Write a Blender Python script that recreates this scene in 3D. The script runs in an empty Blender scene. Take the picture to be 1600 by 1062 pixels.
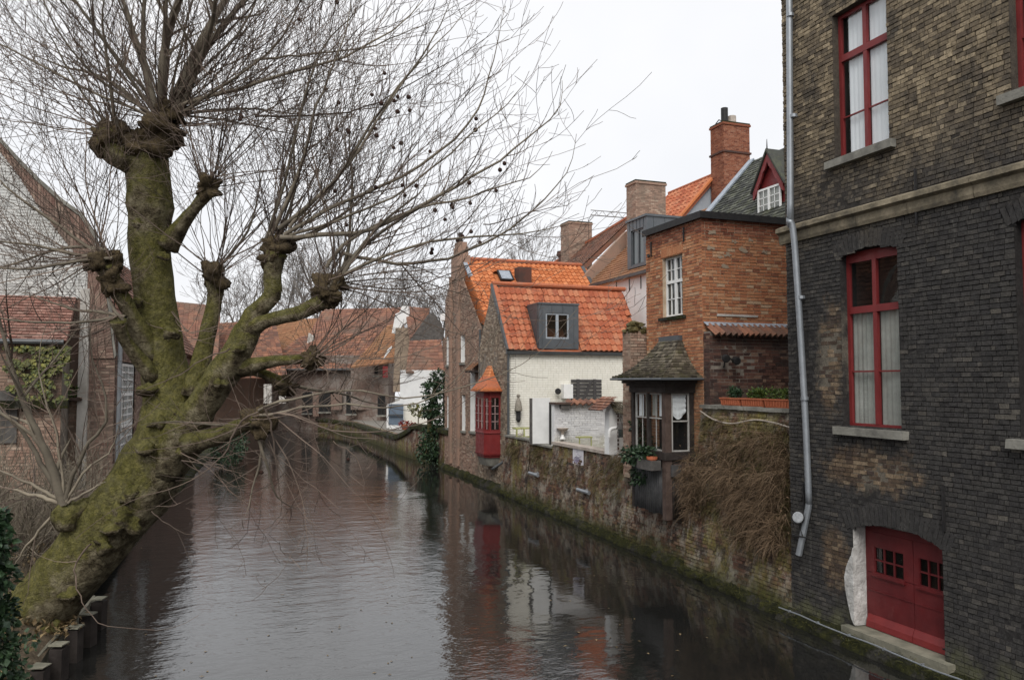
import bpy, math, random
from mathutils import Vector, Matrix, noise as mnoise
R = math.radians
rnd = random.Random(7)
scene = bpy.context.scene
COL = scene.collection
# ------------------------------------------------------------------ camera
FPX = 1244.0                                  # focal length in pixels of the 1600 px wide photograph
YAW, TILT, EYE = R(20.2), math.atan(66 / FPX), 4.5
cam_d = bpy.data.cameras.new('camera')
cam_d.sensor_width = 36.0
cam_d.lens = 36.0 * FPX / 1600
cam_d.clip_start, cam_d.clip_end = 0.1, 2000
cam = bpy.data.objects.new('camera', cam_d)
COL.objects.link(cam)
cam.location = (0, 0, EYE)
cam.rotation_euler = (R(90) + TILT, 0, -YAW)
scene.camera = cam
# ------------------------------------------------------------------ overcast sky
SUN_EL, SUN_AZ = R(46), R(207)                # azimuth clockwise from +Y
world = bpy.data.worlds.new('World')
scene.world = world
world.use_nodes = True
wn, wl = world.node_tree.nodes, world.node_tree.links
wn.clear()
sky = wn.new('ShaderNodeTexSky')
sky.sky_type = 'NISHITA'
sky.sun_disc = False
sky.sun_elevation, sky.sun_rotation = SUN_EL, SUN_AZ
sky.air_density, sky.dust_density, sky.ozone_density = 1.0, 4.0, 1.0
bg1 = wn.new('ShaderNodeBackground'); bg1.inputs['Strength'].default_value = 0.06
wl.new(sky.outputs[0], bg1.inputs['Color'])
tc = wn.new('ShaderNodeTexCoord')
nz = wn.new('ShaderNodeTexNoise'); nz.inputs['Scale'].default_value = 1.6; nz.inputs['Detail'].default_value = 5
wl.new(tc.outputs['Generated'], nz.inputs['Vector'])
cr = wn.new('ShaderNodeValToRGB')
cr.color_ramp.elements[0].position, cr.color_ramp.elements[0].color = 0.32, (0.765, 0.79, 0.835, 1)
cr.color_ramp.elements[1].position, cr.color_ramp.elements[1].color = 0.66, (0.925, 0.925, 0.94, 1)
wl.new(nz.outputs['Fac'], cr.inputs['Fac'])
bg2 = wn.new('ShaderNodeBackground'); bg2.inputs['Strength'].default_value = 0.75
wl.new(cr.outputs['Color'], bg2.inputs['Color'])
mx = wn.new('ShaderNodeMixShader'); mx.inputs[0].default_value = 0.93   # a closed cloud deck over the clear sky
wl.new(bg1.outputs[0], mx.inputs[1]); wl.new(bg2.outputs[0], mx.inputs[2])
wo = wn.new('ShaderNodeOutputWorld')
wl.new(mx.outputs[0], wo.inputs['Surface'])
sun_d = bpy.data.lights.new('sun', 'SUN')
sun_d.energy, sun_d.angle, sun_d.color = 1.5, R(35), (1.0, 0.97, 0.93)
sun = bpy.data.objects.new('sun', sun_d)
COL.objects.link(sun)
sdir = Vector((math.sin(SUN_AZ) * math.cos(SUN_EL), math.cos(SUN_AZ) * math.cos(SUN_EL), math.sin(SUN_EL)))
sun.rotation_euler = sdir.to_track_quat('Z', 'Y').to_euler()
sun.location = (0, -20, 40)
vs = scene.view_settings
vs.view_transform, vs.look, vs.exposure, vs.gamma = 'Standard', 'None', 0.62, 1.0
vs.use_curve_mapping = False
scene.cycles.use_denoising = True
scene.cycles.max_bounces = 6
scene.cycles.diffuse_bounces = 3
scene.cycles.glossy_bounces = 3
scene.cycles.transparent_max_bounces = 12
scene.cycles.caustics_reflective = scene.cycles.caustics_refractive = False

# ------------------------------------------------------------------ photograph pixel -> place
_f0 = Vector((math.sin(YAW), math.cos(YAW), 0)); _rt = Vector((math.cos(YAW), -math.sin(YAW), 0))
_fw = _f0 * math.cos(TILT) + Vector((0, 0, math.sin(TILT)))
_up = -_f0 * math.sin(TILT) + Vector((0, 0, math.cos(TILT)))
CAM = Vector((0, 0, EYE))
def ray(px, py): return _fw + _rt * ((px - 800) / FPX) + _up * ((531 - py) / FPX)
def on(px, py, ax, v):                        # where the sight line meets the plane axis = v
    d = ray(px, py); return CAM + d * ((v - CAM[ax]) / d[ax])
def at(px, py, w): return CAM + ray(px, py) * w
def pr(p):
    q = Vector(p) - CAM; w = q.dot(_fw)
    return (800 + FPX * q.dot(_rt) / w, 531 - FPX * q.dot(_up) / w, w) if w > 0.1 else (-9999, -9999, w)
def inframe(p, m=12):
    x, y, w = pr(p); return w > 0 and -m < x < 1600 + m and -m < y < 1062 + m

# ------------------------------------------------------------------ materials
class NT:
    def __init__(s, name):
        s.m = bpy.data.materials.new(name); s.m.use_nodes = True
        s.t = s.m.node_tree; s.n = s.t.nodes; s.l = s.t.links
        s.b = s.n['Principled BSDF']
        s.pos = s.n.new('ShaderNodeNewGeometry').outputs['Position']
    def put(s, sock, v):
        if hasattr(v, 'is_output'): s.l.new(v, sock)
        elif isinstance(v, (tuple, list)): sock.default_value = tuple(v) + ((1,) if len(v) == 3 and len(sock.default_value) == 4 else ())
        else: sock.default_value = v
    def noise(s, sc, det=4, rough=0.55, vec=None, stretch=None, dist=0.0):
        n = s.n.new('ShaderNodeTexNoise')
        v = vec or s.pos
        if stretch:
            mp = s.n.new('ShaderNodeVectorMath'); mp.operation = 'MULTIPLY'
            s.l.new(v, mp.inputs[0]); mp.inputs[1].default_value = stretch; v = mp.outputs[0]
        s.l.new(v, n.inputs['Vector'])
        n.inputs['Scale'].default_value = sc; n.inputs['Detail'].default_value = det
        n.inputs['Roughness'].default_value = rough; n.inputs['Distortion'].default_value = dist
        return n.outputs['Fac']
    def vor(s, sc, feat='F1', out='Distance'):
        n = s.n.new('ShaderNodeTexVoronoi'); n.feature = feat
        s.l.new(s.pos, n.inputs['Vector']); n.inputs['Scale'].default_value = sc
        return n.outputs[out]
    def attr(s, name='tint'):
        n = s.n.new('ShaderNodeAttribute'); n.attribute_name = name
        return n.outputs['Fac']
    def ramp(s, fac, stops):
        n = s.n.new('ShaderNodeValToRGB'); e = n.color_ramp.elements
        while len(e) < len(stops): e.new(0.5)
        for k, (p, c) in enumerate(stops):
            e[k].position = p
            e[k].color = tuple(c) + (1,) if isinstance(c, (tuple, list)) else (c, c, c, 1)
        s.put(n.inputs['Fac'], fac)
        return n.outputs['Color']
    def mix(s, f, a, b, mode='MIX'):
        n = s.n.new('ShaderNodeMix'); n.data_type = 'RGBA'; n.blend_type = mode
        s.put(n.inputs[0], f); s.put(n.inputs[6], a); s.put(n.inputs[7], b)
        return n.outputs[2]
    def math(s, op, a, b=0.0, c=None):
        n = s.n.new('ShaderNodeMath'); n.operation = op
        s.put(n.inputs[0], a); s.put(n.inputs[1], b)
        if c is not None: s.put(n.inputs[2], c)
        return n.outputs[0]
    def step(s, x, lo, hi):
        n = s.n.new('ShaderNodeMapRange'); n.interpolation_type = 'SMOOTHSTEP'
        s.put(n.inputs[0], x); n.inputs[1].default_value = lo; n.inputs[2].default_value = hi
        return n.outputs[0]
    def xyz(s, k, v=None):
        n = s.n.new('ShaderNodeSeparateXYZ'); s.l.new(v or s.pos, n.inputs[0]); return n.outputs[k]
    def nrm(s, k):
        n = s.n.new('ShaderNodeNewGeometry'); return s.xyz(k, n.outputs['Normal'])
    def bump(s, h, dist, strength=1.0):
        n = s.n.new('ShaderNodeBump'); n.inputs['Distance'].default_value = dist; n.inputs['Strength'].default_value = strength
        s.l.new(h, n.inputs['Height']); s.l.new(n.outputs[0], s.b.inputs['Normal'])
    def done(s, col, rough=0.85, spec=0.3, metal=0.0):
        s.put(s.b.inputs['Base Color'], col); s.put(s.b.inputs['Roughness'], rough)
        s.b.inputs['Specular IOR Level'].default_value = spec; s.b.inputs['Metallic'].default_value = metal
        return s.m
def simple(name, c0, c1, sc=3.0, rough=0.8, bs=20.0, bd=0.004, tint=0.0, spec=0.3, metal=0.0, det=5):
    t = NT(name)
    col = t.ramp(t.noise(sc, det, 0.65), [(0.3, c0), (0.72, c1)])
    if tint: col = t.mix(1.0, col, t.ramp(t.attr(), [(0, 1 - tint), (1, 1 + tint)]), 'MULTIPLY')
    if bd: t.bump(t.noise(bs, 4, 0.6), bd)
    return t.done(col, rough, spec, metal)
MT = {}
def brick_mat(name, stops, dirt=(0.05, 0.045, 0.04), damt=0.6, dsc=0.8, dlo=0.5, dhi=0.7, grain=40, extra=None, gamt=(0.6, 1.3)):
    t = NT(name)
    col = t.ramp(t.attr(), stops)
    col = t.mix(1.0, col, t.ramp(t.noise(grain, 4, 0.7), [(0.25, gamt[0]), (0.75, gamt[1])]), 'MULTIPLY')
    col = t.mix(t.math('MULTIPLY', t.step(t.noise(dsc, 6, 0.7), dlo, dhi), damt), col, dirt)
    if extra: col = extra(t, col)
    t.bump(t.noise(55, 5, 0.7), 0.008, 0.8)
    return t.done(col, 0.92, 0.15)
def dark_extra(mortar):
    def f(t, col):
        z = t.xyz(2)
        zz = t.math('ADD', z, t.math('MULTIPLY', t.math('SUBTRACT', t.noise(0.9, 5, 0.7), 0.5), 3.0))
        tint = t.attr()
        if mortar: lo, upc = (0.032, 0.030, 0.029), (0.078, 0.066, 0.052)
        else:
            lo = t.ramp(tint, [(0.0, (0.043, 0.041, 0.040)), (0.5, (0.054, 0.051, 0.048)), (0.85, (0.064, 0.060, 0.055)), (0.97, (0.080, 0.073, 0.065)), (1, (0.11, 0.10, 0.085))])
            upc = t.ramp(tint, [(0.0, (0.115, 0.094, 0.070)), (0.3, (0.165, 0.133, 0.093)), (0.7, (0.225, 0.18, 0.12)), (1, (0.34, 0.275, 0.185))])
        warm = t.ramp(tint, [(0, (0.07, 0.05, 0.04)), (0.5, (0.14, 0.095, 0.06)), (1, (0.27, 0.20, 0.13))]) if not mortar else (0.16, 0.14, 0.11)
        y = t.xyz(1)
        # old repairs in yellower brick: left of the lower window, below it, beside the door
        def patch(y0, z0, ry, rz):
            a = t.math('DIVIDE', t.math('SUBTRACT', y, y0), ry); b = t.math('DIVIDE', t.math('SUBTRACT', z, z0), rz)
            d = t.math('SQRT', t.math('ADD', t.math('MULTIPLY', a, a), t.math('MULTIPLY', b, b)))
            d = t.math('ADD', d, t.math('MULTIPLY', t.math('SUBTRACT', t.noise(2.6, 5, 0.75), 0.5), 2.0))
            return t.math('SUBTRACT', 1.0, t.step(d, 0.5, 1.15))
        m = t.math('MAXIMUM', patch(11.55, 4.9, 0.4, 1.1), t.math('MAXIMUM', patch(10.7, 3.0, 1.2, 0.42), patch(11.5, 1.35, 0.4, 0.6)))
        lo = t.mix(t.math('MULTIPLY', m, 0.85), lo, warm)
        soot = t.step(t.noise(1.5, 8, 0.78, stretch=(1, 1, 0.6)), 0.46, 0.64)
        upc = t.mix(t.math('MULTIPLY', soot, 0.75), upc, (0.05, 0.045, 0.04))
        c = t.mix(t.step(zz, 6.9, 9.3), lo, upc)
        strk = t.step(t.noise(3.0, 5, 0.7, stretch=(1, 1, 0.12)), 0.55, 0.72)
        c = t.mix(t.math('MULTIPLY', strk, 0.45), c, (0.035, 0.033, 0.031))
        run = t.step(t.noise(2.1, 5, 0.7, stretch=(1, 1, 0.16)), 0.62, 0.72)
        c = t.mix(t.math('MULTIPLY', run, 0.30), c, (0.20, 0.19, 0.17))
        salt = t.step(t.noise(5, 6, 0.8), 0.66, 0.74)
        c = t.mix(t.math('MULTIPLY', salt, 0.5), c, (0.33, 0.31, 0.27))
        c = t.mix(1.0, c, t.ramp(t.noise(38, 4, 0.75), [(0.25, 0.5), (0.75, 1.5)]), 'MULTIPLY')
        c = t.mix(1.0, c, t.ramp(t.noise(8, 6, 0.8), [(0.3, 0.6), (0.7, 1.4)]), 'MULTIPLY')
        gr = t.math('MULTIPLY', t.math('SUBTRACT', 1.0, t.step(z, 0.25, 0.75)), t.step(t.noise(2.5, 5, 0.7), 0.4, 0.65))
        return t.mix(t.math('MULTIPLY', gr, 0.7), c, (0.13, 0.13, 0.07))
    return f
MT['brick_dark'] = brick_mat('sooty_brick', [(0, 0.5), (1, 0.5)], damt=0.0, extra=dark_extra(False))
MT['mortar_dark'] = brick_mat('sooty_mortar', [(0, 0.1), (1, 0.1)], damt=0.0, extra=dark_extra(True))
OR = [(0, (0.25, 0.10, 0.06)), (0.15, (0.38, 0.15, 0.078)), (0.6, (0.46, 0.20, 0.10)), (0.88, (0.51, 0.26, 0.14)), (1, (0.50, 0.34, 0.22))]
def tower_x(t, col):
    z = t.xyz(2)
    top = t.step(t.math('ADD', z, t.math('MULTIPLY', t.noise(2, 3), 0.5)), 8.25, 8.5)
    col = t.mix(t.math('MULTIPLY', top, 0.75), col, t.ramp(t.attr(), [(0, (0.09, 0.025, 0.02)), (1, (0.22, 0.07, 0.045))]))
    low = t.math('SUBTRACT', 1.0, t.step(t.math('ADD', z, t.noise(1.2, 4)), 4.5, 6.3))
    return t.mix(t.math('MULTIPLY', low, 0.35), col, (0.30, 0.21, 0.13))
MT['brick_orange'] = brick_mat('orange_brick', OR, (0.26, 0.16, 0.095), 0.35, 1.3, 0.5, 0.72, extra=tower_x)
MT['mortar_tan'] = simple('tan_mortar', (0.34, 0.25, 0.17), (0.52, 0.42, 0.31), 4, 0.95, 40, 0.004)
MT['mortar_grey'] = simple('grey_mortar', (0.14, 0.12, 0.10), (0.28, 0.24, 0.20), 4, 0.95, 40, 0.004)
MT['brick_red'] = brick_mat('weathered_red_brick', [(0, (0.055, 0.032, 0.028)), (0.4, (0.10, 0.05, 0.04)), (0.8, (0.15, 0.075, 0.056)), (1, (0.22, 0.14, 0.10))], (0.06, 0.045, 0.04), 0.8, 1.0, 0.42, 0.62)
MT['brick_brown'] = brick_mat('brown_brick', [(0, (0.23, 0.155, 0.118)), (0.4, (0.32, 0.21, 0.158)), (0.8, (0.39, 0.265, 0.20)), (1, (0.46, 0.36, 0.28))], (0.20, 0.165, 0.13), 0.55, 0.9, 0.45, 0.65)
MT['brick_pink'] = brick_mat('pinkish_brick', [(0, (0.17, 0.10, 0.08)), (0.4, (0.23, 0.15, 0.12)), (0.8, (0.29, 0.195, 0.155)), (1, (0.35, 0.26, 0.20))], (0.16, 0.135, 0.11), 0.6, 0.9, 0.45, 0.65)
MT['brick_far'] = brick_mat('far_grey_brown_brick', [(0, (0.13, 0.09, 0.075)), (1, (0.22, 0.155, 0.125))], (0.30, 0.27, 0.24), 0.7, 0.5, 0.42, 0.62, grain=6)
MT['brick_pale'] = brick_mat('pale_rubble_brick', [(0, (0.17, 0.13, 0.10)), (0.4, (0.30, 0.23, 0.17)), (0.8, (0.40, 0.32, 0.24)), (1, (0.46, 0.40, 0.32))], (0.16, 0.14, 0.11), 0.6, 1.5, 0.45, 0.65)
def quay_x(t, col):
    z = t.xyz(2)
    n = t.noise(1.1, 6, 0.72)
    lime = t.step(t.noise(2.4, 8, 0.8, stretch=(1, 1, 0.8)), 0.47, 0.60)
    col = t.mix(t.math('MULTIPLY', lime, 0.65), col, (0.42, 0.38, 0.31))
    moss = t.step(t.noise(0.8, 6, 0.75, stretch=(1, 1, 0.6)), 0.48, 0.62)
    col = t.mix(t.math('MULTIPLY', moss, 0.75), col, t.ramp(t.noise(14, 4), [(0.3, (0.085, 0.07, 0.022)), (0.7, (0.31, 0.27, 0.085))]))
    wet = t.math('SUBTRACT', 1.0, t.step(t.math('ADD', z, t.math('MULTIPLY', n, 0.8)), 0.5, 1.1))
    return t.mix(t.math('MULTIPLY', wet, 0.85), col, t.ramp(t.noise(9, 5), [(0.35, (0.02, 0.022, 0.012)), (0.65, (0.07, 0.075, 0.02))]))
MT['brick_quay'] = brick_mat('canal_wall_brick', [(0, (0.055, 0.04, 0.034)), (0.4, (0.135, 0.072, 0.052)), (0.8, (0.20, 0.11, 0.076)), (1, (0.29, 0.22, 0.155))], (0.05, 0.045, 0.04), 0.7, 1.4, 0.45, 0.62, extra=quay_x)
MT['mortar_quay'] = brick_mat('canal_wall_mortar', [(0, (0.2, 0.17, 0.13)), (1, (0.2, 0.17, 0.13))], (0.07, 0.06, 0.05), 0.6, 1.4, 0.45, 0.62, extra=quay_x)
MT['brick_cream'] = brick_mat('cream_painted_brick', [(0, (0.79, 0.765, 0.68)), (1, (0.83, 0.81, 0.73))], (0.55, 0.52, 0.40), 0.25, 0.9, 0.5, 0.75, grain=6, gamt=(0.93, 1.04))
MT['mortar_cream'] = simple('cream_mortar', (0.60, 0.58, 0.50), (0.68, 0.66, 0.58), 5, 0.95, 40, 0.002)
def wash_x(t, col):
    low = t.math('SUBTRACT', 1.0, t.step(t.math('ADD', t.xyz(2), t.math('MULTIPLY', t.noise(3, 5), 0.6)), 2.55, 3.1))
    return t.mix(t.math('MULTIPLY', low, 0.6), col, (0.42, 0.40, 0.28))
MT['brick_white'] = brick_mat('whitewashed_brick', [(0, (0.62, 0.62, 0.63)), (1, (0.76, 0.76, 0.76))], (0.45, 0.45, 0.45), 0.4, 1.6, 0.45, 0.7, grain=9, extra=wash_x, gamt=(0.88, 1.08))
MT['limewash'] = simple('flaking_limewash', (0.30, 0.29, 0.27), (0.72, 0.71, 0.68), 4.5, 0.95, 14, 0.03, det=9)
MT['white_wall'] = simple('white_render', (0.68, 0.68, 0.67), (0.82, 0.82, 0.80), 1.5, 0.9, 12, 0.006)
MT['gable_white'] = brick_mat('gable_white_brick', [(0, (0.58, 0.58, 0.56)), (1, (0.74, 0.74, 0.71))], (0.42, 0.42, 0.39), 0.5, 0.8, 0.45, 0.7, grain=9, gamt=(0.85, 1.1))
MT['gable_mortar'] = simple('gable_joint', (0.42, 0.42, 0.40), (0.54, 0.54, 0.51), 3, 0.9, 20, 0.002)
MT['plaster_pale'] = simple('worn_pale_plaster', (0.36, 0.33, 0.29), (0.62, 0.60, 0.56), 2.5, 0.9, 15, 0.01)
def tile_mat(name, stops, dirt, damt, dsc=1.2):
    t = NT(name)
    col = t.ramp(t.attr(), stops)
    col = t.mix(1.0, col, t.ramp(t.noise(9, 5, 0.7), [(0.25, 0.72), (0.75, 1.22)]), 'MULTIPLY')
    col = t.mix(t.math('MULTIPLY', t.step(t.noise(dsc, 6, 0.75), 0.46, 0.68), damt), col, dirt)
    lich = t.step(t.noise(16, 5, 0.75), 0.63, 0.70)
    col = t.mix(t.math('MULTIPLY', lich, 0.4), col, (0.34, 0.29, 0.21))
    soot = t.step(t.noise(3.5, 7, 0.8), 0.56, 0.72)
    col = t.mix(t.math('MULTIPLY', soot, 0.55), col, (0.10, 0.065, 0.048))
    t.bump(t.noise(40, 4), 0.003)
    return t.done(col, 0.8, 0.25)
MT['tile_bright'] = tile_mat('bright_orange_tile', [(0, (0.42, 0.13, 0.045)), (0.5, (0.53, 0.175, 0.065)), (1, (0.60, 0.235, 0.10))], (0.40, 0.16, 0.07), 0.4)
MT['tile_red'] = tile_mat('red_pantile', [(0, (0.31, 0.085, 0.042)), (0.5, (0.42, 0.13, 0.062)), (1, (0.47, 0.19, 0.10))], (0.34, 0.18, 0.12), 0.5, 2.0)
MT['tile_pink'] = tile_mat('faded_pink_tile', [(0, (0.19, 0.095, 0.075)), (0.5, (0.27, 0.135, 0.105)), (1, (0.34, 0.20, 0.16))], (0.17, 0.12, 0.10), 0.5, 1.0)
MT['tile_old'] = tile_mat('old_brown_tile', [(0, (0.12, 0.065, 0.05)), (0.5, (0.22, 0.10, 0.065)), (1, (0.30, 0.14, 0.085))], (0.13, 0.10, 0.075), 0.6)
MT['tile_far'] = tile_mat('far_red_tile', [(0, (0.16, 0.08, 0.058)), (0.5, (0.22, 0.105, 0.072)), (1, (0.28, 0.14, 0.09))], (0.14, 0.105, 0.08), 0.85, 0.3)
MT['tile_rust'] = tile_mat('rust_orange_tile', [(0, (0.23, 0.11, 0.058)), (1, (0.31, 0.155, 0.08))], (0.18, 0.12, 0.07), 0.7, 0.6)
MT['tile_moss'] = tile_mat('mossy_shingle', [(0, (0.045, 0.037, 0.027)), (0.5, (0.095, 0.08, 0.058)), (1, (0.18, 0.155, 0.115))], (0.09, 0.085, 0.032), 0.6, 3.0)
MT['slate'] = tile_mat('lichen_slate', [(0, (0.03, 0.032, 0.03)), (0.5, (0.06, 0.062, 0.055)), (1, (0.13, 0.135, 0.11))], (0.12, 0.13, 0.07), 0.5, 2.0)
MT['zinc'] = simple('zinc_sheet', (0.085, 0.095, 0.105), (0.125, 0.135, 0.145), 2, 0.45, 8, 0.001, spec=0.5, metal=0.3)
MT['lead'] = simple('lead_flashing', (0.20, 0.23, 0.27), (0.38, 0.42, 0.47), 8, 0.5, 12, 0.01, spec=0.5)
MT['pipe_zinc'] = simple('zinc_pipe', (0.24, 0.26, 0.28), (0.34, 0.36, 0.38), 3, 0.42, 20, 0.001, spec=0.5, metal=0.5)
MT['gutter'] = simple('dark_gutter', (0.05, 0.055, 0.058), (0.085, 0.09, 0.092), 3, 0.5, 20, 0.001, spec=0.5)
MT['red_paint'] = simple('dark_red_paint', (0.155, 0.017, 0.018), (0.215, 0.027, 0.026), 4, 0.42, 60, 0.0012, spec=0.45)
def worn(name, c0, c1, pale, amt):
    t = NT(name)
    col = t.ramp(t.noise(2.5, 6, 0.7), [(0.3, c0), (0.7, c1)])
    col = t.mix(t.math('MULTIPLY', t.step(t.noise(7, 8, 0.8, stretch=(1, 1, 0.35)), 0.56, 0.7), amt), col, pale)
    col = t.mix(t.math('MULTIPLY', t.step(t.noise(5, 8, 0.8, stretch=(1, 1, 0.3)), 0.58, 0.72), 0.55), col, (0.03, 0.012, 0.012))
    t.bump(t.noise(50, 5, 0.7), 0.003)
    return t.done(col, t.ramp(t.noise(6, 4), [(0.3, 0.35), (0.7, 0.65)]), 0.4)
MT['red_door'] = worn('faded_red_door', (0.085, 0.010, 0.012), (0.145, 0.018, 0.019), (0.22, 0.06, 0.055), 0.5)
MT['red_paint'] = worn('dark_red_paint', (0.15, 0.017, 0.018), (0.21, 0.027, 0.026), (0.28, 0.08, 0.07), 0.3)
MT['red_door_old'] = simple('faded_red_door_paint', (0.085, 0.010, 0.012), (0.150, 0.018, 0.019), 2.2, 0.45, 60, 0.0015, spec=0.45)
MT['bar_pink'] = simple('pale_glazing_bar', (0.42, 0.27, 0.26), (0.52, 0.36, 0.34), 6, 0.6, 30, 0.0)
MT['white_paint'] = simple('white_paint', (0.72, 0.72, 0.70), (0.82, 0.82, 0.80), 4, 0.5, 40, 0.001)
MT['grey_paint'] = simple('grey_paint', (0.30, 0.33, 0.36), (0.36, 0.39, 0.42), 4, 0.5, 40, 0.001)
MT['blue_paint'] = simple('slate_blue_paint', (0.12, 0.16, 0.21), (0.16, 0.205, 0.26), 3, 0.6, 30, 0.001)
MT['dark_wood'] = simple('blackened_timber', (0.018, 0.014, 0.012), (0.055, 0.045, 0.04), 5, 0.75, 25, 0.006)
MT['brown_wood'] = simple('weathered_brown_timber', (0.055, 0.035, 0.028), (0.12, 0.085, 0.07), 5, 0.8, 25, 0.008)
MT['slat_wood'] = simple('charcoal_slat', (0.045, 0.042, 0.042), (0.075, 0.07, 0.068), 5, 0.7, 25, 0.003)
MT['grey_wood'] = simple('silvered_board', (0.06, 0.056, 0.052), (0.14, 0.13, 0.12), 5, 0.85, 30, 0.004)
MT['corrugated'] = simple('grey_corrugated_sheet', (0.045, 0.045, 0.047), (0.10, 0.10, 0.10), 4, 0.55, 30, 0.001, spec=0.4)
MT['iron'] = simple('black_iron', (0.012, 0.012, 0.013), (0.03, 0.028, 0.027), 8, 0.6, 40, 0.002)
MT['stone'] = simple('grey_stone', (0.13, 0.125, 0.11), (0.30, 0.29, 0.25), 3.5, 0.9, 25, 0.01)
MT['stone_pale'] = simple('pale_coping_stone', (0.30, 0.25, 0.21), (0.52, 0.46, 0.40), 4, 0.9, 25, 0.006)
def band(t_name):
    t = NT(t_name)
    col = t.ramp(t.noise(2.2, 6, 0.7), [(0.3, (0.07, 0.065, 0.055)), (0.5, (0.20, 0.17, 0.12)), (0.72, (0.40, 0.34, 0.24))])
    t.bump(t.noise(25, 4), 0.01)
    return t.done(col, 0.9, 0.15)
MT['stone_band'] = band('stained_sandstone')
def moss_m():
    t = NT('wet_moss')
    col = t.ramp(t.noise(4, 8, 0.8), [(0.34, (0.010, 0.010, 0.007)), (0.48, (0.024, 0.026, 0.009)), (0.60, (0.055, 0.056, 0.015)), (0.72, (0.115, 0.105, 0.032))])
    col = t.mix(t.step(t.noise(1.6, 5, 0.7), 0.5, 0.62), col, t.ramp(t.noise(20, 5), [(0.3, (0.022, 0.021, 0.019)), (0.7, (0.085, 0.08, 0.066))]))
    t.bump(t.noise(26, 7, 0.75), 0.09)
    return t.done(col, 0.9, 0.2)
MT['moss'] = moss_m()
MT['terracotta'] = simple('terracotta', (0.36, 0.10, 0.045), (0.47, 0.15, 0.075), 4, 0.75, 40, 0.001)
MT['soil'] = simple('soil', (0.025, 0.018, 0.012), (0.06, 0.045, 0.03), 9, 0.95, 30, 0.02)
MT['earth'] = simple('leaf_litter_ground', (0.055, 0.042, 0.028), (0.17, 0.13, 0.085), 5, 0.95, 15, 0.05)
MT['paving'] = simple('yard_paving', (0.15, 0.14, 0.12), (0.26, 0.24, 0.21), 3, 0.9, 15, 0.01)
MT['concrete'] = simple('mossy_concrete', (0.12, 0.12, 0.09), (0.28, 0.26, 0.20), 3, 0.9, 20, 0.01)
MT['patch'] = simple('cement_patch', (0.27, 0.205, 0.145), (0.34, 0.27, 0.20), 6, 0.95, 30, 0.004)
MT['curtain'] = simple('white_net_curtain', (0.80, 0.82, 0.84), (0.88, 0.89, 0.90), 3, 0.9, 10, 0.0)
MT['curtain_grey'] = simple('grey_net_curtain', (0.28, 0.28, 0.25), (0.44, 0.44, 0.40), 3, 0.9, 10, 0.0)
MT['room'] = simple('unlit_room', (0.012, 0.012, 0.012), (0.03, 0.028, 0.026), 1.0, 0.9, 10, 0.0)
MT['lamp_glass'] = simple('lamp_lens', (0.22, 0.23, 0.24), (0.42, 0.43, 0.44), 12, 0.15, 30, 0.003, spec=0.6)
MT['paper'] = simple('sign_board_white', (0.58, 0.56, 0.60), (0.74, 0.72, 0.74), 5, 0.7, 20, 0.001)
MT['ink'] = simple('sign_ink', (0.16, 0.14, 0.24), (0.30, 0.26, 0.36), 20, 0.8, 20, 0.0)
MT['green_paint'] = simple('weathered_green_yellow_paint', (0.28, 0.28, 0.10), (0.45, 0.46, 0.22), 8, 0.8, 30, 0.003)
MT['wicker'] = simple('grey_wicker', (0.16, 0.14, 0.11), (0.36, 0.33, 0.28), 18, 0.9, 60, 0.01)
MT['red_leaf'] = simple('red_leaves', (0.16, 0.02, 0.016), (0.30, 0.045, 0.03), 6, 0.7, 20, 0.0, tint=0.4)
def leaf_mat(name, c0, c1, sp=0.35):
    t = NT(name)
    col = t.mix(t.attr(), c0, c1)
    col = t.mix(1.0, col, t.ramp(t.noise(3, 3), [(0.3, 0.7), (0.7, 1.25)]), 'MULTIPLY')
    return t.done(col, 0.5, sp)
MT['moss_blade'] = leaf_mat('moss_blade', (0.02, 0.024, 0.008), (0.11, 0.105, 0.03), 0.2)
MT['ivy'] = leaf_mat('ivy_leaf', (0.010, 0.026, 0.012), (0.045, 0.085, 0.035), 0.4)
MT['ivy_yellow'] = leaf_mat('autumn_ivy_leaf', (0.05, 0.065, 0.014), (0.20, 0.19, 0.04))
MT['herb'] = leaf_mat('herb_leaf', (0.025, 0.06, 0.014), (0.13, 0.17, 0.035))
MT['dead'] = leaf_mat('withered_creeper', (0.065, 0.044, 0.027), (0.225, 0.155, 0.098), 0.1)
MT['dead_olive'] = leaf_mat('olive_hanging_weed', (0.05, 0.042, 0.018), (0.165, 0.138, 0.062), 0.1)
MT['litter'] = leaf_mat('fallen_leaf', (0.09, 0.06, 0.03), (0.26, 0.19, 0.10), 0.2)
def glass(name, tintc, f0):
    m = bpy.data.materials.new(name); m.use_nodes = True
    n, l = m.node_tree.nodes, m.node_tree.links; n.clear()
    tr = n.new('ShaderNodeBsdfTransparent'); tr.inputs[0].default_value = tintc + (1,)
    gl = n.new('ShaderNodeBsdfGlossy'); gl.inputs['Roughness'].default_value = 0.02
    lw = n.new('ShaderNodeLayerWeight'); lw.inputs[0].default_value = 0.5
    pw = n.new('ShaderNodeMath'); pw.operation = 'POWER'; l.new(lw.outputs['Facing'], pw.inputs[0]); pw.inputs[1].default_value = 4.0
    ad = n.new('ShaderNodeMath'); ad.operation = 'MULTIPLY_ADD'; ad.use_clamp = True
    l.new(pw.outputs[0], ad.inputs[0]); ad.inputs[1].default_value = 0.9; ad.inputs[2].default_value = 0.04 + f0
    mxs = n.new('ShaderNodeMixShader'); l.new(ad.outputs[0], mxs.inputs[0])
    l.new(tr.outputs[0], mxs.inputs[1]); l.new(gl.outputs[0], mxs.inputs[2])
    o = n.new('ShaderNodeOutputMaterial'); l.new(mxs.outputs[0], o.inputs[0])
    return m
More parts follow.
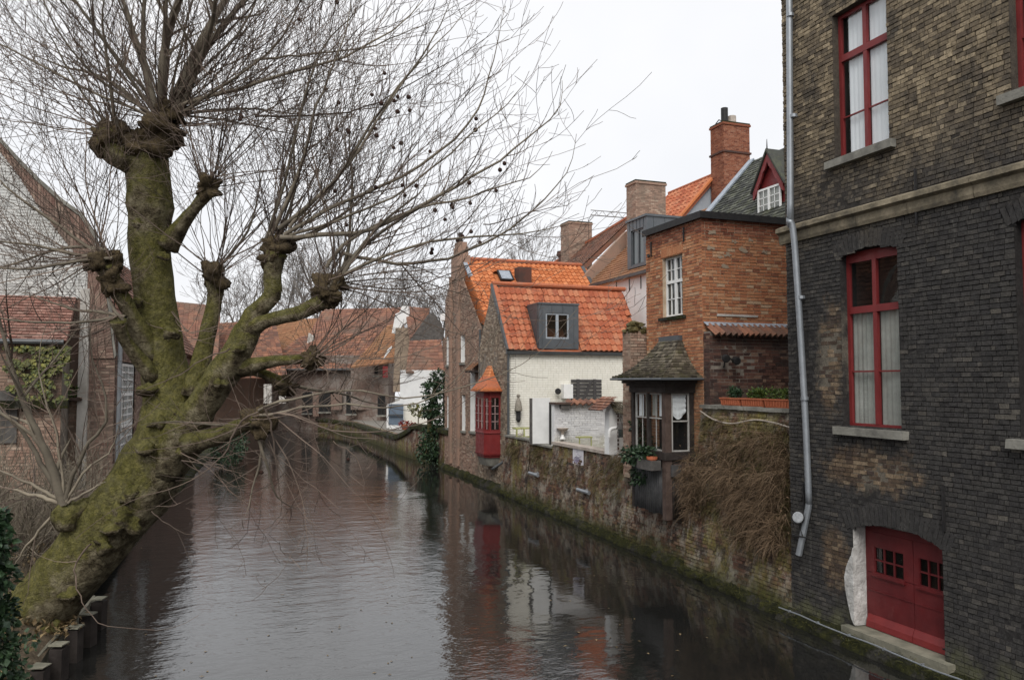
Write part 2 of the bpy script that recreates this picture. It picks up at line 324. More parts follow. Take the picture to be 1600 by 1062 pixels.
MT['off_white'] = simple('grubby_white_paint', (0.30, 0.29, 0.27), (0.50, 0.49, 0.46), 6, 0.6, 30, 0.001)
MT['glass'] = glass('window_glass', (0.95, 0.97, 0.97), 0.03)
MT['glass_dark'] = glass('dim_window_glass', (0.35, 0.38, 0.38), 0.05)
def bark():
    t = NT('plane_bark')
    base = t.ramp(t.noise(5, 8, 0.78), [(0.36, (0.030, 0.022, 0.014)), (0.48, (0.12, 0.098, 0.06)), (0.62, (0.27, 0.235, 0.155))])
    crack = t.step(t.math('ADD', t.vor(7, 'DISTANCE_TO_EDGE'), t.math('MULTIPLY', t.noise(9, 5, 0.7), 0.10)), 0.04, 0.10)
    base = t.mix(t.math('MULTIPLY', t.math('SUBTRACT', 1.0, crack), t.math('MULTIPLY', t.step(t.noise(2.0, 3), 0.45, 0.65), 0.7)), base, (0.03, 0.022, 0.014))
    flake = t.math('MULTIPLY', t.step(t.noise(5.5, 3, 0.5), 0.58, 0.66), 0.5)
    base = t.mix(flake, base, (0.24, 0.21, 0.13))
    up = t.step(t.math('ADD', t.nrm(2), t.math('MULTIPLY', t.noise(2.6, 8, 0.8), 1.5)), 0.46, 0.86)
    moss = t.ramp(t.noise(11, 8, 0.8), [(0.34, (0.035, 0.036, 0.010)), (0.52, (0.115, 0.11, 0.026)), (0.70, (0.23, 0.205, 0.055))])
    col = t.mix(t.math('MULTIPLY', up, 0.75), base, moss)
    h = t.math('ADD', t.noise(9, 6, 0.7), t.math('MULTIPLY', t.noise(34, 4, 0.6), 0.4))
    t.bump(t.math('ADD', h, t.math('MULTIPLY', crack, 0.10)), 0.08, 1.0)
    return t.done(col, 0.92, 0.15)
MT['bark'] = bark()
MT['knob'] = simple('pollard_knob_bark', (0.028, 0.020, 0.012), (0.12, 0.088, 0.045), 6, 0.95, 14, 0.07)
MT['limb'] = simple('grey_shoot_bark', (0.10, 0.083, 0.063), (0.25, 0.215, 0.16), 2.5, 0.85, 30, 0.003, tint=0.35)
MT['twig'] = simple('red_brown_twig', (0.065, 0.048, 0.038), (0.16, 0.12, 0.093), 1.2, 0.85, 30, 0.0, tint=0.45)
MT['seed'] = simple('seed_ball', (0.03, 0.016, 0.012), (0.06, 0.03, 0.022), 30, 0.95, 120, 0.006)
MT['far_twig'] = simple('far_twig', (0.115, 0.10, 0.09), (0.19, 0.175, 0.16), 0.6, 0.9, 30, 0.0)
# ------------------------------------------------------------------ mesh helpers
POS = {}
Z = Vector((0, 0, 1))
class Fr:                                     # a wall or roof plane: u along, v up, n outwards
    def __init__(s, O, U, V=(0, 0, 1)):
        s.O, s.U, s.V = Vector(O), Vector(U).normalized(), Vector(V).normalized()
        s.N = s.U.cross(s.V).normalized()
    def p(s, u, v, n=0.0): return s.O + s.U * u + s.V * v + s.N * n
    def sub(s, u, v, n=0.0): return Fr(s.p(u, v, n), s.U, s.V)
class MB:
    def __init__(s): s.v, s.f, s.t = [], [], []
    def add(s, vs, fs, tint=0.5):
        k = len(s.v); s.v.extend(vs); s.t.extend([tint] * len(vs))
        s.f.extend([tuple(i + k for i in f) for f in fs]); return s
    def quad(s, a, b, c, d, tint=0.5): return s.add([a, b, c, d], [(0, 1, 2, 3)], tint)
    def box(s, fr, u0, u1, v0, v1, n0, n1, tint=0.5, jit=0.0):
        vs = [fr.p(u, v, n) for n in (n0, n1) for v in (v0, v1) for u in (u0, u1)]
        if jit: vs = [p + Vector((rnd.uniform(-jit, jit), rnd.uniform(-jit, jit), rnd.uniform(-jit, jit))) for p in vs]
        return s.add(vs, [(0, 2, 3, 1), (4, 5, 7, 6), (0, 1, 5, 4), (2, 6, 7, 3), (0, 4, 6, 2), (1, 3, 7, 5)], tint)
    def wbox(s, a, b, tint=0.5): return s.box(Fr((0, 0, 0), (1, 0, 0)), a[0], b[0], a[2], b[2], -b[1], -a[1], tint)
    def prism(s, fr, pts, n0, n1, tint=0.5):
        k = len(pts)
        vs = [fr.p(u, v, n0) for u, v in pts] + [fr.p(u, v, n1) for u, v in pts]
        fs = [tuple(range(k - 1, -1, -1)), tuple(range(k, 2 * k))] + [(i, (i + 1) % k, (i + 1) % k + k, i + k) for i in range(k)]
        return s.add(vs, fs, tint)
    def tube(s, pts, rad, n=6, tint=0.5, cap=True, wob=0.0):
        pts = [Vector(p) for p in pts]; m = len(pts)
        if not hasattr(rad, '__len__'): rad = [rad] * m
        vs, fs = [], []
        ref = None
        for i, p in enumerate(pts):
            d = (pts[min(i + 1, m - 1)] - pts[max(i - 1, 0)])
            d = d.normalized() if d.length > 1e-6 else Z
            if ref is None: ref = Vector((0, 0, 1)) if abs(d.z) < 0.9 else Vector((1, 0, 0))
            a = (ref - d * ref.dot(d))
            a = a.normalized() if a.length > 1e-6 else d.orthogonal().normalized()
            ref = a; b = d.cross(a)
            for j in range(n):
                q = 2 * math.pi * j / n; r = rad[i]
                pt = p + (a * math.cos(q) + b * math.sin(q)) * r
                if wob:
                    g = mnoise.fractal(pt * 1.6, 0.9, 2.1, 4) * wob * r + mnoise.noise(pt * 6) * wob * 0.22 * r
                    pt = p + (pt - p) * (1 + g / max(r, 1e-6))
                vs.append(pt)
        for i in range(m - 1):
            for j in range(n):
                fs.append((i * n + j, i * n + (j + 1) % n, (i + 1) * n + (j + 1) % n, (i + 1) * n + j))
        if cap and n > 2: fs += [tuple(range(n - 1, -1, -1)), tuple(range((m - 1) * n, m * n))]
        return s.add(vs, fs, tint)
    def lathe(s, c, prof, n=12, ax=None, tint=0.5):    # prof: (radius, height)
        ax = Vector(ax or (0, 0, 1)).normalized(); a = ax.orthogonal().normalized(); b = ax.cross(a); c = Vector(c)
        vs = [c + ax * h + (a * math.cos(2 * math.pi * j / n) + b * math.sin(2 * math.pi * j / n)) * r for r, h in prof for j in range(n)]
        fs = [(i * n + j, i * n + (j + 1) % n, (i + 1) * n + (j + 1) % n, (i + 1) * n + j) for i in range(len(prof) - 1) for j in range(n)]
        fs += [tuple(range(n - 1, -1, -1)), tuple(range((len(prof) - 1) * n, len(prof) * n))]
        return s.add(vs, fs, tint)
    def ball(s, c, r, n=8, m=6, sq=1.0, tint=0.5, lump=0.0):
        c = Vector(c); vs = []
        for i in range(m + 1):
            th = math.pi * i / m
            for j in range(n):
                ph = 2 * math.pi * j / n
                d = Vector((math.sin(th) * math.cos(ph), math.sin(th) * math.sin(ph), math.cos(th) * sq))
                k = r
                if lump: k = r * (1 + lump * mnoise.fractal((c + d * r) * (1.1 / r) , 0.8, 2.2, 4))
                vs.append(c + d * k)
        fs = [(i * n + j, (i + 1) * n + j, (i + 1) * n + (j + 1) % n, i * n + (j + 1) % n) for i in range(m) for j in range(n)]
        return s.add(vs, fs, tint)
    def leaf(s, p, d, up, L, W, tint):          # folded leaf of four triangles
        d = d.normalized(); sd = d.cross(up)
        sd = sd.normalized() if sd.length > 1e-5 else d.orthogonal().normalized()
        nn = sd.cross(d)
        a = p; m1 = p + d * L * 0.45 + sd * W * 0.5 + nn * W * 0.15; m2 = p + d * L * 0.45 - sd * W * 0.5 + nn * W * 0.15
        mid = p + d * L * 0.5; e = p + d * L - nn * L * 0.12
        return s.add([a, m1, e, m2, mid], [(0, 1, 4), (1, 2, 4), (2, 3, 4), (3, 0, 4)], tint)
    def blade(s, pts, w, side, tint):
        k = len(s.v); m = len(pts)
        for i, p in enumerate(pts):
            ww = w * (1 - 0.8 * i / (m - 1)) * 0.5
            s.v += [p - side * ww, p + side * ww]; s.t += [tint, tint]
        for i in range(m - 1): s.f.append((k + 2 * i, k + 2 * i + 1, k + 2 * i + 3, k + 2 * i + 2))
        return s
    def build(s, name, mat, parent=None, smooth=False, stuff=False, **kw):
        lo = [min(p[i] for p in s.v) for i in range(3)]; hi = [max(p[i] for p in s.v) for i in range(3)]
        c = Vector(((lo[0] + hi[0]) / 2, (lo[1] + hi[1]) / 2, lo[2]))
        me = bpy.data.meshes.new(name)
        me.from_pydata([(p[0] - c[0], p[1] - c[1], p[2] - c[2]) for p in s.v], [], s.f)
        at_ = me.attributes.new('tint', 'FLOAT', 'POINT')
        at_.data.foreach_set('value', s.t)
        if smooth: me.shade_smooth()
        me.materials.append(MT[mat])
        o = bpy.data.objects.new(name, me); COL.objects.link(o)
        POS[o] = c
        if parent: o.parent = parent; o.location = c - POS[parent]
        else: o.location = c
        if stuff: o['kind'] = 'stuff'
        tag(o, **kw)
        return o
def tag(o, label=None, cat=None, group=None, kind=None):
    if label: o['label'] = label
    if cat: o['category'] = cat
    if group: o['group'] = group
    if kind: o['kind'] = kind
    return o
def thing(name, loc, label, cat, group=None):
    o = bpy.data.objects.new(name, None); COL.objects.link(o)
    o.empty_display_size = 0.3
    o.location = loc; POS[o] = Vector(loc)
    return tag(o, label, cat, group)
def piece(name, me, mtx, parent):              # one object of a shared mesh
    o = bpy.data.objects.new(name, me); COL.objects.link(o)
    o.parent = parent
    m = mtx.copy(); m.translation = m.translation - POS[parent]
    o.matrix_basis = m; POS[o] = mtx.translation.copy()
    return o
def fmtx(fr, c, su=1, sv=1, sn=1):             # local x,y,z = u,n... as u, v, n
    m = Matrix.Identity(4)
    for k, (ax, sc) in enumerate(((fr.U, su), (fr.V, sv), (fr.N, sn))):
        for r in range(3): m[r][k] = ax[r] * sc
    m.translation = c; return m
_var = {}
def brick_variants(mat):
    if mat not in _var:
        out = []
        for i in range(20):
            mb = MB(); mb.box(Fr((0, 0, 0), (1, 0, 0), (0, 1, 0)), -0.5, 0.5, -0.5, 0.5, -0.5, 0.5, i / 19, jit=0.0)
            j = [Vector((rnd.uniform(-0.025, 0.02), rnd.uniform(-0.07, 0.05), rnd.uniform(-0.08, 0.08))) for _ in range(8)]
            me = bpy.data.meshes.new('brick'); me.from_pydata([tuple(p + q) for p, q in zip(mb.v, j)], [], mb.f)
            a = me.attributes.new('tint', 'FLOAT', 'POINT'); a.data.foreach_set('value', mb.t)
            me.materials.append(MT[mat]); out.append(me)
        _var[mat] = out
    return _var[mat]
def cuts(u0, u1, holes, v):
    iv = [(u0, u1)]
    for h in holes:
        a, b, c, d = h[:4]; rise = h[4] if len(h) > 4 else 0
        if not (c <= v < d): continue
        if rise and v > d - rise:
            k = math.sqrt(max(0.0, 1 - ((v - (d - rise)) / rise) ** 2)); m = (a + b) / 2
            a, b = m - (b - a) / 2 * k, m + (b - a) / 2 * k
        nx = []
        for x, y in iv:
            if b <= x or a >= y: nx.append((x, y)); continue
            if a > x: nx.append((x, a))
            if b < y: nx.append((b, y))
        iv = nx
    return [i for i in iv if i[1] - i[0] > 0.015]
def brickwork(parent, fr, W, v0, v1, mat, mortar, holes=(), bl=0.215, bh=0.068, j=0.012, single=300, proud=0.007, wob=0.0, clip=None, thick=0.0, tintp=1.0, jit=0.0035):
    course = bh + j; back = MB(); cand = []; k = 0; v = v0
    while v < v1 - 0.02:
        top = min(v + course, v1)
        a0, a1 = clip(v + course / 2) if clip else (0.0, W)
        for x, y in cuts(a0, a1, holes, v + course / 2):
            back.quad(fr.p(x, v, -0.012), fr.p(y, v, -0.012), fr.p(y, top, -0.012), fr.p(x, top, -0.012))
            full = bl if k % 2 == 0 else bl / 2
            u = x - (0 if abs(x - a0) > 1e-6 else 0.0) - rnd.choice((0.0, 0.3)) * 0
            first = True
            while u < y - 0.01:
                L = (bl / 2 if (k % 2 and first) else (bl if rnd.random() > 0.22 else bl / 2)) + rnd.uniform(-0.008, 0.008)
                e = min(u + L, y)
                if y - e < 0.05: e = y
                cand.append((u + j / 2, e - j / 2, v + j / 2, min(v + course - j / 2, v1), min(1, max(0, rnd.random() ** tintp))))
                u = e; first = False
        v += course; k += 1
    back.build('mortar', mortar, parent)
    if thick: pass
    def score(c):
        p = fr.p((c[0] + c[1]) / 2, (c[2] + c[3]) / 2); x, y, w = pr(p)
        return -w + (c[1] - c[0]) * 4 if (0 < x < 1600 and 0 < y < 1062 and w > 0) else -999
    order = sorted(cand, key=score, reverse=True) if single else cand
    one = [c for c in order[:single] if score(c) > -900] if single else []
    ids = set(id(c) for c in one)
    mes = brick_variants(mat)
    def pn(c):
        uu, vv = (c[0] + c[1]) / 2, (c[2] + c[3]) / 2
        return rnd.uniform(-0.3, 1) * proud + wob * mnoise.noise(Vector((uu * 0.7, vv * 0.7, 3.1)))
    for c in one:
        n1 = pn(c); n0 = -0.03
        ctr = fr.p((c[0] + c[1]) / 2, (c[2] + c[3]) / 2, (n0 + n1) / 2)
        piece('brick', mes[int(c[4] * 19.99)], fmtx(fr, ctr, c[1] - c[0], c[3] - c[2], n1 - n0), parent)
    rest = MB()
    for c in order:
        if id(c) in ids: continue
        rest.box(fr, c[0], c[1], c[2], c[3], -0.03, pn(c), c[4], jit=jit)
    if rest.v: rest.build('brickwork', mat, parent, stuff=True)
def voussoirs(parent, fr, u0, u1, vspring, rise, h, mat, n=None, nn=0.006):
    # a segmental arch of bricks on edge
    half = (u1 - u0) / 2; rad = (half * half + rise * rise) / (2 * rise); cv = vspring + rise - rad; cu = (u0 + u1) / 2
    a = math.asin(min(1, half / rad)); n = n or max(5, int(2 * a * rad / 0.085)); mes = brick_variants(mat)
    for i in range(n):
        q = -a + 2 * a * (i + 0.5) / n
        d = (fr.U * math.sin(q) + fr.V * math.cos(q)); t = (fr.U * math.cos(q) - fr.V * math.sin(q))
        c = fr.p(cu, cv) + d * (rad + h / 2) + fr.N * (nn / 2 - 0.02)
        f2 = Fr(c, t, d)
        piece('arch_brick', mes[rnd.randrange(0, 12)], fmtx(f2, c, 2 * a * rad / n - 0.008, h, 0.05 + nn), parent)
# ------------------------------------------------------------------ roof tiles
_tv = {}
def pantile(mat, tw, tl):
    key = (mat, round(tw, 3), round(tl, 3))
    if key not in _tv:
        out = []
        for q in range(12):
            mb = MB(); n = 6; fr = Fr((0, 0, 0), (1, 0, 0), (0, 1, 0))
            def h(s): return 0.046 * math.sin(2 * math.pi * (s - 0.28)) * (1.0 if s > 0.28 else 0.8)
            us = [i / n for i in range(n + 1)]
            vs = [Vector((tw * (s - 0.5) * 1.06, -tl * 0.5, h(s) + 0.042)) for s in us] + [Vector((tw * (s - 0.5) * 1.06, tl * 0.62, h(s))) for s in us]
            vs += [Vector((p.x, p.y + 0.004, p.z - 0.05)) for p in vs[:n + 1]]
            fs = [(i, i + 1, n + 2 + i, n + 1 + i) for i in range(n)] + [(2 * n + 2 + i, 2 * n + 3 + i, i + 1, i) for i in range(n)]
            jz = rnd.uniform(-0.006, 0.006)
            me = bpy.data.meshes.new('roof_tile'); me.from_pydata([(p.x + rnd.uniform(-0.002, 0.002), p.y + jz, p.z) for p in vs], [], fs)
            a = me.attributes.new('tint', 'FLOAT', 'POINT'); a.data.foreach_set('value', [q / 11] * len(vs))
            me.materials.append(MT[mat]); out.append(me)
        _tv[key] = out
    return _tv[key]
def pantile_roof(parent, fr, W, L, mat, tw, tl, keep, xr=None):
    # keep(point) -> 'one' | 'mass' | None
    mes = pantile(mat, tw, tl); rest = MB(); nr = int(L / tl); nc = int((W + 1.2) / tw)
    for r_ in range(nr):
        for c_ in range(nc):
            u, v = (c_ + 0.5) * tw, (r_ + 0.5) * tl
            if u > (xr(v) if xr else W): continue
            p = fr.p(u, v, 0.03); k = keep(u, v, p)
            if not k: continue
            me = mes[rnd.randrange(12)]; m = fmtx(fr, p)
            if k == 'one': piece('roof_tile', me, m @ Matrix.Rotation(rnd.uniform(-0.012, 0.012), 4, 'Z'), parent)
            else: rest.add([m @ vv.co for vv in me.vertices], [tuple(pp.vertices) for pp in me.polygons], me.attributes['tint'].data[0].value)
    if rest.v: rest.build('roof_tiles', mat, parent, stuff=True)
def plain_tiles(parent, fr, rows, mat, tw, tl, name='roof_tiles', th=0.018, sag=0.0):
    # rows: function v -> (u0, u1) or None ; one mass of small flat tiles
    mb = MB(); v = 0.0; k = 0
    while True:
        r_ = rows(v + tl * 0.5)
        if r_ is None: break
        u = r_[0] + (tw * 0.5 if k % 2 else 0) - tw * 0.5 * (k % 2)
        u -= tw * 0.5 * (k % 2)
        while u < r_[1] - 0.02:
            a, b = max(u, r_[0]), min(u + tw - 0.006, r_[1])
            if b - a > 0.03:
                dn = sag * math.sin(u * 1.3) + rnd.uniform(-0.006, 0.006); tt = rnd.random()
                p = [fr.p(a, v, 0.012 + th * 1.6 + dn), fr.p(b, v, 0.012 + th * 1.6 + dn + rnd.uniform(-0.005, 0.005)), fr.p(b, v + tl * 1.25, 0.006 + dn), fr.p(a, v + tl * 1.25, 0.006 + dn)]
                q = [fr.p(a, v, th * 0.5 + dn - 0.01), fr.p(b, v, th * 0.5 + dn - 0.01)]
                mb.add(p + q, [(0, 1, 2, 3), (4, 5, 1, 0)], tt)
            u += tw
        v += tl; k += 1
    return mb.build(name, mat, parent, stuff=True)
# ------------------------------------------------------------------ windows
def window(parent, fr, w, h, rec=0.12, ft=0.07, us=(), vs_=(), bars=(), mat='red_paint', barmat=None, gl='glass', name='window', depth=0.06, curtain=None, reveal=None, sill=None, room=True, arch=0.0, label=None, roomd=0.5):
    """fr: frame whose origin is the lower-left corner of the opening on the wall face. us/vs_: (position,width) of mullions/transoms; bars: thin (u0,u1,v0,v1)"""
    mb = MB(); n1, n0 = -rec, -rec - depth
    mb.box(fr, 0, ft, 0, h, n0, n1); mb.box(fr, w - ft, w, 0, h, n0, n1)
    mb.box(fr, ft, w - ft, 0, ft, n0, n1 - 0.003); mb.box(fr, ft, w - ft, h - ft - arch, h, n0, n1 - 0.003)
    for u, t in us: mb.box(fr, u - t / 2, u + t / 2, ft, h - ft - arch, n0, n1 + 0.006)
    for v, t in vs_: mb.box(fr, ft, w - ft, v - t / 2, v + t / 2, n0, n1 + 0.010)
    o = mb.build(name, mat, parent, label=label)
    if bars:
        g = MB()
        for a, b, c, d in bars: g.box(fr, a, b, c, d, n0 + 0.02, n1 - 0.008)
        g.build('glazing_bar', barmat or mat, o, stuff=len(bars) > 6)
    ue = [ft] + [q for u, t in us for q in (u - t / 2, u + t / 2)] + [w - ft]
    ve = [ft] + [q for v, t in vs_ for q in (v - t / 2, v + t / 2)] + [h - ft - arch]
    for i in range(0, len(ue), 2):
        for k in range(0, len(ve), 2):
            mb = MB(); nn = n0 + depth * 0.35
            tl_ = [rnd.uniform(-0.002, 0.002) for _ in range(4)]
            mb.quad(fr.p(ue[i], ve[k], nn + tl_[0]), fr.p(ue[i + 1], ve[k], nn + tl_[1]), fr.p(ue[i + 1], ve[k + 1], nn + tl_[2]), fr.p(ue[i], ve[k + 1], nn + tl_[3]))
            mb.build('pane', gl, o)
    if reveal:
        mb = MB()
        mb.quad(fr.p(0, 0, 0), fr.p(0, h, 0), fr.p(0, h, n0), fr.p(0, 0, n0)); mb.quad(fr.p(w, 0, n0), fr.p(w, h, n0), fr.p(w, h, 0), fr.p(w, 0, 0))
        mb.quad(fr.p(0, h, 0), fr.p(w, h, 0), fr.p(w, h, n0), fr.p(0, h, n0)); mb.quad(fr.p(0, 0, n0), fr.p(w, 0, n0), fr.p(w, 0, 0), fr.p(0, 0, 0))
        mb.build('reveal', reveal, o)
    if room:
        mb = MB(); a, b, c, d = -0.0, w, 0, h; m0 = n0 - 0.004; m1 = n0 - roomd
        for q in ([(a, c, m1), (b, c, m1), (b, d, m1), (a, d, m1)], [(a, c, m0), (a, d, m0), (a, d, m1), (a, c, m1)], [(b, c, m1), (b, d, m1), (b, d, m0), (b, c, m0)],
                  [(a, d, m0), (b, d, m0), (b, d, m1), (a, d, m1)], [(a, c, m1), (b, c, m1), (b, c, m0), (a, c, m0)]):
            mb.quad(*[fr.p(*t) for t in q])
        mb.build('dark_interior', 'room', o)
    if curtain:
        for (u0, u1, v0, v1, cm, amp) in curtain:
            mb = MB(); nseg = max(6, int((u1 - u0) / 0.03)); vs2 = []
            for i in range(nseg + 1):
                u = u0 + (u1 - u0) * i / nseg; dn = amp * math.sin(i * 1.9) + amp * 0.6 * math.sin(i * 0.7 + 1)
                vs2 += [fr.p(u, v0, n0 - 0.012 - amp * 1.7 + dn), fr.p(u, v1, n0 - 0.012 - amp * 1.7 + dn * 0.6)]
            mb.add(vs2, [(2 * i, 2 * i + 2, 2 * i + 3, 2 * i + 1) for i in range(nseg)])
            mb.build('curtain', cm, o, smooth=True)
    if sill:
        sm, su, sh, sp = sill
        mb = MB(); mb.box(fr, -su, w + su, -sh, -0.003, n1 + 0.01, sp, jit=0.006)
        mb.build('sill', sm, o)
    return o
def grid_bars(u0, u1, v0, v1, nu, nv, t=0.02):
    out = [(u0 + (u1 - u0) * i / nu - t / 2, u0 + (u1 - u0) * i / nu + t / 2, v0, v1) for i in range(1, nu)]
    return out + [(u0, u1, v0 + (v1 - v0) * k / nv - t / 2, v0 + (v1 - v0) * k / nv + t / 2) for k in range(1, nv)]
# ------------------------------------------------------------------ growth
def rv(s=1.0): return Vector((rnd.uniform(-s, s), rnd.uniform(-s, s), rnd.uniform(-s, s)))
def spline(pts, n):
    pts = [Vector(p) for p in pts]; out = []; m = len(pts)
    for i in range(n + 1):
        t = i / n * (m - 1); k = min(int(t), m - 2); f = t - k
        p0, p1, p2, p3 = pts[max(k - 1, 0)], pts[k], pts[k + 1], pts[min(k + 2, m - 1)]
        out.append(0.5 * ((2 * p1) + (p2 - p0) * f + (2 * p0 - 5 * p1 + 4 * p2 - p3) * f * f + (3 * p1 - p0 - 3 * p2 + p3) * f ** 3))
    return out
def leaves_blob(mb, c, rx, ry, rz, n, L, up=Z, hang=0.0, shell=0.55):
    c = Vector(c)
    for _ in range(n):
        d = rv().normalized(); k = shell + (1 - shell) * rnd.random()
        p = c + Vector((d.x * rx * k, d.y * ry * k, d.z * rz * k))
        dd = (d + rv(0.7) - Z * hang)
        l = L * rnd.uniform(0.6, 1.3)
        mb.leaf(p, dd, rv() + Z * 0.6, l, l * rnd.uniform(0.6, 0.9), rnd.random())
def tuft(mb, p, out, n, L, w, droop=1.0, spread=0.6):
    for _ in range(n):
        d = (out + rv(spread)).normalized(); l = L * rnd.uniform(0.45, 1.2); q = Vector(p) + rv(0.05); pts = [q]
        for i in range(4):
            q = q + d * (l / 4); pts.append(q); d = (d + Vector((0, 0, -0.42 * droop)) + rv(0.14)).normalized()
        side = (pts[-1] - pts[0]).cross(rv()).normalized()
        mb.blade(pts, w, side, rnd.random())
CW = (0, -1, 0)                               # along a canal-facing wall of the right bank, left to right as seen from the water
FX = (1, 0, 0)                                # along a wall that faces the viewer
# ------------------------------------------------------------------ setting
def water_mat():
    t = NT('canal_water')
    open_ = t.math('SUBTRACT', 1.0, t.step(t.math('ADD', t.xyz(0), t.math('MULTIPLY', t.math('SUBTRACT', t.noise(0.22, 4, 0.6, dist=0.6), 0.5), 9.0)), 4.0, 8.5))
    cal = t.math('ADD', 0.08, t.math('MULTIPLY', open_, 0.42))
    h1 = t.noise(2.6, 3, 0.55, stretch=(0.75, 1.25, 1)); h2 = t.noise(9.0, 3, 0.6, stretch=(0.7, 1.3, 1)); h3 = t.noise(0.55, 2, 0.5)
    h = t.math('ADD', t.math('MULTIPLY', h1, 0.030), t.math('ADD', t.math('MULTIPLY', h2, 0.011), t.math('MULTIPLY', h3, 0.05)))
    h = t.math('MULTIPLY', h, cal)
    t.bump(h, 1.0, 0.8)
    t.b.inputs['IOR'].default_value = 1.75
    m = t.done((0.013, 0.013, 0.012), 0.02, 0.5)
    return m
MT['water'] = water_mat()
wmb = MB()
wmb.quad(Vector((-90, -30, 0)), Vector((90, -30, 0)), Vector((90, 140, 0)), Vector((-90, 140, 0)))
wmb.build('water', 'water', kind='structure')
def block(name, x0, x1, y0, y1, z0, z1, mat, parent=None, **kw):
    return MB().wbox((x0, y0, z0), (x1, y1, z1)).build(name, mat, parent, **kw)
block('ground', 11.3, 60, 30.9, 41.0, -1, 1.9, 'paving', kind='structure')
block('far_ground', 11.6, 90, 41.0, 170, -1, 1.02, 'paving', kind='structure')
block('bend_ground', -40, 11.59, 82, 170, -1, 0.9, 'paving', kind='structure')
block('yard_ground', 11.25, 40, 16.9, 30.9, -1, 1.95, 'paving', kind='structure')
block('terrace_ground', 11.2, 40, 12.9, 16.9, -1, 3.86, 'paving', kind='structure')
gmb = MB()                                    # earth bank on the left, falling to the revetment
nx, ny = 14, 30
for i in range(nx + 1):
    for k in range(ny + 1):
        x = -2.35 - 40 * (i / nx) ** 2; y = -2 + 100 * (k / ny)
        zz = 0.42 + 0.75 * min(1, i / 6) + 0.12 * mnoise.noise(Vector((x, y, 0)))
        gmb.v.append(Vector((x, y, zz))); gmb.t.append(0.5)
for i in range(nx):
    for k in range(ny):
        a = i * (ny + 1) + k; gmb.f.append((a, a + 1, a + ny + 2, a + ny + 1))
gmb.build('earth_bank', 'earth', smooth=True, kind='structure')
def ledge(parent, y0, y1, xo, xi, ztop, mat='moss', name='mossy_footing', amp=0.07, x1=None):
    # uneven mossy footing along the waterline, outer edge xo -> inner edge xi
    mb = MB(); n = int(abs(y1 - y0) / 0.07); prof = [(0.0, -0.5), (0.0, 0.1), (0.05, 0.3), (0.14, 0.5), (0.26, 0.66), (0.45, 0.8), (0.7, 0.92), (1.0, 1.0)]
    m = len(prof)
    for i in range(n + 1):
        t = i / n; y = y0 + (y1 - y0) * t; o = xo + ((x1 if x1 is not None else xo) - xo) * t
        for a, h in prof:
            p = Vector((o + (xi - o) * a, y, ztop * h))
            g = mnoise.fractal(p * 2.2, 0.7, 2.2, 6) * amp + mnoise.noise(p * 9) * amp * 0.3
            mb.v.append(p + Vector((-g * (1 - a), 0, g * (0.6 if h > 0.3 else 0)))); mb.t.append(rnd.random())
    for i in range(n):
        for k in range(m - 1): a = i * m + k; mb.f.append((a, a + 1, a + m + 1, a + m))
    o = mb.build(name, mat, parent, smooth=True)
    gm = MB()
    for _ in range(int(abs(y1 - y0) * (34 if y0 < 21 else 12))):
        t = rnd.random(); p = Vector(mb.v[int(t * n) * m + rnd.choice((3, 4, 5, 6))]); tuft(gm, p - Z * 0.01, Z * 0.8 + Vector((-0.5, 0, 0)), 6, rnd.uniform(0.04, 0.11), 0.010, 0.9, 0.8)
    gm.build('moss_tufts', 'moss_blade', o, stuff=True)
    return o
# ------------------------------------------------------------------ dark brick building
DX, DY = 10.4, 12.7
B = thing('brick_building', (DX + 3, 9, 0), 'tall soot-black brick building with red windows and door above the water', 'building')
D = Fr((DX, DY, 0), CW)
holes = [(1.44, 2.72, 3.72, 6.80, 0.12), (1.37, 2.62, 8.50, 11.18), (4.77, 5.95, 3.72, 6.80, 0.12), (4.80, 6.0, 8.55, 11.3), (1.61, 3.43, 0.14, 2.12, 0.20), (0, 8.4, 7.2, 7.5)]
brickwork(B, D, 8.4, 0.0, 13.3, 'brick_dark', 'mortar_dark', holes, proud=0.012, wob=0.03, tintp=1.15, bl=0.165, j=0.013, bh=0.062)
block('side_wall', DX + 0.013, 19, DY - 0.2, DY, 0, 13.3, 'mortar_dark', B)
block('rear_wall', DX + 1.3, 19, 2.0, DY - 0.21, 0, 13.3, 'mortar_dark', B)
block('street_end_wall', DX, 11.6, 2.0, DY - 8.4, 0, 13.3, 'mortar_dark', B)
# quoin bricks that turn the corner
S = Fr((DX, DY, 0), (-1, 0, 0))
for zz in range(0, 160): pass
# string course in weathered sandstone blocks
for i, (u0, u1) in enumerate(((-0.12, 0.75), (0.76, 1.9), (1.91, 3.0), (3.01, 4.2), (4.21, 6.2), (6.21, 8.4))):
    mb = MB(); mb.prism(Fr(D.p(u0, 0), D.N, Z), [(-0.05, 7.20), (0.05, 7.20), (0.07, 7.26), (0.07, 7.38), (0.15, 7.42), (0.15, 7.50), (0.0, 7.56), (-0.05, 7.56)], 0, -(u1 - u0) if False else 0.0001)
    mb = MB(); f2 = Fr(D.p(u0, 0), D.N, Z)     # its normal runs along the wall
    L = (u1 - u0) * (1 if f2.N.dot(D.U) > 0 else -1)
    mb.prism(f2, [(-0.05, 7.20), (0.05, 7.20), (0.07, 7.26), (0.07, 7.38), (0.15, 7.42), (0.15, 7.50), (0.0, 7.56), (-0.05, 7.56)], 0, L)
    mb.build('string_course_stone', 'stone_band', B)
voussoirs(B, D, 1.34, 2.82, 6.68, 0.14, 0.30, 'brick_dark')
voussoirs(B, D, 4.67, 6.05, 6.68, 0.14, 0.30, 'brick_dark')
voussoirs(B, D, 1.48, 3.56, 1.92, 0.22, 0.32, 'brick_dark')
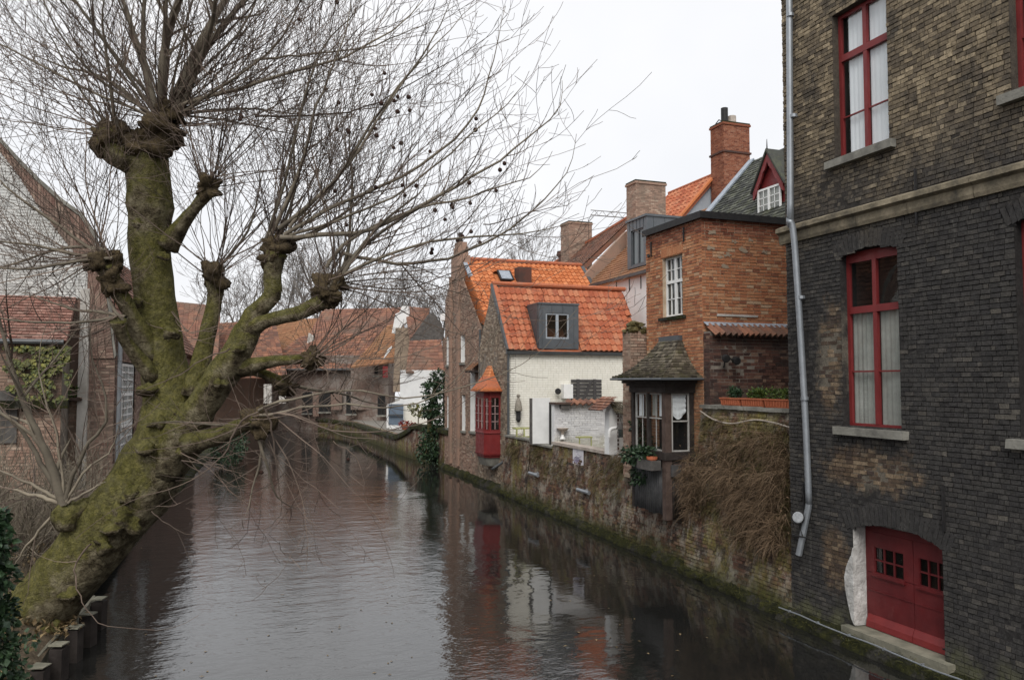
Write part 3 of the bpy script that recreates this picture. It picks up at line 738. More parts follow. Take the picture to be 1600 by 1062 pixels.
def red_window(u0, z0, w, h, upper, lab, tr, cm, arch):
    f = D.sub(u0, z0)
    if upper: bars = [(0.07, w / 2 - 0.04, h * 0.29 - 0.012, h * 0.29 + 0.012), (w / 2 + 0.04, w - 0.07, h * 0.29 - 0.012, h * 0.29 + 0.012)]
    else: bars = [(0.07, w / 2 - 0.04, h * 0.315 - 0.014, h * 0.315 + 0.014), (w / 2 + 0.04, w - 0.07, h * 0.315 - 0.014, h * 0.315 + 0.014)]
    cur = [(0.03, w / 2 - 0.02, 0.05, tr - 0.02, cm, 0.018), (w / 2 + 0.02, w - 0.03, 0.05, tr - 0.02, cm, 0.018)]
    if upper: cur = [(0.16, w / 2 - 0.04, 0.05, tr - 0.02, cm, 0.012), (w / 2 + 0.03, w - 0.03, 0.05, tr - 0.02, cm, 0.012), (0.16, w / 2 - 0.04, tr, h, cm, 0.012), (w / 2 + 0.03, w - 0.03, tr, h, cm, 0.012)]
    o = window(B, f, w, h, 0.14, 0.065, [(w / 2, 0.085)], [(tr, 0.12)], bars, 'red_paint', curtain=cur, reveal='mortar_dark', sill=('stone', 0.14, 0.14, 0.13), arch=arch, label=lab)
    return o
red_window(1.44, 3.72, 1.28, 3.08, False, 'red lower window with grey net curtains', 2.05, 'curtain_grey', 0.12)
red_window(1.37, 8.50, 1.25, 2.68, True, 'red upper window with white curtains', 1.87, 'curtain', 0)
red_window(4.77, 3.72, 1.18, 3.08, False, 'red lower window at the picture edge', 2.05, 'curtain_grey', 0.12)
red_window(4.80, 8.55, 1.20, 2.75, True, 'red upper window at the picture edge', 1.87, 'curtain', 0)
# cellar door: two leaves in a limewashed recess
df = D.sub(1.61, 0.30); W_, H_ = 1.82, 1.82; rec = 0.27
mb = MB()
mb.quad(df.p(0, 0, 0.004), df.p(0, H_, 0.004), df.p(0, H_, -rec), df.p(0, 0, -rec))
mb.prism(df, [(0.012, 0.02), (0.012, 1.34), (-0.03, 1.2), (-0.09, 1.1), (-0.15, 0.98), (-0.20, 0.80), (-0.19, 0.62), (-0.14, 0.40), (-0.10, 0.26), (-0.05, 0.1)], -0.03, 0.034)
mb.build('limewashed_reveal', 'limewash', B)
mb = MB(); mb.quad(df.p(W_, 0, -rec), df.p(W_, H_, -rec), df.p(W_, H_, 0), df.p(W_, 0, 0)); mb.quad(df.p(0, H_, 0.0), df.p(W_, H_, 0.0), df.p(W_, H_, -rec), df.p(0, H_, -rec))
mb.build('door_recess', 'mortar_dark', B)
door = MB(); door.box(df, 0, 0.05, 0, H_, -rec - 0.05, -rec); door.box(df, W_ - 0.05, W_, 0, H_, -rec - 0.05, -rec); door.box(df, 0.05, W_ - 0.05, H_ - 0.2, H_, -rec - 0.05, -rec - 0.004)
door = door.build('door_frame', 'red_door', B)
for (a, b, nc, pa, pb) in ((0.05, 1.02, 3, 0.20, 0.83), (1.03, 1.77, 3, 1.13, 1.68)):
    mb = MB(); n = -rec + 0.01
    # boards round the light opening
    c0, c1 = 0.93, 1.38
    mb.box(df, a, b, 0.0, 0.92, n - 0.04, n); mb.box(df, a, pa, c0, H_ - 0.2, n - 0.04, n); mb.box(df, pb, b, c0, H_ - 0.2, n - 0.04, n); mb.box(df, pa, pb, c1, H_ - 0.2, n - 0.04, n)
    mb.box(df, pa, pb, 0.921, c0, n - 0.04, n - 0.003)
    leaf_o = mb.build('door_leaf', 'red_door', B)
    mb = MB(); mb.box(df, pa - 0.03, pb + 0.03, c0 - 0.05, c0 + 0.005, n, n + 0.035); mb.box(df, pa - 0.015, pb + 0.015, c0 - 0.075, c0 - 0.051, n, n + 0.018); mb.build('light_sill', 'red_door', leaf_o)
    mb = MB(); mb.box(df, a + 0.004, b - 0.004, 0.62, 0.635, n, n + 0.012); mb.build('moulding', 'red_door', leaf_o)
    mb = MB(); mb.prism(Fr(df.p(a, 0), df.N, Z), [(n, 0.0), (n + 0.07, 0.0), (n + 0.06, 0.10), (n + 0.01, 0.21), (n, 0.21)], 0, (b - a) * (1 if Fr(df.p(a, 0), df.N, Z).N.dot(df.U) > 0 else -1)); mb.build('weatherboard', 'red_paint', leaf_o)
    for i in range(nc):
        for k in range(2):
            x0 = pa + (pb - pa) * i / nc; x1 = pa + (pb - pa) * (i + 1) / nc; y0 = c0 + (c1 - c0) * k / 2; y1 = c0 + (c1 - c0) * (k + 1) / 2
            MB().quad(df.p(x0 + .012, y0 + .012, n - .03), df.p(x1 - .012, y0 + .012, n - .03), df.p(x1 - .012, y1 - .012, n - .03), df.p(x0 + .012, y1 - .012, n - .03)).build('pane', 'glass_dark', leaf_o)
    g = MB()
    for i in range(nc + 1): x0 = pa + (pb - pa) * i / nc; g.box(df, x0 - 0.014, x0 + 0.014, c0, c1, n - 0.035, n - 0.006)
    for k in range(3): y0 = c0 + (c1 - c0) * k / 2; g.box(df, pa, pb, y0 - 0.013, y0 + 0.013, n - 0.034, n - 0.007)
    g.build('glazing_bar', 'red_door', leaf_o, stuff=True)
block('dark_interior', DX + rec + 0.06, DX + 1.25, DY - 3.42, DY - 1.62, 0.3, 2.1, 'room', B)
mb = MB(); mb.tube([df.p(1.62, 0.09, -rec + 0.09), df.p(1.74, 0.12, -rec + 0.10)], 0.012, 6); mb.build('door_bolt', 'iron', B)
for (uu, z0, z1) in ((3.50, 2.24, 2.92), (0.42, 2.1, 2.6), (3.15, 7.0, 7.9)):
    MB().box(D, uu - 0.016, uu + 0.016, z0, z1, 0.012, 0.05, jit=0.004).build('wall_anchor', 'iron', B)
MB().box(D, 1.45, 3.6, 0.13, 0.29, -0.3, 0.16, jit=0.01).build('door_threshold', 'concrete', B)
mb = MB(); mb.tube([D.p(0.02 + i * 0.3, 0.235 + 0.01 * math.sin(i), 0.33 + 0.008 * math.sin(i * 2.3)) for i in range(20)], 0.013, 6); cd = mb.build('conduit', 'pipe_zinc', B)
for i in range(6): MB().box(D, 0.3 + i * 0.75, 0.325 + i * 0.75, 0.22, 0.258, 0.30, 0.35).build('pipe_clip', 'pipe_zinc', cd)
ledge(B, 2.0, 12.8, 10.06, 10.44, 0.20, amp=0.05)
# zinc downpipe, its foot kinked away from the wall
mb = MB(); mb.tube(spline([D.p(0.37, 13.3, 0.09), D.p(0.40, 8.0, 0.20), D.p(0.42, 7.6, 0.24), D.p(0.46, 7.1, 0.17), D.p(0.56, 4.0, 0.09), D.p(0.62, 2.25, 0.09)], 24), 0.062, 10)
pipe = mb.build('downpipe', 'pipe_zinc', B, smooth=True)
mb = MB(); mb.tube([D.p(0.62, 2.27, 0.09), D.p(0.60, 2.15, 0.095), D.p(0.40, 1.28, 0.16)], 0.060, 10); mb.build('pipe_shoe', 'pipe_zinc', pipe)
for zz in (11.6, 9.6, 6.1, 4.2):
    q = 0.37 + 0.25 * (13.3 - zz) / 11; MB().tube([D.p(q, zz - 0.03, 0.105 if zz < 8 else 0.13), D.p(q, zz + 0.03, 0.105 if zz < 8 else 0.13)], 0.073, 10).build('pipe_bracket', 'pipe_zinc', pipe)
# floodlight low on the corner
fl = thing('floodlight', D.p(-0.05, 1.6, 0.3), 'round floodlight on a bracket low at the black building corner', 'lamp')
lc = on(1247, 808, 0, DX - 0.28); la = Vector((-0.85, -0.45, 0.25)).normalized()
MB().lathe(lc - la * 0.12, [(0.04, -0.03), (0.08, 0.0), (0.105, 0.08), (0.118, 0.12), (0.11, 0.13)], 16, la).build('lamp_housing', 'iron', fl, smooth=True)
MB().lathe(lc, [(0.104, 0.012), (0.09, 0.024), (0.0, 0.036)], 16, la).build('lamp_lens', 'lamp_glass', fl)
mb = MB(); mb.tube([lc - la * 0.1, lc - la * 0.12 - Z * 0.2, lc - Z * 0.36 + Vector((0.1, 0, 0)), D.p(0.05, 1.55, 0.02)], 0.016, 6); mb.tube([lc - Z * 0.36 + Vector((0.06, 0.25, 0)), lc - Z * 0.36 + Vector((0.1, -0.12, 0))], 0.014, 6); mb.build('bracket', 'iron', fl)

# ------------------------------------------------------------------ overgrown canal wall with planters
HX = 10.95
HW = thing('canal_wall', (HX, 14.6, 0), 'mossy brick canal wall hung with withered brown creepers', 'wall')
HF = Fr((10.38, 16.5, 0), CW, (0.148, 0, 1))
brickwork(HW, HF, 3.95, 0.1, 3.88, 'brick_quay', 'mortar_quay', single=220, proud=0.02, wob=0.06)
block('wall_core', HX + 0.013, HX + 0.3, 12.72, 16.49, -0.5, 3.87, 'mortar_quay', HW)
for i in range(5):
    y0 = 16.48 - i * 0.76; MB().box(Fr((0, 0, 0), FX), HX - 0.09, HX + 0.33, 3.885, 3.965, -(y0), -(y0 - 0.75), jit=0.012).build('coping_stone', 'stone', HW)
ledge(HW, 12.55, 16.6, 10.18, 10.44, 0.17, amp=0.10, x1=10.34)
mb = MB(); mb.tube(spline([HF.p(0.1, 3.84, 0.1), HF.p(0.7, 3.66, 0.11), HF.p(1.4, 3.60, 0.11), HF.p(2.2, 3.72, 0.11), HF.p(2.9, 3.68, 0.11), HF.p(3.4, 3.62, 0.11), HF.p(3.5, 3.78, 0.10)], 26), 0.016, 6)
mb.build('garden_hose', 'stone_pale', label='pale hose looped along the top of the overgrown canal wall', cat='hose')
dm, do = MB(), MB()
for _ in range(330):                           # olive weeds over the whole face
    u, v = rnd.uniform(0.05, 3.6), rnd.uniform(1.5, 3.7)
    tuft(do, HF.p(u, v, 0.02), HF.N * 0.5 + Z * rnd.uniform(-0.6, 0.3), 13, rnd.uniform(0.2, 0.42), 0.010, 1.0, 0.7)
clumps = [(0.25, 2.2), (0.3, 1.85), (0.45, 1.6), (0.2, 2.5), (0.6, 2.2), (1.4, 2.3), (1.7, 2.0), (1.6, 2.6), (2.1, 2.2), (2.4, 1.9), (2.0, 1.7), (2.6, 2.4), (2.9, 2.1), (3.0, 1.7), (3.2, 2.4), (3.3, 1.9), (2.7, 1.5), (3.4, 1.5), (3.1, 2.8), (3.3, 3.0), (2.3, 1.4), (2.9, 1.3), (3.3, 2.6), (2.2, 2.0), (2.5, 2.15), (2.8, 1.8), (3.0, 2.3), (1.9, 2.4), (2.6, 1.7), (3.2, 2.1), (0.8, 2.9), (1.2, 3.15), (1.8, 3.0), (2.3, 3.15), (2.7, 3.2)]
for (u, v) in clumps:
    for _ in range(12):
        tuft(dm, HF.p(u + rnd.gauss(0, 0.16), v + rnd.gauss(0, 0.18), rnd.uniform(0.02, 0.38) * (1 if v < 2.8 else 0.5)), HF.N * 0.8 + Z * rnd.uniform(-0.5, 0.5) + Vector((0, rnd.uniform(-0.4, 0.4), 0)), 26, rnd.uniform(0.22, 0.6), 0.009, 0.9, 1.1)
for _ in range(900):
    u, v = rnd.choice(clumps); p = HF.p(u + rnd.gauss(0, 0.3), v + rnd.gauss(0, 0.35), rnd.uniform(0.05, 0.3)); dm.leaf(p, rv() - Z * 0.5, rv(), 0.07, 0.05, rnd.random())
for (u, v) in clumps:
    for _ in range(3):
        q = HF.p(u + rnd.gauss(0, 0.2), v + 0.3, 0.03); pts = [q]
        for i in range(7): q = q + HF.N * rnd.uniform(-0.02, 0.06) - Z * rnd.uniform(0.05, 0.14) + Vector((0, rnd.uniform(-0.07, 0.07), 0)); pts.append(q)
        dm.tube(pts, [0.012 - 0.001 * i for i in range(8)], 4, 0.15, cap=False)
do.build('hanging_weed', 'dead_olive', label='olive weeds sprouting all over the canal wall below the planters', cat='weeds', kind='stuff')
dm.build('withered_creeper', 'dead', label='thick brown withered creeper hanging in clumps beside the zinc downpipe', cat='creeper', kind='stuff')
# three terracotta troughs
for i, (y1, y0, lab) in enumerate(((15.72, 14.97, 'terracotta trough of dark green herbs nearest the timber bay'), (14.94, 14.17, 'middle terracotta trough of fresh green herbs on the canal wall'), (14.14, 13.28, 'terracotta trough of yellowing herbs nearest the downpipe'))):
    P = thing('planter_trough', (HX + 0.09, (y0 + y1) / 2, 3.966), lab, 'planter', 'terracotta troughs on the canal wall')
    mb = MB(); xa, xb, z0, z1 = HX - 0.03, HX + 0.2, 3.966, 4.15
    lo = [Vector((xa + .03, y0 + .03, z0)), Vector((xb - .03, y0 + .03, z0)), Vector((xb - .03, y1 - .03, z0)), Vector((xa + .03, y1 - .03, z0))]
    hi = [Vector((xa, y0, z1)), Vector((xb, y0, z1)), Vector((xb, y1, z1)), Vector((xa, y1, z1))]
    ins = [Vector((xa + .02, y0 + .02, z1)), Vector((xb - .02, y0 + .02, z1)), Vector((xb - .02, y1 - .02, z1)), Vector((xa + .02, y1 - .02, z1))]
    dn = [p - Z * 0.05 for p in ins]
    mb.add(lo + hi + ins + dn, [(3, 2, 1, 0)] + [(k, (k + 1) % 4, (k + 1) % 4 + 4, k + 4) for k in range(4)] + [(k + 4, (k + 1) % 4 + 4, (k + 1) % 4 + 8, k + 8) for k in range(4)] + [(k + 8, (k + 1) % 4 + 8, (k + 1) % 4 + 12, k + 12) for k in range(4)])
    mb.build('trough', 'terracotta', P)
    MB().wbox((xa - 0.012, y0 - 0.012, z1 - 0.03), (xa + 0.0, y1 + 0.012, z1 + 0.002)).wbox((xa, y0 - 0.012, z1 - 0.03), (xb, y0 - 0.001, z1 + 0.001)).build('rim', 'terracotta', P)
    for k in range(9):
        yy = y0 + 0.06 + (y1 - y0 - 0.12) * k / 8; MB().wbox((xa - 0.0, yy - 0.012, z0 + 0.03), (xa + 0.012, yy + 0.012, z1 - 0.035)).build('rib', 'terracotta', P)
    MB().quad(*dn).build('soil', 'soil', P)
    mb = MB()
    for _ in range(3 + i % 2):
        leaves_blob(mb, (HX + 0.09, rnd.uniform(y0 + 0.14, y1 - 0.12), 4.24), 0.10, 0.13, rnd.uniform(0.10, 0.17), 150, 0.06, hang=-0.6, shell=0.2)
    mb.build('herb_foliage', ('ivy', 'herb', 'herb')[i], P, stuff=True)

# ------------------------------------------------------------------ low dark wall with a tile coping
LW = thing('yard_wall', (12.3, 16.3, 3.86), 'dark brick yard wall with sloping tile coping behind the troughs', 'wall')
LF = Fr((11.0, 16.22, 0), FX)
brickwork(LW, LF, 2.7, 3.86, 5.62, 'brick_red', 'mortar_grey', single=300, proud=0.01, wob=0.02)
block('wall_core', 11.013, 13.7, 16.235, 16.47, 3.8, 5.72, 'mortar_grey', LW)
brickwork(LW, Fr((11.0, 16.47, 0), CW), 0.25, 3.86, 5.68, 'brick_red', 'mortar_grey', single=0, proud=0.01)
tf = Fr((11.03, 16.05, 5.60), FX, (0, 0.36, 0.27))
mes = pantile('tile_old', 0.165, 0.42)
for i in range(15): piece('coping_tile', mes[rnd.randrange(12)], fmtx(tf, tf.p(0.09 + i * 0.163, 0.2, 0.03)), LW)
mb = MB(); n = 26
for i in range(n + 1):
    x = 11.02 + 2.5 * i / n; w1 = rnd.uniform(-0.012, 0.012)
    mb.v += [Vector((x, 16.495, 5.97)), Vector((x, 16.44, 5.93 + w1)), Vector((x, 16.33 + w1, 5.87 + w1))]; mb.t += [0.5] * 3
for i in range(n):
    for k in range(2): a = i * 3 + k; mb.f.append((a, a + 1, a + 4, a + 3))
mb.build('lead_flashing', 'lead', LW, smooth=True)
vn = thing('wall_spotlight', (11.45, 16.1, 4.95), 'pair of dark spotlights on a bracket under the tile coping', 'lamp')
for dx in (0.0, 0.28):
    c = Vector((11.28 + dx, 16.0, 5.08 - dx * 0.2)); a = Vector((-0.3 + dx, -1, -0.25)).normalized()
    MB().lathe(c, [(0.04, -0.08), (0.085, -0.02), (0.10, 0.1), (0.075, 0.11)], 10, a).build('lamp_head', 'iron', vn)
MB().tube([Vector((11.28, 16.05, 5.06)), Vector((11.4, 16.15, 5.12)), Vector((11.56, 16.05, 5.02))], 0.02, 6).tube([Vector((11.4, 16.15, 5.12)), Vector((11.38, 16.2, 4.85))], 0.018, 6).build('bracket', 'iron', vn)

# ------------------------------------------------------------------ orange brick tower house
TX, TY, TB, TT = 11.0, 16.5, 2.4, 8.55
T = thing('brick_house', (TX + 1.5, 18, 0), 'square flat-roofed orange brick house with a white casement window', 'house')
TC = Fr((TX, 19.2, 0), CW); TV = Fr((TX, TY, 0), FX)
brickwork(T, TV, 3.1, 5.4, TT, 'brick_orange', 'mortar_tan', single=300, proud=0.008, j=0.017, bh=0.063)
brickwork(T, TC, 2.7, TB, TT, 'brick_orange', 'mortar_tan', [(0.87, 1.83, 6.2, 7.78)], single=0, proud=0.008, j=0.017, bh=0.063)
brickwork(T, Fr((10.62, 20.2, 0), CW, (0.16, 0, 1)), 3.7, 0.1, TB, 'brick_quay', 'mortar_quay', single=0, proud=0.02, wob=0.05)
block('rear_wall', TX + 0.45, 15, TY + 0.15, 19.2, 1.9, TT - 0.01, 'mortar_tan', T)
block('wall_core', TX + 0.013, TX + 0.44, 18.4, 19.2, 1.9, TT - 0.01, 'mortar_tan', T)
block('wall_core', TX + 0.013, TX + 0.44, TY + 0.013, 17.35, 1.9, TT - 0.012, 'mortar_tan', T)
block('wall_core', TX + 0.013, TX + 0.44, 17.35, 18.4, 1.9, 6.15, 'mortar_tan', T)
block('wall_core', TX + 0.013, TX + 0.44, 17.35, 18.4, 7.85, TT - 0.014, 'mortar_tan', T)
block('wall_foot', TX + 0.013, TX + 0.44, TY, 20.2, -0.5, TB - 0.01, 'mortar_quay', T)
mb = MB(); mb.wbox((TX - 0.07, TY - 0.07, TT + 0.003), (15, 19.25, TT + 0.05)).build('roof_deck', 'gutter', T)
mb = MB(); mb.wbox((TX - 0.09, TY - 0.09, TT - 0.05), (15, TY - 0.06, TT + 0.12)).wbox((TX - 0.09, TY - 0.059, TT - 0.05), (TX - 0.06, 19.25, TT + 0.118)).build('roof_edge', 'iron', T)
for i in range(11): MB().box(TC, 0.83 + i * 0.095, 0.915 + i * 0.095, 7.79, 8.0, -0.02, 0.014, rnd.uniform(0.45, 0.8), 0.004).build('lintel_brick', 'brick_orange', T)
w, h = 0.96, 1.58
window(T, TC.sub(0.87, 6.2), w, h, 0.10, 0.06, [(w / 2, 0.09)], [(0.92, 0.08)],
       grid_bars(0.06, w / 2 - 0.045, 0.06, 0.88, 2, 2) + grid_bars(w / 2 + 0.045, w - 0.06, 0.06, 0.88, 2, 2) + grid_bars(0.06, w / 2 - 0.045, 0.96, 1.52, 2, 2) + grid_bars(w / 2 + 0.045, w - 0.06, 0.96, 1.52, 2, 2),
       'white_paint', gl='glass_dark', reveal='mortar_tan', sill=('moss', 0.14, 0.09, 0.07), roomd=0.28, curtain=[(0.05, 0.4, 0.05, 1.5, 'curtain_grey', 0.015)])
for (u, z0, z1) in ((0.33, 7.92, 8.3), (1.95, 8.05, 8.42)):
    MB().box(TC, u - 0.015, u + 0.015, z0, z1, 0.012, 0.045).build('wall_anchor', 'iron', T)
MB().tube([TC.p(0.25, 7.95, 0.05), TC.p(0.33, 7.93, 0.12), TC.p(0.36, 7.88, 0.12)], 0.035, 6).build('cable_hook', 'iron', T)
for (px, py, r) in ((1160, 390, 0.17), (1138, 398, 0.16), (1148, 378, 0.12), (1110, 387, 0.16), (1113, 363, 0.14), (1132, 417, 0.16), (1172, 375, 0.1), (1125, 402, 0.12), (1195, 394, 0.13)):
    c = on(px, py, 1, TY); mb = MB(); pts = []
    for k in range(14):
        q = 2 * math.pi * k / 14; rr = r * (0.52 + 0.75 * mnoise.noise(Vector((px + 3 * math.cos(q), py + 3 * math.sin(q), 0)))); pts.append((c.x - TX + rr * 1.25 * math.cos(q), c.z + rr * 0.62 * math.sin(q)))
    mb.prism(TV, pts, 0.0, 0.013).build('cement_patch', 'patch', T)
MB().box(TV, 0.4, 1.6, 6.12, 6.16, 0.0, 0.03, jit=0.012).build('mortar_scar', 'plaster_pale', T)
ledge(T, 16.55, 20.25, 10.46, 10.68, 0.18, amp=0.08)
# brick pier beside the house, mossy top
BP = thing('brick_pier', (11.6, 19.6, 1.95), 'short brick pier with a ragged mossy top beside the orange house', 'pier')
pf = Fr((11.12, 19.35, 0), FX)
p0 = on(985, 560, 1, 19.35).x; pw = 0.62
pf = Fr((p0, 19.35, 0), FX)
brickwork(BP, pf, pw, 1.95, 5.9, 'brick_brown', 'mortar_tan', single=0, proud=0.01)
brickwork(BP, Fr((p0, 19.8, 0), CW), 0.45, 1.95, 5.9, 'brick_brown', 'mortar_tan', single=0, proud=0.01)
block('pier_core', p0 + 0.013, p0 + pw, 19.362, 19.8, 1.9, 5.9, 'mortar_tan', BP)
mb = MB()
for _ in range(26): mb.ball((p0 + rnd.uniform(0.02, 0.55), rnd.uniform(19.37, 19.7), 5.9 + rnd.random() ** 2 * 0.3), rnd.uniform(0.05, 0.13), 7, 5, 0.6, lump=0.8)
for _ in range(30): tuft(mb, (p0 + rnd.uniform(0, 0.6), rnd.uniform(19.36, 19.6), 5.95), Z * 0.5 + Vector((0, -0.5, 0)), 8, 0.16, 0.012, 0.8, 0.8)
mb.build('mossy_cap', 'dead_olive', BP, stuff=True)
# ------------------------------------------------------------------ timber bay over the water
BX, BY0, BY1 = 10.2, 16.9, 18.62
bay = thing('timber_bay', (10.6, 17.75, 1.25), 'black timber bay window over the canal with mossy hipped roof', 'bay window')
BF = Fr((BX, BY1, 0), CW); BS = Fr((BX, BY0, 0), FX); BWd = BY1 - BY0
for (x, y, ww, z0, z1) in ((BX, BY0, 0.17, 1.18, 4.5), (BX + 0.02, BY1 - 0.1, 0.11, 1.28, 4.5)):
    MB().wbox((x - 0.02, y, z0), (x + ww - 0.02, y + ww, z1)).build('corner_post', 'brown_wood' if ww > 0.15 else 'dark_wood', bay)
MB().wbox((TX - 0.12, BY0 + 0.01, 1.9), (TX - 0.002, BY0 + 0.11, 4.5)).build('wall_post', 'dark_wood', bay)
MB().wbox((BX - 0.05, BY0 - 0.05, 4.24), (TX - 0.002, BY1 + 0.03, 4.5)).build('head_beam', 'dark_wood', bay)
mb = MB()
for k, (a, z0, z1) in enumerate(((0.10, 4.40, 4.47), (0.19, 4.472, 4.54), (0.27, 4.542, 4.60))): mb.wbox((BX - a, BY0 - a * 0.8, z0), (TX - 0.002, BY1 + a, z1))
mb.build('eaves_board', 'dark_wood', bay)
MB().wbox((BX - 0.06, BY0 - 0.04, 2.62), (TX - 0.002, BY1, 2.80)).build('sill_beam', 'dark_wood', bay)
MB().wbox((BX + 0.03, BY0 + 0.03, 2.40), (TX - 0.002, BY1 - 0.03, 2.619)).build('floor_beam', 'dark_wood', bay)
MB().wbox((BX + 0.05, BY0 + 0.05, 1.32), (TX - 0.002, BY1 - 0.05, 1.36)).build('bay_floor', 'dark_wood', bay)
MB().wbox((BX + 0.17, BY0 + 0.17, 2.81), (TX - 0.002, BY0 + 0.19, 2.812)).build('inner_sill', 'dark_wood', bay)
cf = BF.sub(0.16, 2.81); w, h = BWd - 0.36, 1.42
window(bay, cf, w, h, 0.03, 0.035, [(w / 2, 0.06)], [(0.80, 0.028)], [(w * 0.25 - 0.013, w * 0.25 + 0.013, 0.05, h - 0.05), (w * 0.75 - 0.013, w * 0.75 + 0.013, 0.05, h - 0.05)], 'off_white', gl='glass', name='casement', depth=0.04,
       room=False, curtain=[(0.06, w * 0.22, 0.82, h - 0.03, 'curtain', 0.02), (w * 0.29, w * 0.46, 0.82, h - 0.03, 'curtain_grey', 0.02), (w * 0.54, w * 0.72, 0.85, h - 0.03, 'curtain_grey', 0.02), (w * 0.79, w - 0.06, 0.85, h - 0.03, 'curtain', 0.02)])
MB().box(cf, w / 2 - 0.05, w / 2 + 0.05, 0, h, -0.08, 0.005).build('mullion_post', 'dark_wood', bay)
sf = BS.sub(0.17, 2.81); w2, h2 = 0.50, 1.42
window(bay, sf, w2, h2, 0.03, 0.035, [], [(0.74, 0.03)], (), 'off_white', gl='glass', name='casement', depth=0.04, room=False)
MB().box(sf, w2, w2 + 0.02, 0, h2, -0.08, -0.0).build('jamb', 'dark_wood', bay)
mb = MB(); n, m = 14, 10                        # swagged blind in the side light
for i in range(n + 1):
    for k in range(m + 1):
        u = 0.04 + 0.42 * i / n; sw = math.sin(math.pi * i / n); v = h2 - 0.04 - (0.42 + 0.18 * sw) * k / m
        mb.v.append(sf.p(u, v, -0.12 + 0.018 * math.sin(k * 2.2 + 3 * sw) + 0.01 * math.sin(i * 2))); mb.t.append(0.5)
for i in range(n):
    for k in range(m): a = i * (m + 1) + k; mb.f.append((a, a + 1, a + m + 2, a + m + 1))
mb.build('blind', 'curtain', bay, smooth=True)
MB().wbox((TX - 0.03, BY0 + 0.2, 2.8), (TX - 0.016, BY1 - 0.1, 4.3)).build('back_wall', 'room', bay)
def corrugated(fr, W, z0, z1, pitch):
    mb = MB(); n = int(W / pitch) * 4
    for i in range(n + 1):
        q = i % 4; dn = (0, 0.045, 0.09, 0.045)[q] + rnd.uniform(-0.002, 0.002); dz = (0, 0, 0.0, 0.0)[q]
        u = W * i / n; mb.v += [fr.p(u, z0 + (0.03 if q in (0, 3) else -0.02), dn), fr.p(u, z1, dn)]; mb.t += [0.5, 0.5]
    for i in range(n): mb.f.append((2 * i, 2 * i + 2, 2 * i + 3, 2 * i + 1))
    return mb
def ribbed(fr, W, z0, z1, pitch, mat):
    mb = MB(); n = int(W / pitch); mb.box(fr, 0, W, z0 + 0.05, z1, -0.03, -0.012)
    for i in range(n):
        u = (i + 0.5) * W / n; mb.tube([fr.p(u, z0 + rnd.uniform(-0.03, 0.03), -0.002), fr.p(u, z1, -0.002)], pitch * 0.40, 8)
    mb.build('corrugated_sheet', mat, bay, smooth=True)
ribbed(Fr((BX + 0.05, BY1 - 0.05, 0), CW), BWd - 0.18, 1.27, 2.42, 0.10, 'corrugated')
ribbed(Fr((BX + 0.16, BY0 + 0.06, 0), FX), 0.62, 1.24, 2.42, 0.12, 'dark_wood')
MB().wbox((BX + 0.2, BY0 - 0.02, 2.30), (TX - 0.05, BY0 + 0.03, 2.52)).build('side_board', 'brown_wood', bay)
MB().wbox((BX + 0.1, BY0 - 0.07, 2.22), (BX + 0.36, BY0 - 0.022, 2.5)).build('bracket_box', 'corrugated', bay)
# flared hipped roof
def rp(t):                                     # t: 0 eave .. 1 ridge -> x outer, y near, y far, z
    zz = 4.61 + 0.98 * (0.32 * t + 0.68 * t * t)
    return (9.88 + 1.12 * t * 0.93, 16.52 + 0.92 * t, 19.1 - 0.75 * t, zz)
NR = 15; tiles = MB(); und = MB()
for r_ in range(NR):
    t0, t1 = r_ / NR, min(1.0, (r_ + 1.35) / NR); a = rp(t0); b = rp(t1)
    def tile(p0, p1, q0, q1, up):
        th = 0.034; tt = rnd.random(); dn = up * rnd.uniform(0.004, 0.02); ed = Z * th
        tiles.add([p0 + dn + ed, p1 + dn + ed, q1 + dn * 0.2, q0 + dn * 0.2, p0 - ed * 0.1, p1 - ed * 0.1], [(0, 1, 2, 3), (4, 5, 1, 0)], tt)
    for (s0, s1, e0, e1, upv) in ((Vector((a[0], a[2], a[3])), Vector((a[0], a[1], a[3])), Vector((b[0], b[2], b[3])), Vector((b[0], b[1], b[3])), Vector((-0.5, 0, 1))),
                                  (Vector((a[0], a[1], a[3])), Vector((TX, a[1], a[3])), Vector((b[0], b[1], b[3])), Vector((TX, b[1], b[3])), Vector((0, -0.5, 1))),
                                  (Vector((TX, a[2], a[3])), Vector((a[0], a[2], a[3])), Vector((TX, b[2], b[3])), Vector((b[0], b[2], b[3])), Vector((0, 0.5, 1)))):
        L = (s1 - s0).length; n = max(1, round(L / 0.15)); off = 0.5 if r_ % 2 else 0.0
        und.quad(s0 - Z * 0.02, s1 - Z * 0.02, e1 - Z * 0.02, e0 - Z * 0.02)
        for k in range(n + 1):
            f0, f1 = max(0, (k - off) / n), min(1, (k + 0.95 - off) / n)
            if f1 - f0 < 0.02: continue
            tile(s0.lerp(s1, f0), s0.lerp(s1, f1), e0.lerp(e1, f0), e0.lerp(e1, f1), upv)
und.build('roof_base', 'dark_wood', bay); tiles.build('roof_shingles', 'tile_moss', bay, stuff=True)
a = rp(1.0); mb = MB(); mb.wbox((a[0] - 0.03, a[1] - 0.04, a[3] - 0.03), (TX - 0.002, a[2] + 0.04, a[3] + 0.10)).build('lead_cap', 'zinc', bay)
a = rp(0); MB().tube([Vector((a[0] - 0.04, a[2], a[3] - 0.03)), Vector((a[0] - 0.04, a[1] - 0.03, a[3] - 0.035)), Vector((TX, a[1] - 0.03, a[3] - 0.03))], 0.028, 8).build('eaves_gutter', 'zinc', bay)
mm = MB()
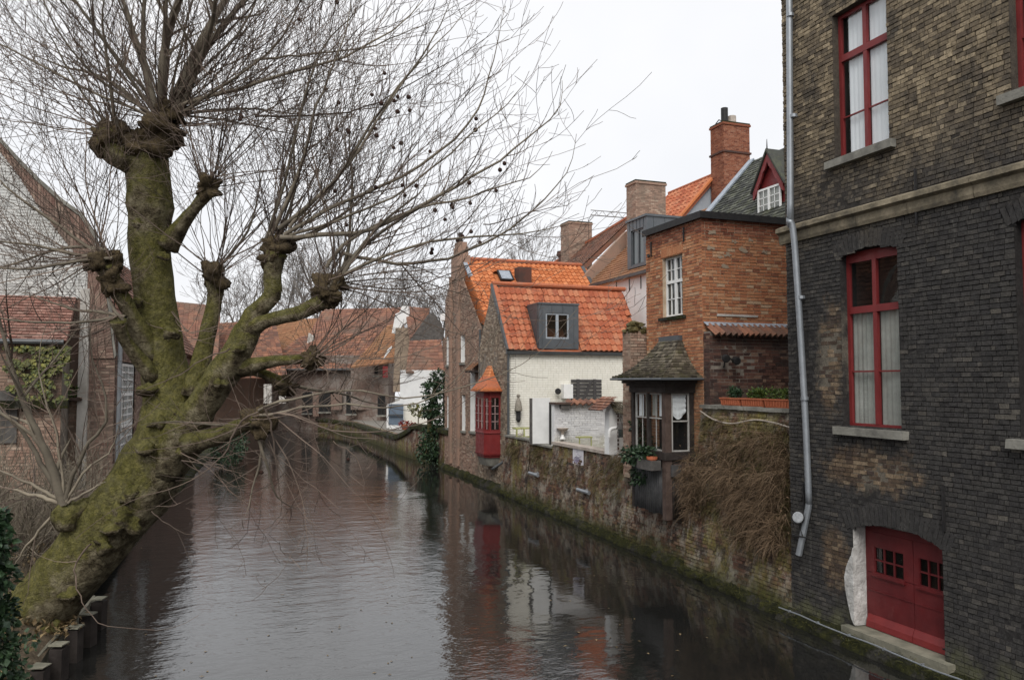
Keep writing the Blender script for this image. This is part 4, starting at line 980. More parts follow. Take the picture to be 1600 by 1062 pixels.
for _ in range(40):
    t = rnd.random() ** 3; a = rp(t); y = rnd.uniform(a[1] + 0.8, a[2]); mm.ball((a[0], y, a[3] + 0.02), rnd.uniform(0.02, 0.055), 6, 4, 0.6, lump=0.5)
mm.build('moss_cushion', 'moss', bay, stuff=True)
mb = MB(); mb.ball((11.0, 16.78, 1.12), 0.25, 10, 8, 0.7, lump=0.7).build('plaster_lump', 'plaster_pale', T)
# window box and ivy on the bay
WBX = thing('window_box', (BX - 0.15, 17.3, 2.35), 'wooden window box with terracotta pot under the bay casement', 'window box')
mb = MB(); x0, x1, y0, y1 = BX - 0.34, BX - 0.06, 17.06, 17.75
mb.wbox((x0, y0, 2.36), (x1, y1, 2.38)).wbox((x0, y0, 2.381), (x0 + 0.02, y1, 2.60)).wbox((x1 - 0.02, y0, 2.381), (x1, y1, 2.60)).wbox((x0 + 0.021, y0, 2.381), (x1 - 0.021, y0 + 0.02, 2.60)).wbox((x0 + 0.021, y1 - 0.02, 2.381), (x1 - 0.021, y1, 2.60)).build('box', 'grey_wood', WBX)
MB().lathe((BX - 0.2, 17.25, 2.42), [(0.09, 0), (0.12, 0.2), (0.135, 0.2), (0.135, 0.26), (0.11, 0.26), (0.1, 0.2)], 14).build('flower_pot', 'terracotta', WBX)
mb = MB(); leaves_blob(mb, (BX - 0.2, 17.65, 2.72), 0.22, 0.42, 0.2, 340, 0.10, shell=0.3); leaves_blob(mb, (BX - 0.22, 18.2, 2.62), 0.22, 0.4, 0.25, 320, 0.10, shell=0.3); mb.build('leafy_plant', 'ivy', WBX, stuff=True)
mb = MB()
for (x, y, z, r, n) in ((10.75, 18.95, 2.7, 0.35, 320), (10.6, 18.8, 2.2, 0.3, 260), (10.3, 18.4, 2.1, 0.22, 160), (10.7, 19.2, 3.3, 0.2, 140), (10.75, 19.3, 1.9, 0.25, 140), (10.15, 18.0, 2.05, 0.2, 90)): leaves_blob(mb, (x, y, z), r, r, r * 1.1, n, 0.10, hang=0.4, shell=0.2)
mb.build('ivy_plant', 'ivy', label='dark ivy climbing the far side of the timber bay', cat='ivy', kind='stuff')

# ------------------------------------------------------------------ garden wall along the canal
G = thing('garden_wall', (11.0, 25.5, 0), 'stained low brick garden wall along the canal below the cream house', 'wall')
GF = Fr((10.76, 30.62, 0), CW, (0.10, 0, 1))
brickwork(G, GF, 2.72, 0.1, 2.30, 'brick_quay', 'mortar_quay', single=0, proud=0.02, wob=0.05)
brickwork(G, GF.sub(2.80, 0, -0.03), 2.05, 0.1, 2.2, 'brick_quay', 'mortar_quay', single=0, proud=0.02, wob=0.06)
brickwork(G, GF.sub(4.86, 0), 5.6, 0.1, 2.34, 'brick_quay', 'mortar_quay', single=0, proud=0.02, wob=0.05)
block('wall_core', 11.045, 11.3, 20.2, 30.6, -0.5, 2.18, 'mortar_quay', G)
for i in range(4): MB().wbox((10.93, 29.97 - i * 0.67, 2.302), (11.33, 30.61 - i * 0.67, 2.37)).build('coping_brick_course', 'stone', G)
for i in range(3): MB().wbox((10.9, 27.12 - i * 0.67, 2.205), (11.33, 27.76 - i * 0.67, 2.27)).build('coping_slab', 'stone', G)
for i in range(6): MB().wbox((10.92, 25.0 - i * 0.72, 2.345), (11.36, 25.71 - i * 0.72, 2.44)).build('coping_slab', 'stone_pale', G)
ledge(G, 20.2, 30.7, 10.5, 10.8, 0.18, amp=0.08, x1=10.72)
for (py_, yy) in ((26.88, 1.22), (22.71, 1.14)):
    mb = MB(); mb.tube([Vector((11.0, py_, yy)), Vector((10.78, py_, yy - 0.02))], 0.05, 10); mb.tube([Vector((10.72, py_ + 0.42, yy - 0.02)), Vector((10.72, py_ - 0.42, yy - 0.03))], 0.06, 10); mb.build('overflow_pipe', 'pipe_zinc', G)
do, dm = MB(), MB()
for (y, z, n) in ((29.8, 1.95, 14), (29.3, 1.7, 14), (28.9, 1.9, 12), (27.2, 1.9, 14), (26.7, 1.7, 14), (26.2, 1.4, 12), (25.6, 1.3, 14), (25.0, 1.5, 14), (24.4, 1.5, 12), (23.6, 1.4, 12), (22.4, 1.6, 12), (21.6, 1.6, 16), (21.0, 2.0, 16), (20.8, 1.4, 16), (20.5, 2.3, 14), (20.3, 1.0, 10)):
    for _ in range(n): tuft(do if rnd.random() < 0.6 else dm, (10.97, y + rnd.gauss(0, 0.25), z + rnd.gauss(0, 0.2)), Vector((-0.6, rnd.uniform(-0.4, 0.4), rnd.uniform(-0.5, 0.4))), 18, rnd.uniform(0.22, 0.45), 0.012, 1.1, 0.7)
do.build('wall_weed', 'dead_olive', label='olive weeds hanging from the low garden wall', cat='weeds', kind='stuff'); dm.build('wall_creeper', 'dead', label='brown dry stems hanging from the low garden wall', cat='creeper', kind='stuff')
# a notice board with faded print
sg = thing('notice_board', (10.97, 23.6, 1.84), 'white notice board with faded drawing on the garden wall', 'sign')
MB().wbox((10.955, 23.17, 1.84), (10.975, 24.0, 2.38)).build('board', 'paper', sg)
mb = MB(); sfm = Fr((10.955, 24.0, 1.84), CW)
for k in range(16):
    a, b = rnd.uniform(0.06, 0.5), rnd.uniform(0.06, 0.44); mb.tube([sfm.p(a, b, 0.004), sfm.p(a + rnd.uniform(0.05, 0.25), b + rnd.uniform(-0.08, 0.08), 0.004)], 0.006, 4)
for k in range(6): mb.box(sfm, 0.08, rnd.uniform(0.5, 0.75), 0.05 + k * 0.03, 0.06 + k * 0.03, 0.002, 0.005)
mb.build('faded_print', 'ink', sg, stuff=True)
MB().wbox((10.952, 23.15, 1.82), (10.978, 23.169, 2.4)).build('board_edge', 'brown_wood', sg)
MB().wbox((10.952, 24.001, 1.82), (10.978, 24.02, 2.4)).build('board_edge', 'brown_wood', sg)

# ------------------------------------------------------------------ courtyard
WW = thing('courtyard_wall', (12.0, 25.9, 1.95), 'whitewashed courtyard wall with scalloped pantile coping', 'wall')
brickwork(WW, Fr((11.05, 25.75, 0), FX), 2.35, 2.0, 3.72, 'brick_white', 'white_wall', single=0, proud=0.012, wob=0.03)
block('wall_core', 11.05, 13.4, 25.763, 26.0, 1.9, 3.72, 'white_wall', WW)
tf = Fr((11.6, 25.55, 3.68), FX, (0, 0.4, 0.12)); mes = pantile('tile_old', 0.235, 0.5)
for i in range(8): piece('coping_tile', mes[rnd.randrange(12)], fmtx(tf, tf.p(0.1 + i * 0.232, 0.22, 0.05)), WW)
MB().wbox((11.0, 25.55, 3.73), (11.75, 26.1, 3.80)).build('timber_cap', 'brown_wood', WW); MB().wbox((11.25, 25.6, 3.58), (11.62, 25.76, 3.725)).build('cap_board', 'grey_wood', WW)
GP = thing('white_gate', (11.05, 26.9, 2.2), 'plain white gate leaf standing on the garden wall', 'gate')
x0, x1 = on(832, 650, 1, 26.9).x, on(860, 650, 1, 26.9).x
MB().wbox((x0, 26.9, 2.28), (x1, 26.94, 3.93)).build('gate_leaf', 'white_paint', GP); MB().wbox((x0 - 0.06, 26.9, 2.28), (x0 - 0.002, 27.05, 3.92)).build('gate_edge', 'grey_wood', GP)
xx = on(859, 660, 1, 26.5).x
MB().wbox((xx, 26.45, 2.2), (xx + 0.12, 26.57, 3.78)).build('gate_post', 'iron', label='black steel gate post between white gate and whitewashed wall', cat='post')
PL = thing('white_pillar', (11.5, 21.2, 1.95), 'white rendered pillar with small mossy tile roof beside the bay', 'pillar')
xa, xb = on(950, 660, 1, 21.4).x, on(962, 660, 1, 21.4).x
mb = MB(); f3 = Fr((xa, 21.3, 0), FX); mb.prism(f3, [(-0.02, 2.36), (xb - xa, 2.36), (xb - xa, 3.75), (0.12, 3.9), (0.0, 3.6)], -0.3, 0).build('pillar_shaft', 'white_wall', PL)
MB().wbox((xb + 0.005, 21.32, 1.9), (xb + 0.9, 21.5, 3.6)).build('back_wall', 'white_wall', PL)
for i in range(9): MB().wbox((xb - 0.0, 21.29, 2.5 + i * 0.12), (xb + 0.05, 21.315, 2.57 + i * 0.12)).build('brick_edge', 'brick_red', PL)
tf = Fr((xa - 0.12, 21.0, 3.62), FX, (0, 0.5, 0.34))
plain_tiles(PL, Fr((xa + 0.02, 20.95, 3.56), FX, (0, 0.5, 0.36)), lambda v: (0.0, 0.95) if v < 0.6 else None, 'tile_moss', 0.13, 0.1)
plain_tiles(PL, Fr((xa - 0.35, 22.0, 3.66), (0, -1, 0), (0.5, 0, 0.42)), lambda v: (0.0, 1.0) if v < 0.55 else None, 'tile_old', 0.16, 0.12)
MB().tube(spline([Vector((xb + 0.8, 21.05, 3.17)), Vector((xb + 0.15, 21.05, 3.16)), Vector((xa + 0.0, 21.05, 3.15)), Vector((xa - 0.12, 21.05, 3.08)), Vector((xa - 0.14, 21.05, 2.9))], 16), 0.05, 10).build('white_pipe', 'white_paint', label='curved white pipe crossing in front of the white pillar', cat='pipe')
LN = thing('hanging_lantern', on(970, 690, 1, 20.6), 'small hanging lantern with cone shade beside the bay', 'lantern')
lx = on(970, 670, 1, 20.6)
MB().lathe(lx, [(0.14, 0), (0.05, 0.18), (0.02, 0.2)], 10).build('shade', 'grey_wood', LN); MB().tube([lx + Z * 0.2, lx + Z * 0.42], 0.008, 5).tube(spline([lx + Z * 0.3 + _rt * 0.04, lx + Z * 0.38, lx + Z * 0.3 - _rt * 0.04], 6), 0.008, 5).build('hook', 'iron', LN)
MB().lathe(lx - Z * 0.24, [(0.07, 0), (0.09, 0.23), (0.09, 0.24)], 10).build('lamp_body', 'glass_dark', LN)
BO = thing('wall_bowl', on(880, 676, 1, 25.6), 'small stone wall fountain bowl on the whitewashed wall', 'fountain'); q = on(879, 672, 1, 25.6)
MB().lathe(q, [(0.05, -0.14), (0.07, -0.05), (0.2, 0.04), (0.22, 0.08), (0.18, 0.08)], 14).build('bowl', 'stone_pale', BO); MB().lathe(q - Z * 0.3, [(0.1, 0), (0.05, 0.1), (0.045, 0.17)], 10).build('foot', 'white_paint', BO)
BE = thing('garden_bench', on(910, 694, 1, 25.2), 'small green bench frame against the whitewashed wall', 'bench'); a = on(901, 683, 1, 25.2); b = on(922, 683, 1, 25.2)
MB().wbox((a.x, 25.0, a.z - 0.02), (b.x, 25.3, a.z + 0.03)).build('seat', 'green_paint', BE)
for x in (a.x + 0.02, b.x - 0.05): MB().wbox((x, 25.02, a.z - 0.45), (x + 0.03, 25.06, a.z - 0.021)).build('leg', 'green_paint', BE)
TB_ = thing('garden_table', on(825, 690, 1, 29.5), 'weathered yellow-green trestle behind the garden wall', 'table'); a = on(803, 668, 1, 29.5); b = on(828, 668, 1, 29.5)
MB().wbox((a.x, 29.3, a.z - 0.05), (b.x, 29.7, a.z + 0.0)).build('top', 'green_paint', TB_); MB().wbox((a.x + 0.02, 29.3, a.z - 0.45), (b.x - 0.02, 29.33, a.z - 0.32)).build('rail', 'green_paint', TB_)
for x in (a.x + 0.03, (a.x + b.x) / 2, b.x - 0.06): MB().wbox((x, 29.29, a.z - 0.6), (x + 0.05, 29.36, a.z - 0.051)).build('leg', 'green_paint', TB_)

# ------------------------------------------------------------------ cream house with red pantiles
WX, WY, WE, WRY, WRZ = 11.1, 30.7, 5.78, 32.67, 8.73
Wh = thing('cream_house', (14, 32, 1.9), 'low cream-painted house with red pantile roof and zinc dormer', 'house')
brickwork(Wh, Fr((WX, WY, 0), FX), 6.1, 1.9, WE - 0.12, 'brick_cream', 'mortar_cream', single=0, proud=0.003, bl=0.24, bh=0.082, j=0.014, jit=0.0008)
block('wall_core', WX + 0.02, 17.2, WY + 0.014, WY + 0.3, 1.8, WE - 0.1, 'mortar_cream', Wh)
gy1 = 2 * WRY - WY
def gclip(v):
    if v < WE: return (0.0, gy1 - WY)
    k = (v - WE) / (WRZ - WE) * (gy1 - WY) / 2; return (k, gy1 - WY - k)
brickwork(Wh, Fr((WX, gy1, 0), CW), gy1 - WY, 0.1, WRZ - 0.1, 'brick_pale', 'mortar_grey', single=0, proud=0.02, wob=0.04, clip=gclip, bl=0.2, bh=0.075)
mb = MB(); mb.prism(Fr((WX + 0.014, gy1, 0), CW), [(0, -0.5), (gy1 - WY - 0.01, -0.5), (gy1 - WY - 0.01, WE), ((gy1 - WY) / 2, WRZ - 0.03), (0, WE)], -0.35, 0).build('gable_core', 'mortar_grey', Wh)
mb = MB(); mb.prism(Fr((WX + 0.02, gy1, 0), CW), [(0, WE - 0.03), (gy1 - WY + 0.1, WE - 0.12), ((gy1 - WY) / 2, WRZ - 0.02)], -6.3, -0.3).build('roof_base', 'tile_red', Wh)
MB().wbox((16.9, WY + 0.05, 1.9), (17.25, gy1, WE)).build('end_wall', 'mortar_cream', Wh)
Vw = Vector((0, WRY - WY + 0.1, WRZ - WE)); WF = Fr((WX + 0.03, WY - 0.1, WE + 0.03), FX, Vw); WL = Vw.length
dx0, dx1, dz1 = 12.47, 14.30, 7.76
def wkeep(u, v, p):
    if dx0 - 0.1 < p.x < dx1 + 0.1 and p.z < dz1 - 0.02: return None
    return 'one'
pantile_roof(Wh, WF, 6.0, WL, 'tile_red', 0.252, 0.338, wkeep, xr=lambda v: 5.85 + 0.55 * v / WL)
mb = MB(); mb.tube([WF.p(-0.05, WL, 0.06), WF.p(6.45, WL, 0.06)], 0.10, 8); rg = mb.build('ridge', 'tile_red', Wh)
MB().box(WF, -0.10, -0.03, 0, WL, -0.1, 0.07).build('verge_board', 'gutter', Wh); MB().box(WF, -0.02, 0.12, 0, WL, 0.02, 0.085, jit=0.01).build('verge_tile', 'tile_red', Wh)
mb = MB(); f2 = Fr(WF.p(0, 0, 0), FX)
mb.prism(Fr((WX - 0.02, WY, 0), (0, -1, 0)), [(0.02, WE - 0.13), (0.18, WE - 0.13), (0.22, WE + 0.0), (0.02, WE + 0.0)], -6.0, 0.06).build('gutter', 'gutter', Wh)
mb = MB(); mb.tube(spline([Vector((WX + 0.02, WY - 0.14, WE - 0.1)), Vector((WX + 0.0, WY - 0.1, WE - 0.35)), Vector((WX, WY - 0.09, 4.0)), Vector((WX, WY - 0.09, 1.55)), Vector((WX - 0.1, WY - 0.05, 1.35)), Vector((WX - 0.55, WY + 0.35, 0.95))], 26), 0.055, 8).build('downpipe', 'gutter', Wh, smooth=True)
# zinc dormer
dor = MB(); dyf = WY - 0.02; z0, z1 = WE + 0.12, dz1
back = WY - 0.1 + (z1 - WE) * (WRY - WY + 0.1) / (WRZ - WE)
dor.wbox((dx0, dyf, z0), (dx0 + 0.32, dyf + 0.1, z1)).wbox((dx1 - 0.44, dyf, z0), (dx1, dyf + 0.1, z1)).wbox((dx0 + 0.32, dyf, z0), (dx1 - 0.44, dyf + 0.1, z0 + 0.42)).wbox((dx0 + 0.32, dyf, z1 - 0.36), (dx1 - 0.44, dyf + 0.1, z1))
dor.prism(Fr((dx0, dyf + 0.1, 0), (0, 1, 0)), [(0, z0), (back - dyf + 0.1, z1), (0, z1)], -0.02, 0.0)
dor.prism(Fr((dx1 - 0.02, dyf + 0.1, 0), (0, 1, 0)), [(0, z0), (back - dyf + 0.1, z1), (0, z1)], -0.02, 0.0)
dor.wbox((dx0 - 0.03, dyf - 0.04, z1 + 0.002), (dx1 + 0.03, back + 0.25, z1 + 0.07))
dr = dor.build('dormer', 'zinc', Wh, label='square dark zinc dormer with two-light window')
for x in (dx0 + 0.16, dx0 + 0.6, dx0 + 1.1, dx1 - 0.22): MB().wbox((x, dyf - 0.018, z0 if (x < dx0 + 0.3 or x > dx1 - 0.4) else z1 - 0.35), (x + 0.018, dyf - 0.001, z1)).build('standing_seam', 'zinc', dr)
ww, hh = dx1 - 0.44 - dx0 - 0.32, z1 - 0.36 - z0 - 0.42
window(Wh, Fr((dx0 + 0.32, dyf, z0 + 0.42), FX), ww, hh, 0.03, 0.07, [(ww / 2, 0.12)], (), (), 'grey_paint', gl='glass_dark', sill=None, roomd=0.6)
# slatted shutter, wall lamp, box, wicker ornament on the cream wall
SH = thing('slatted_shutter', (14.7, 30.65, 3.7), 'dark slatted wooden shutter on the cream wall', 'shutter')
a = on(893, 592, 1, 30.62); b = on(941, 632, 1, 30.62); ns = 7
for i in range(ns):
    zz = b.z + (a.z - b.z) * i / ns; MB().wbox((a.x, 30.67, zz + 0.018), (b.x, 30.688, zz + (a.z - b.z) / ns - 0.018)).build('slat', 'slat_wood', SH)
for x in (a.x + 0.25, b.x - 0.4): MB().wbox((x, 30.65, b.z), (x + 0.14, 30.669, a.z)).build('batten', 'slat_wood', SH)
sfm = Fr((a.x + 0.4, 30.668, b.z), FX); mb = MB(); L = b.x - a.x - 0.8; mb.prism(sfm, [(0, 0.02), (0.14, 0.02), (L, a.z - b.z - 0.05), (L - 0.14, a.z - b.z - 0.05)], 0, 0.02).build('brace', 'slat_wood', SH)
a = on(878, 600, 1, 30.6); b = on(893, 622, 1, 30.6); MB().wbox((a.x, 30.4, b.z), (b.x - 0.02, 30.68, a.z)).build('meter_box', 'white_paint', label='white box on the cream wall beside the slatted shutter', cat='box')
LM = thing('wall_lamp', on(872, 611, 1, 30.5), 'small round dark lamp on the cream wall', 'lamp'); c = on(872, 611, 1, 30.5)
MB().lathe(c, [(0.1, -0.02), (0.13, 0.05), (0.1, 0.1)], 12, (-0.5, -1, 0)).build('lamp_head', 'iron', LM); MB().tube([c, c + Vector((0.05, 0.2, -0.05))], 0.02, 6).build('arm', 'iron', LM)
WK = thing('wicker_ornament', on(810, 660, 1, 30.55), 'long wicker bird basket hanging on the cream wall', 'basket'); c = on(810, 640, 1, 30.55)
MB().lathe(c - Z * 0.05, [(0.15, 0), (0.16, 0.04), (0.12, 0.35), (0.05, 0.52), (0.03, 0.56)], 12).build('basket_hood', 'wicker', WK, smooth=True); MB().lathe(c - Z * 0.5, [(0.05, 0), (0.1, 0.1), (0.09, 0.3), (0.1, 0.448)], 10).build('basket_base', 'iron', WK); MB().lathe(c + Z * 0.51, [(0.05, 0), (0.08, 0.06), (0.05, 0.12)], 10).build('finial_ring', 'wicker', WK)
ledge(Wh, 30.7, 34.6, 10.82, 11.13, 0.26, amp=0.08)
# ------------------------------------------------------------------ red timber oriel
OX0, OY0, OY1 = 10.45, 31.55, 33.25
Or = thing('red_oriel', (10.75, 32.4, 1.3), 'red timber oriel with orange tiled cap on the cream house gable', 'oriel')
ch = 0.28                                      # splayed front corners
ring = [(WX, OY1), (OX0 + ch * 0.6, OY1), (OX0, OY1 - ch), (OX0, OY0 + ch), (OX0 + ch * 0.6, OY0), (WX, OY0)]
def ringmb(mb, sc0, z0, sc1, z1):
    def pt(p, s): return Vector((WX - (WX - p[0]) * s, 32.4 + (p[1] - 32.4) * s, 0))
    k = len(ring); vs_ = [pt(p, sc0) + Z * z0 for p in ring] + [pt(p, sc1) + Z * z1 for p in ring]
    return mb.add(vs_, [(i, i + 1, i + 1 + k, i + k) for i in range(k - 1)] + [tuple(range(k, 2 * k)), tuple(range(k - 1, -1, -1))])
mb = MB(); ringmb(mb, 0.94, 1.36, 0.94, 1.44); ringmb(mb, 1.0, 1.441, 1.03, 1.52); ringmb(mb, 0.99, 1.521, 0.99, 2.38); ringmb(mb, 1.04, 2.381, 1.02, 2.45); mb.build('oriel_base', 'red_paint', Or)
mb = MB(); ringmb(mb, 1.0, 3.92, 1.0, 4.1); ringmb(mb, 1.05, 4.101, 1.1, 4.17); mb.build('oriel_head', 'red_paint', Or)
mb = MB(); ringmb(mb, 0.75, 1.0, 0.9, 1.359); mb.build('corbel', 'stone', Or)
for i in range(5):
    p, q = Vector((ring[i][0], ring[i][1], 2.45)), Vector((ring[i + 1][0], ring[i + 1][1], 2.45)); d = q - p; L = d.length
    f = Fr(p, d); nb = 2 if L > 0.5 else 1
    window(Or, f, L, 1.47, 0.0, 0.09 if L > 0.5 else 0.07, [(L / 2, 0.06)] if L > 1 else (), (), grid_bars(0.09, L - 0.09, 0.09, 1.38, 4 if L > 1 else 3 if L > 0.5 else 2, 4, 0.022), 'red_paint', barmat='bar_pink', gl='glass', room=False, name='oriel_window', depth=0.05)
MB().wbox((WX - 0.012, OY0 + 0.05, 2.4), (WX - 0.004, OY1 - 0.05, 4.1)).build('dark_interior', 'room', Or)
apex = Vector((WX - 0.22, 32.35, 5.2)); tl_ = MB(); ub = MB(); base = [Vector((WX - (WX - p[0]) * 1.3, 32.4 + (p[1] - 32.4) * 1.26, 4.15)) for p in ring]
for i in range(5):
    a, b = base[i], base[i + 1]; apA, apB = [apex + Vector((0, 0.26 * (1 if q < 2.5 else -1), 0)) for q in (i, i + 1)]; ub.add([a - Z * 0.03, b - Z * 0.03, apB - Z * 0.14, apA - Z * 0.14], [(0, 1, 2, 3)]); nrow = 12
    for r_ in range(nrow):
        t0, t1 = r_ / nrow, min(1, (r_ + 1.2) / nrow); k = (lambda t: t - 0.10 * math.sin(math.pi * t)); e0, e1 = k(t0), k(t1)
        sg0, sg1 = -Z * 0.16 * math.sin(math.pi * t0), -Z * 0.16 * math.sin(math.pi * t1); A, Bq, C_, D_ = a.lerp(apA, t0) + sg0, b.lerp(apB, t0) + sg0, b.lerp(apB, t1) + sg1, a.lerp(apA, t1) + sg1
        lift0, lift1 = Z * 0.05, Z * 0.005
        n = max(1, round((Bq - A).length / 0.15))
        for q in range(n):
            f0, f1 = q / n, (q + 0.94) / n
            P4 = [A.lerp(Bq, f0) + lift0, A.lerp(Bq, f1) + lift0, D_.lerp(C_, f1) + lift1, D_.lerp(C_, f0) + lift1]
            tl_.add(P4 + [P4[0] - Z * 0.05, P4[1] - Z * 0.05], [(0, 1, 2, 3), (4, 5, 1, 0)], rnd.random())
ub.build('cap_base', 'tile_red', Or); tl_.build('cap_tiles', 'tile_bright', Or, stuff=True)
# ------------------------------------------------------------------ gabled house with bright orange pantiles
OHX, OE, ORY, ORZ, OFY = 11.2, 34.52, 38.6, 10.65, 40.7
OH = thing('gabled_house', (14, 37.5, 0), 'narrow brown brick gabled house with bright orange pantile roof', 'house')
EZ = 7.0; sl = (ORZ - EZ) / (ORY - OE); fz = ORZ - sl * (OFY - ORY)
OG = Fr((OHX, OFY, 0), CW); GW = OFY - OE
def oclip(v):
    a = 0.0 if v < fz else (v - fz) / sl
    b = GW if v < EZ else GW - (v - EZ) / sl
    return (a, max(a + 0.02, b))
ohol = [(0.35, 0.75, 5.4, 6.9), (2.95, 3.65, 5.45, 6.85), (0.5, 1.0, 2.15, 3.8), (3.2, 3.75, 2.15, 3.85), (4.55, 5.35, 2.2, 5.0)]
brickwork(OH, OG, GW, 0.1, ORZ, 'brick_brown', 'mortar_grey', ohol, single=0, proud=0.02, wob=0.03, clip=oclip, bl=0.2, bh=0.072)
for (a, b, c, d) in ohol:
    f = OG.sub(a, c); o = MB().box(f, 0.02, b - a, 0, d - c, -0.35, -0.22).build('window', 'white_paint', OH)
    MB().quad(f.p(0, 0, 0), f.p(0, d - c, 0), f.p(0, d - c, -0.22), f.p(0, 0, -0.22)).build('white_reveal', 'white_paint', o)
    MB().box(f, 0.10, b - a - 0.08, 0.1, d - c - 0.1, -0.219, -0.212).build('pane', 'glass_dark', o)
    MB().box(f, -0.06, b - a + 0.06, -0.1, -0.002, -0.2, 0.08).build('sill', 'stone', o)
MB().prism(Fr((OHX + 0.4, OFY, 0), CW), [(0, -0.5), (GW - 0.01, -0.5), (GW - 0.01, EZ), (OFY - ORY, ORZ - 0.05), (0, fz)], -0.3, 0).build('gable_core', 'mortar_grey', OH)
# flat pilaster rising into a gable-top chimney
for u in (1.15, 2.55): MB().box(OG, u, u + 0.28, 0.4, 9.9, -0.02, 0.12).build('pilaster', 'brick_brown', OH)
mb = MB(); cy = ORY + 0.15; mb.wbox((OHX - 0.06, cy - 0.55, 9.7), (OHX + 0.62, cy + 0.62, 10.9)).wbox((OHX - 0.0, cy - 0.42, 10.901), (OHX + 0.55, cy + 0.42, 11.35)).wbox((OHX + 0.05, cy - 0.36, 11.351), (OHX + 0.5, cy + 0.36, 11.6)); chm = mb.build('gable_chimney', 'brick_brown', OH)
MB().lathe((OHX + 0.25, cy, 11.6), [(0.12, 0), (0.13, 0.2), (0.09, 0.22), (0.09, 0.42), (0.13, 0.44), (0.11, 0.52)], 10).build('chimney_pot', 'iron', chm)
Vo = Vector((0, ORY - OE, ORZ - EZ)); OF = Fr((OHX + 0.35, OE - 0.1, EZ + 0.02), FX, Vo); OL = Vo.length
MB().prism(Fr((OHX + 0.36, OFY + 0.1, 0), CW), [(0, fz - 0.03), (GW + 0.1, EZ - 0.03), (OFY - ORY + 0.1, ORZ - 0.03)], -6.9, 0).build('roof_base', 'tile_bright', OH)
def okeep(u, v, p):
    x, y, w = pr(p)
    if abs(p.x - 13.3) < 0.42 and 9.45 < p.z < 10.0: return None
    return 'one' if (y < 452 or x < 768) else None
pantile_roof(OH, OF, 6.6, OL + 0.1, 'tile_bright', 0.262, 0.30, okeep)
MB().tube([OF.p(0.0, OL + 0.08, 0.05), OF.p(6.6, OL + 0.08, 0.05)], 0.11, 8).build('ridge', 'tile_red', OH)
MB().box(OF, 6.5, 6.7, 0, OL, -0.03, 0.07, jit=0.01).build('verge', 'gutter', OH)
a = on(782, 440, 1, 37.2); sk = OF.sub(a.x - OF.O.x, 3.75)
o = MB().box(sk, 0, 0.72, 0, 0.85, 0.02, 0.12).build('skylight', 'iron', OH); MB().box(sk, 0.08, 0.64, 0.08, 0.78, 0.121, 0.128).build('pane', 'lead', o)
MB().wbox((a.x + 0.85, 36.9, 9.2), (a.x + 1.55, 37.5, 10.25)).build('roof_chimney', 'brick_red', OH)
MB().box(OF, -0.1, 0.12, OL - 1.5, OL - 0.2, 0.03, 0.1, jit=0.02).build('lead_soaker', 'lead', OH)
MB().box(OF, -0.15, 0.45, -0.1, 0.25, 0.05, 0.2, jit=0.03).build('kneeler', 'white_paint', OH)
MB().tube([Vector((OHX - 0.05, OE - 0.0, EZ - 0.1)), Vector((OHX - 0.05, OE - 0.05, 4.6))], 0.06, 8).build('downpipe', 'gutter', OH)
plain_tiles(OH, Fr((OHX - 0.45, OE + 1.2, 5.05), CW, (0.4, 0, 0.3)), lambda v: (0, 1.1) if v < 0.5 else None, 'tile_rust', 0.15, 0.11, name='canopy_tiles')
MB().wbox((OHX - 0.4, OE + 0.1, 4.95), (OHX - 0.002, OE + 1.2, 5.02)).build('canopy_board', 'dark_wood', OH)
ledge(OH, 34.6, 41.0, 10.98, 11.25, 0.26, amp=0.08)
# ------------------------------------------------------------------ roofs behind
RH = thing('white_house', (20, 34, 0), 'white rendered house with orange roof and zinc dormer behind the pantiles', 'house')
RX, RE = 18.2, 9.62
block('wall', RX, RX + 0.3, 31.2, 37.5, 0, RE - 0.1, 'white_wall', RH)
block('end_wall', RX, 24, 30.9, 31.19, 0, RE, 'white_wall', RH)
rv_ = Vector((3.4, 0, 3.1)); RF = Fr((RX - 0.18, 37.6, RE - 0.06), CW, rv_)
MB().box(RF, 0, 6.7, 0, rv_.length, -0.12, 0).build('roof_base', 'tile_bright', RH)
plain_tiles(RH, RF, lambda v: (0, 6.7) if v < rv_.length else None, 'tile_rust', 0.22, 0.24)
MB().box(Fr((RX - 0.16, 37.6, RE), CW), 0, 6.7, -0.2, -0.07, 0.0, 0.14).build('gutter', 'gutter', RH)
a = on(1003, 470, 0, RX); f = Fr((RX, a.y + 0.35, 6.9), CW); window(RH, f, 0.7, 1.7, 0.05, 0.08, (), [(0.9, 0.06)], (), 'red_paint', gl='glass_dark', roomd=0.2)
for yy in (32.2, 33.3, 34.6): MB().wbox((RX - 0.03, yy, 8.8), (RX - 0.002, yy + 0.04, 9.4)).build('wall_anchor', 'iron', RH)
d0, d1 = 33.6, 31.75; dm_ = MB(); zz0, zz1 = RE + 0.25, 12.1
dm_.wbox((RX + 0.05, d1, zz1 - 0.45), (RX + 0.15, d0, zz1)).wbox((RX + 0.05, d0 - 0.35, zz0), (RX + 0.15, d0, zz1 - 0.451)).wbox((RX + 0.05, d1, zz0), (RX + 0.15, d1 + 0.3, zz1 - 0.451)).wbox((RX + 0.05, d1 + 0.301, zz0), (RX + 0.15, d0 - 0.351, zz0 + 0.12))
dm_.wbox((RX + 0.151, d1, zz0), (RX + 3.2, d1 + 0.06, zz1)).wbox((RX + 0.151, d0 - 0.06, zz0), (RX + 3.2, d0, zz1)).wbox((RX - 0.03, d1 - 0.06, zz1 + 0.001), (RX + 3.6, d0 + 0.06, zz1 + 0.1))
dro = dm_.build('dormer', 'zinc', RH, label='tall box-shaped zinc dormer seen from the side')
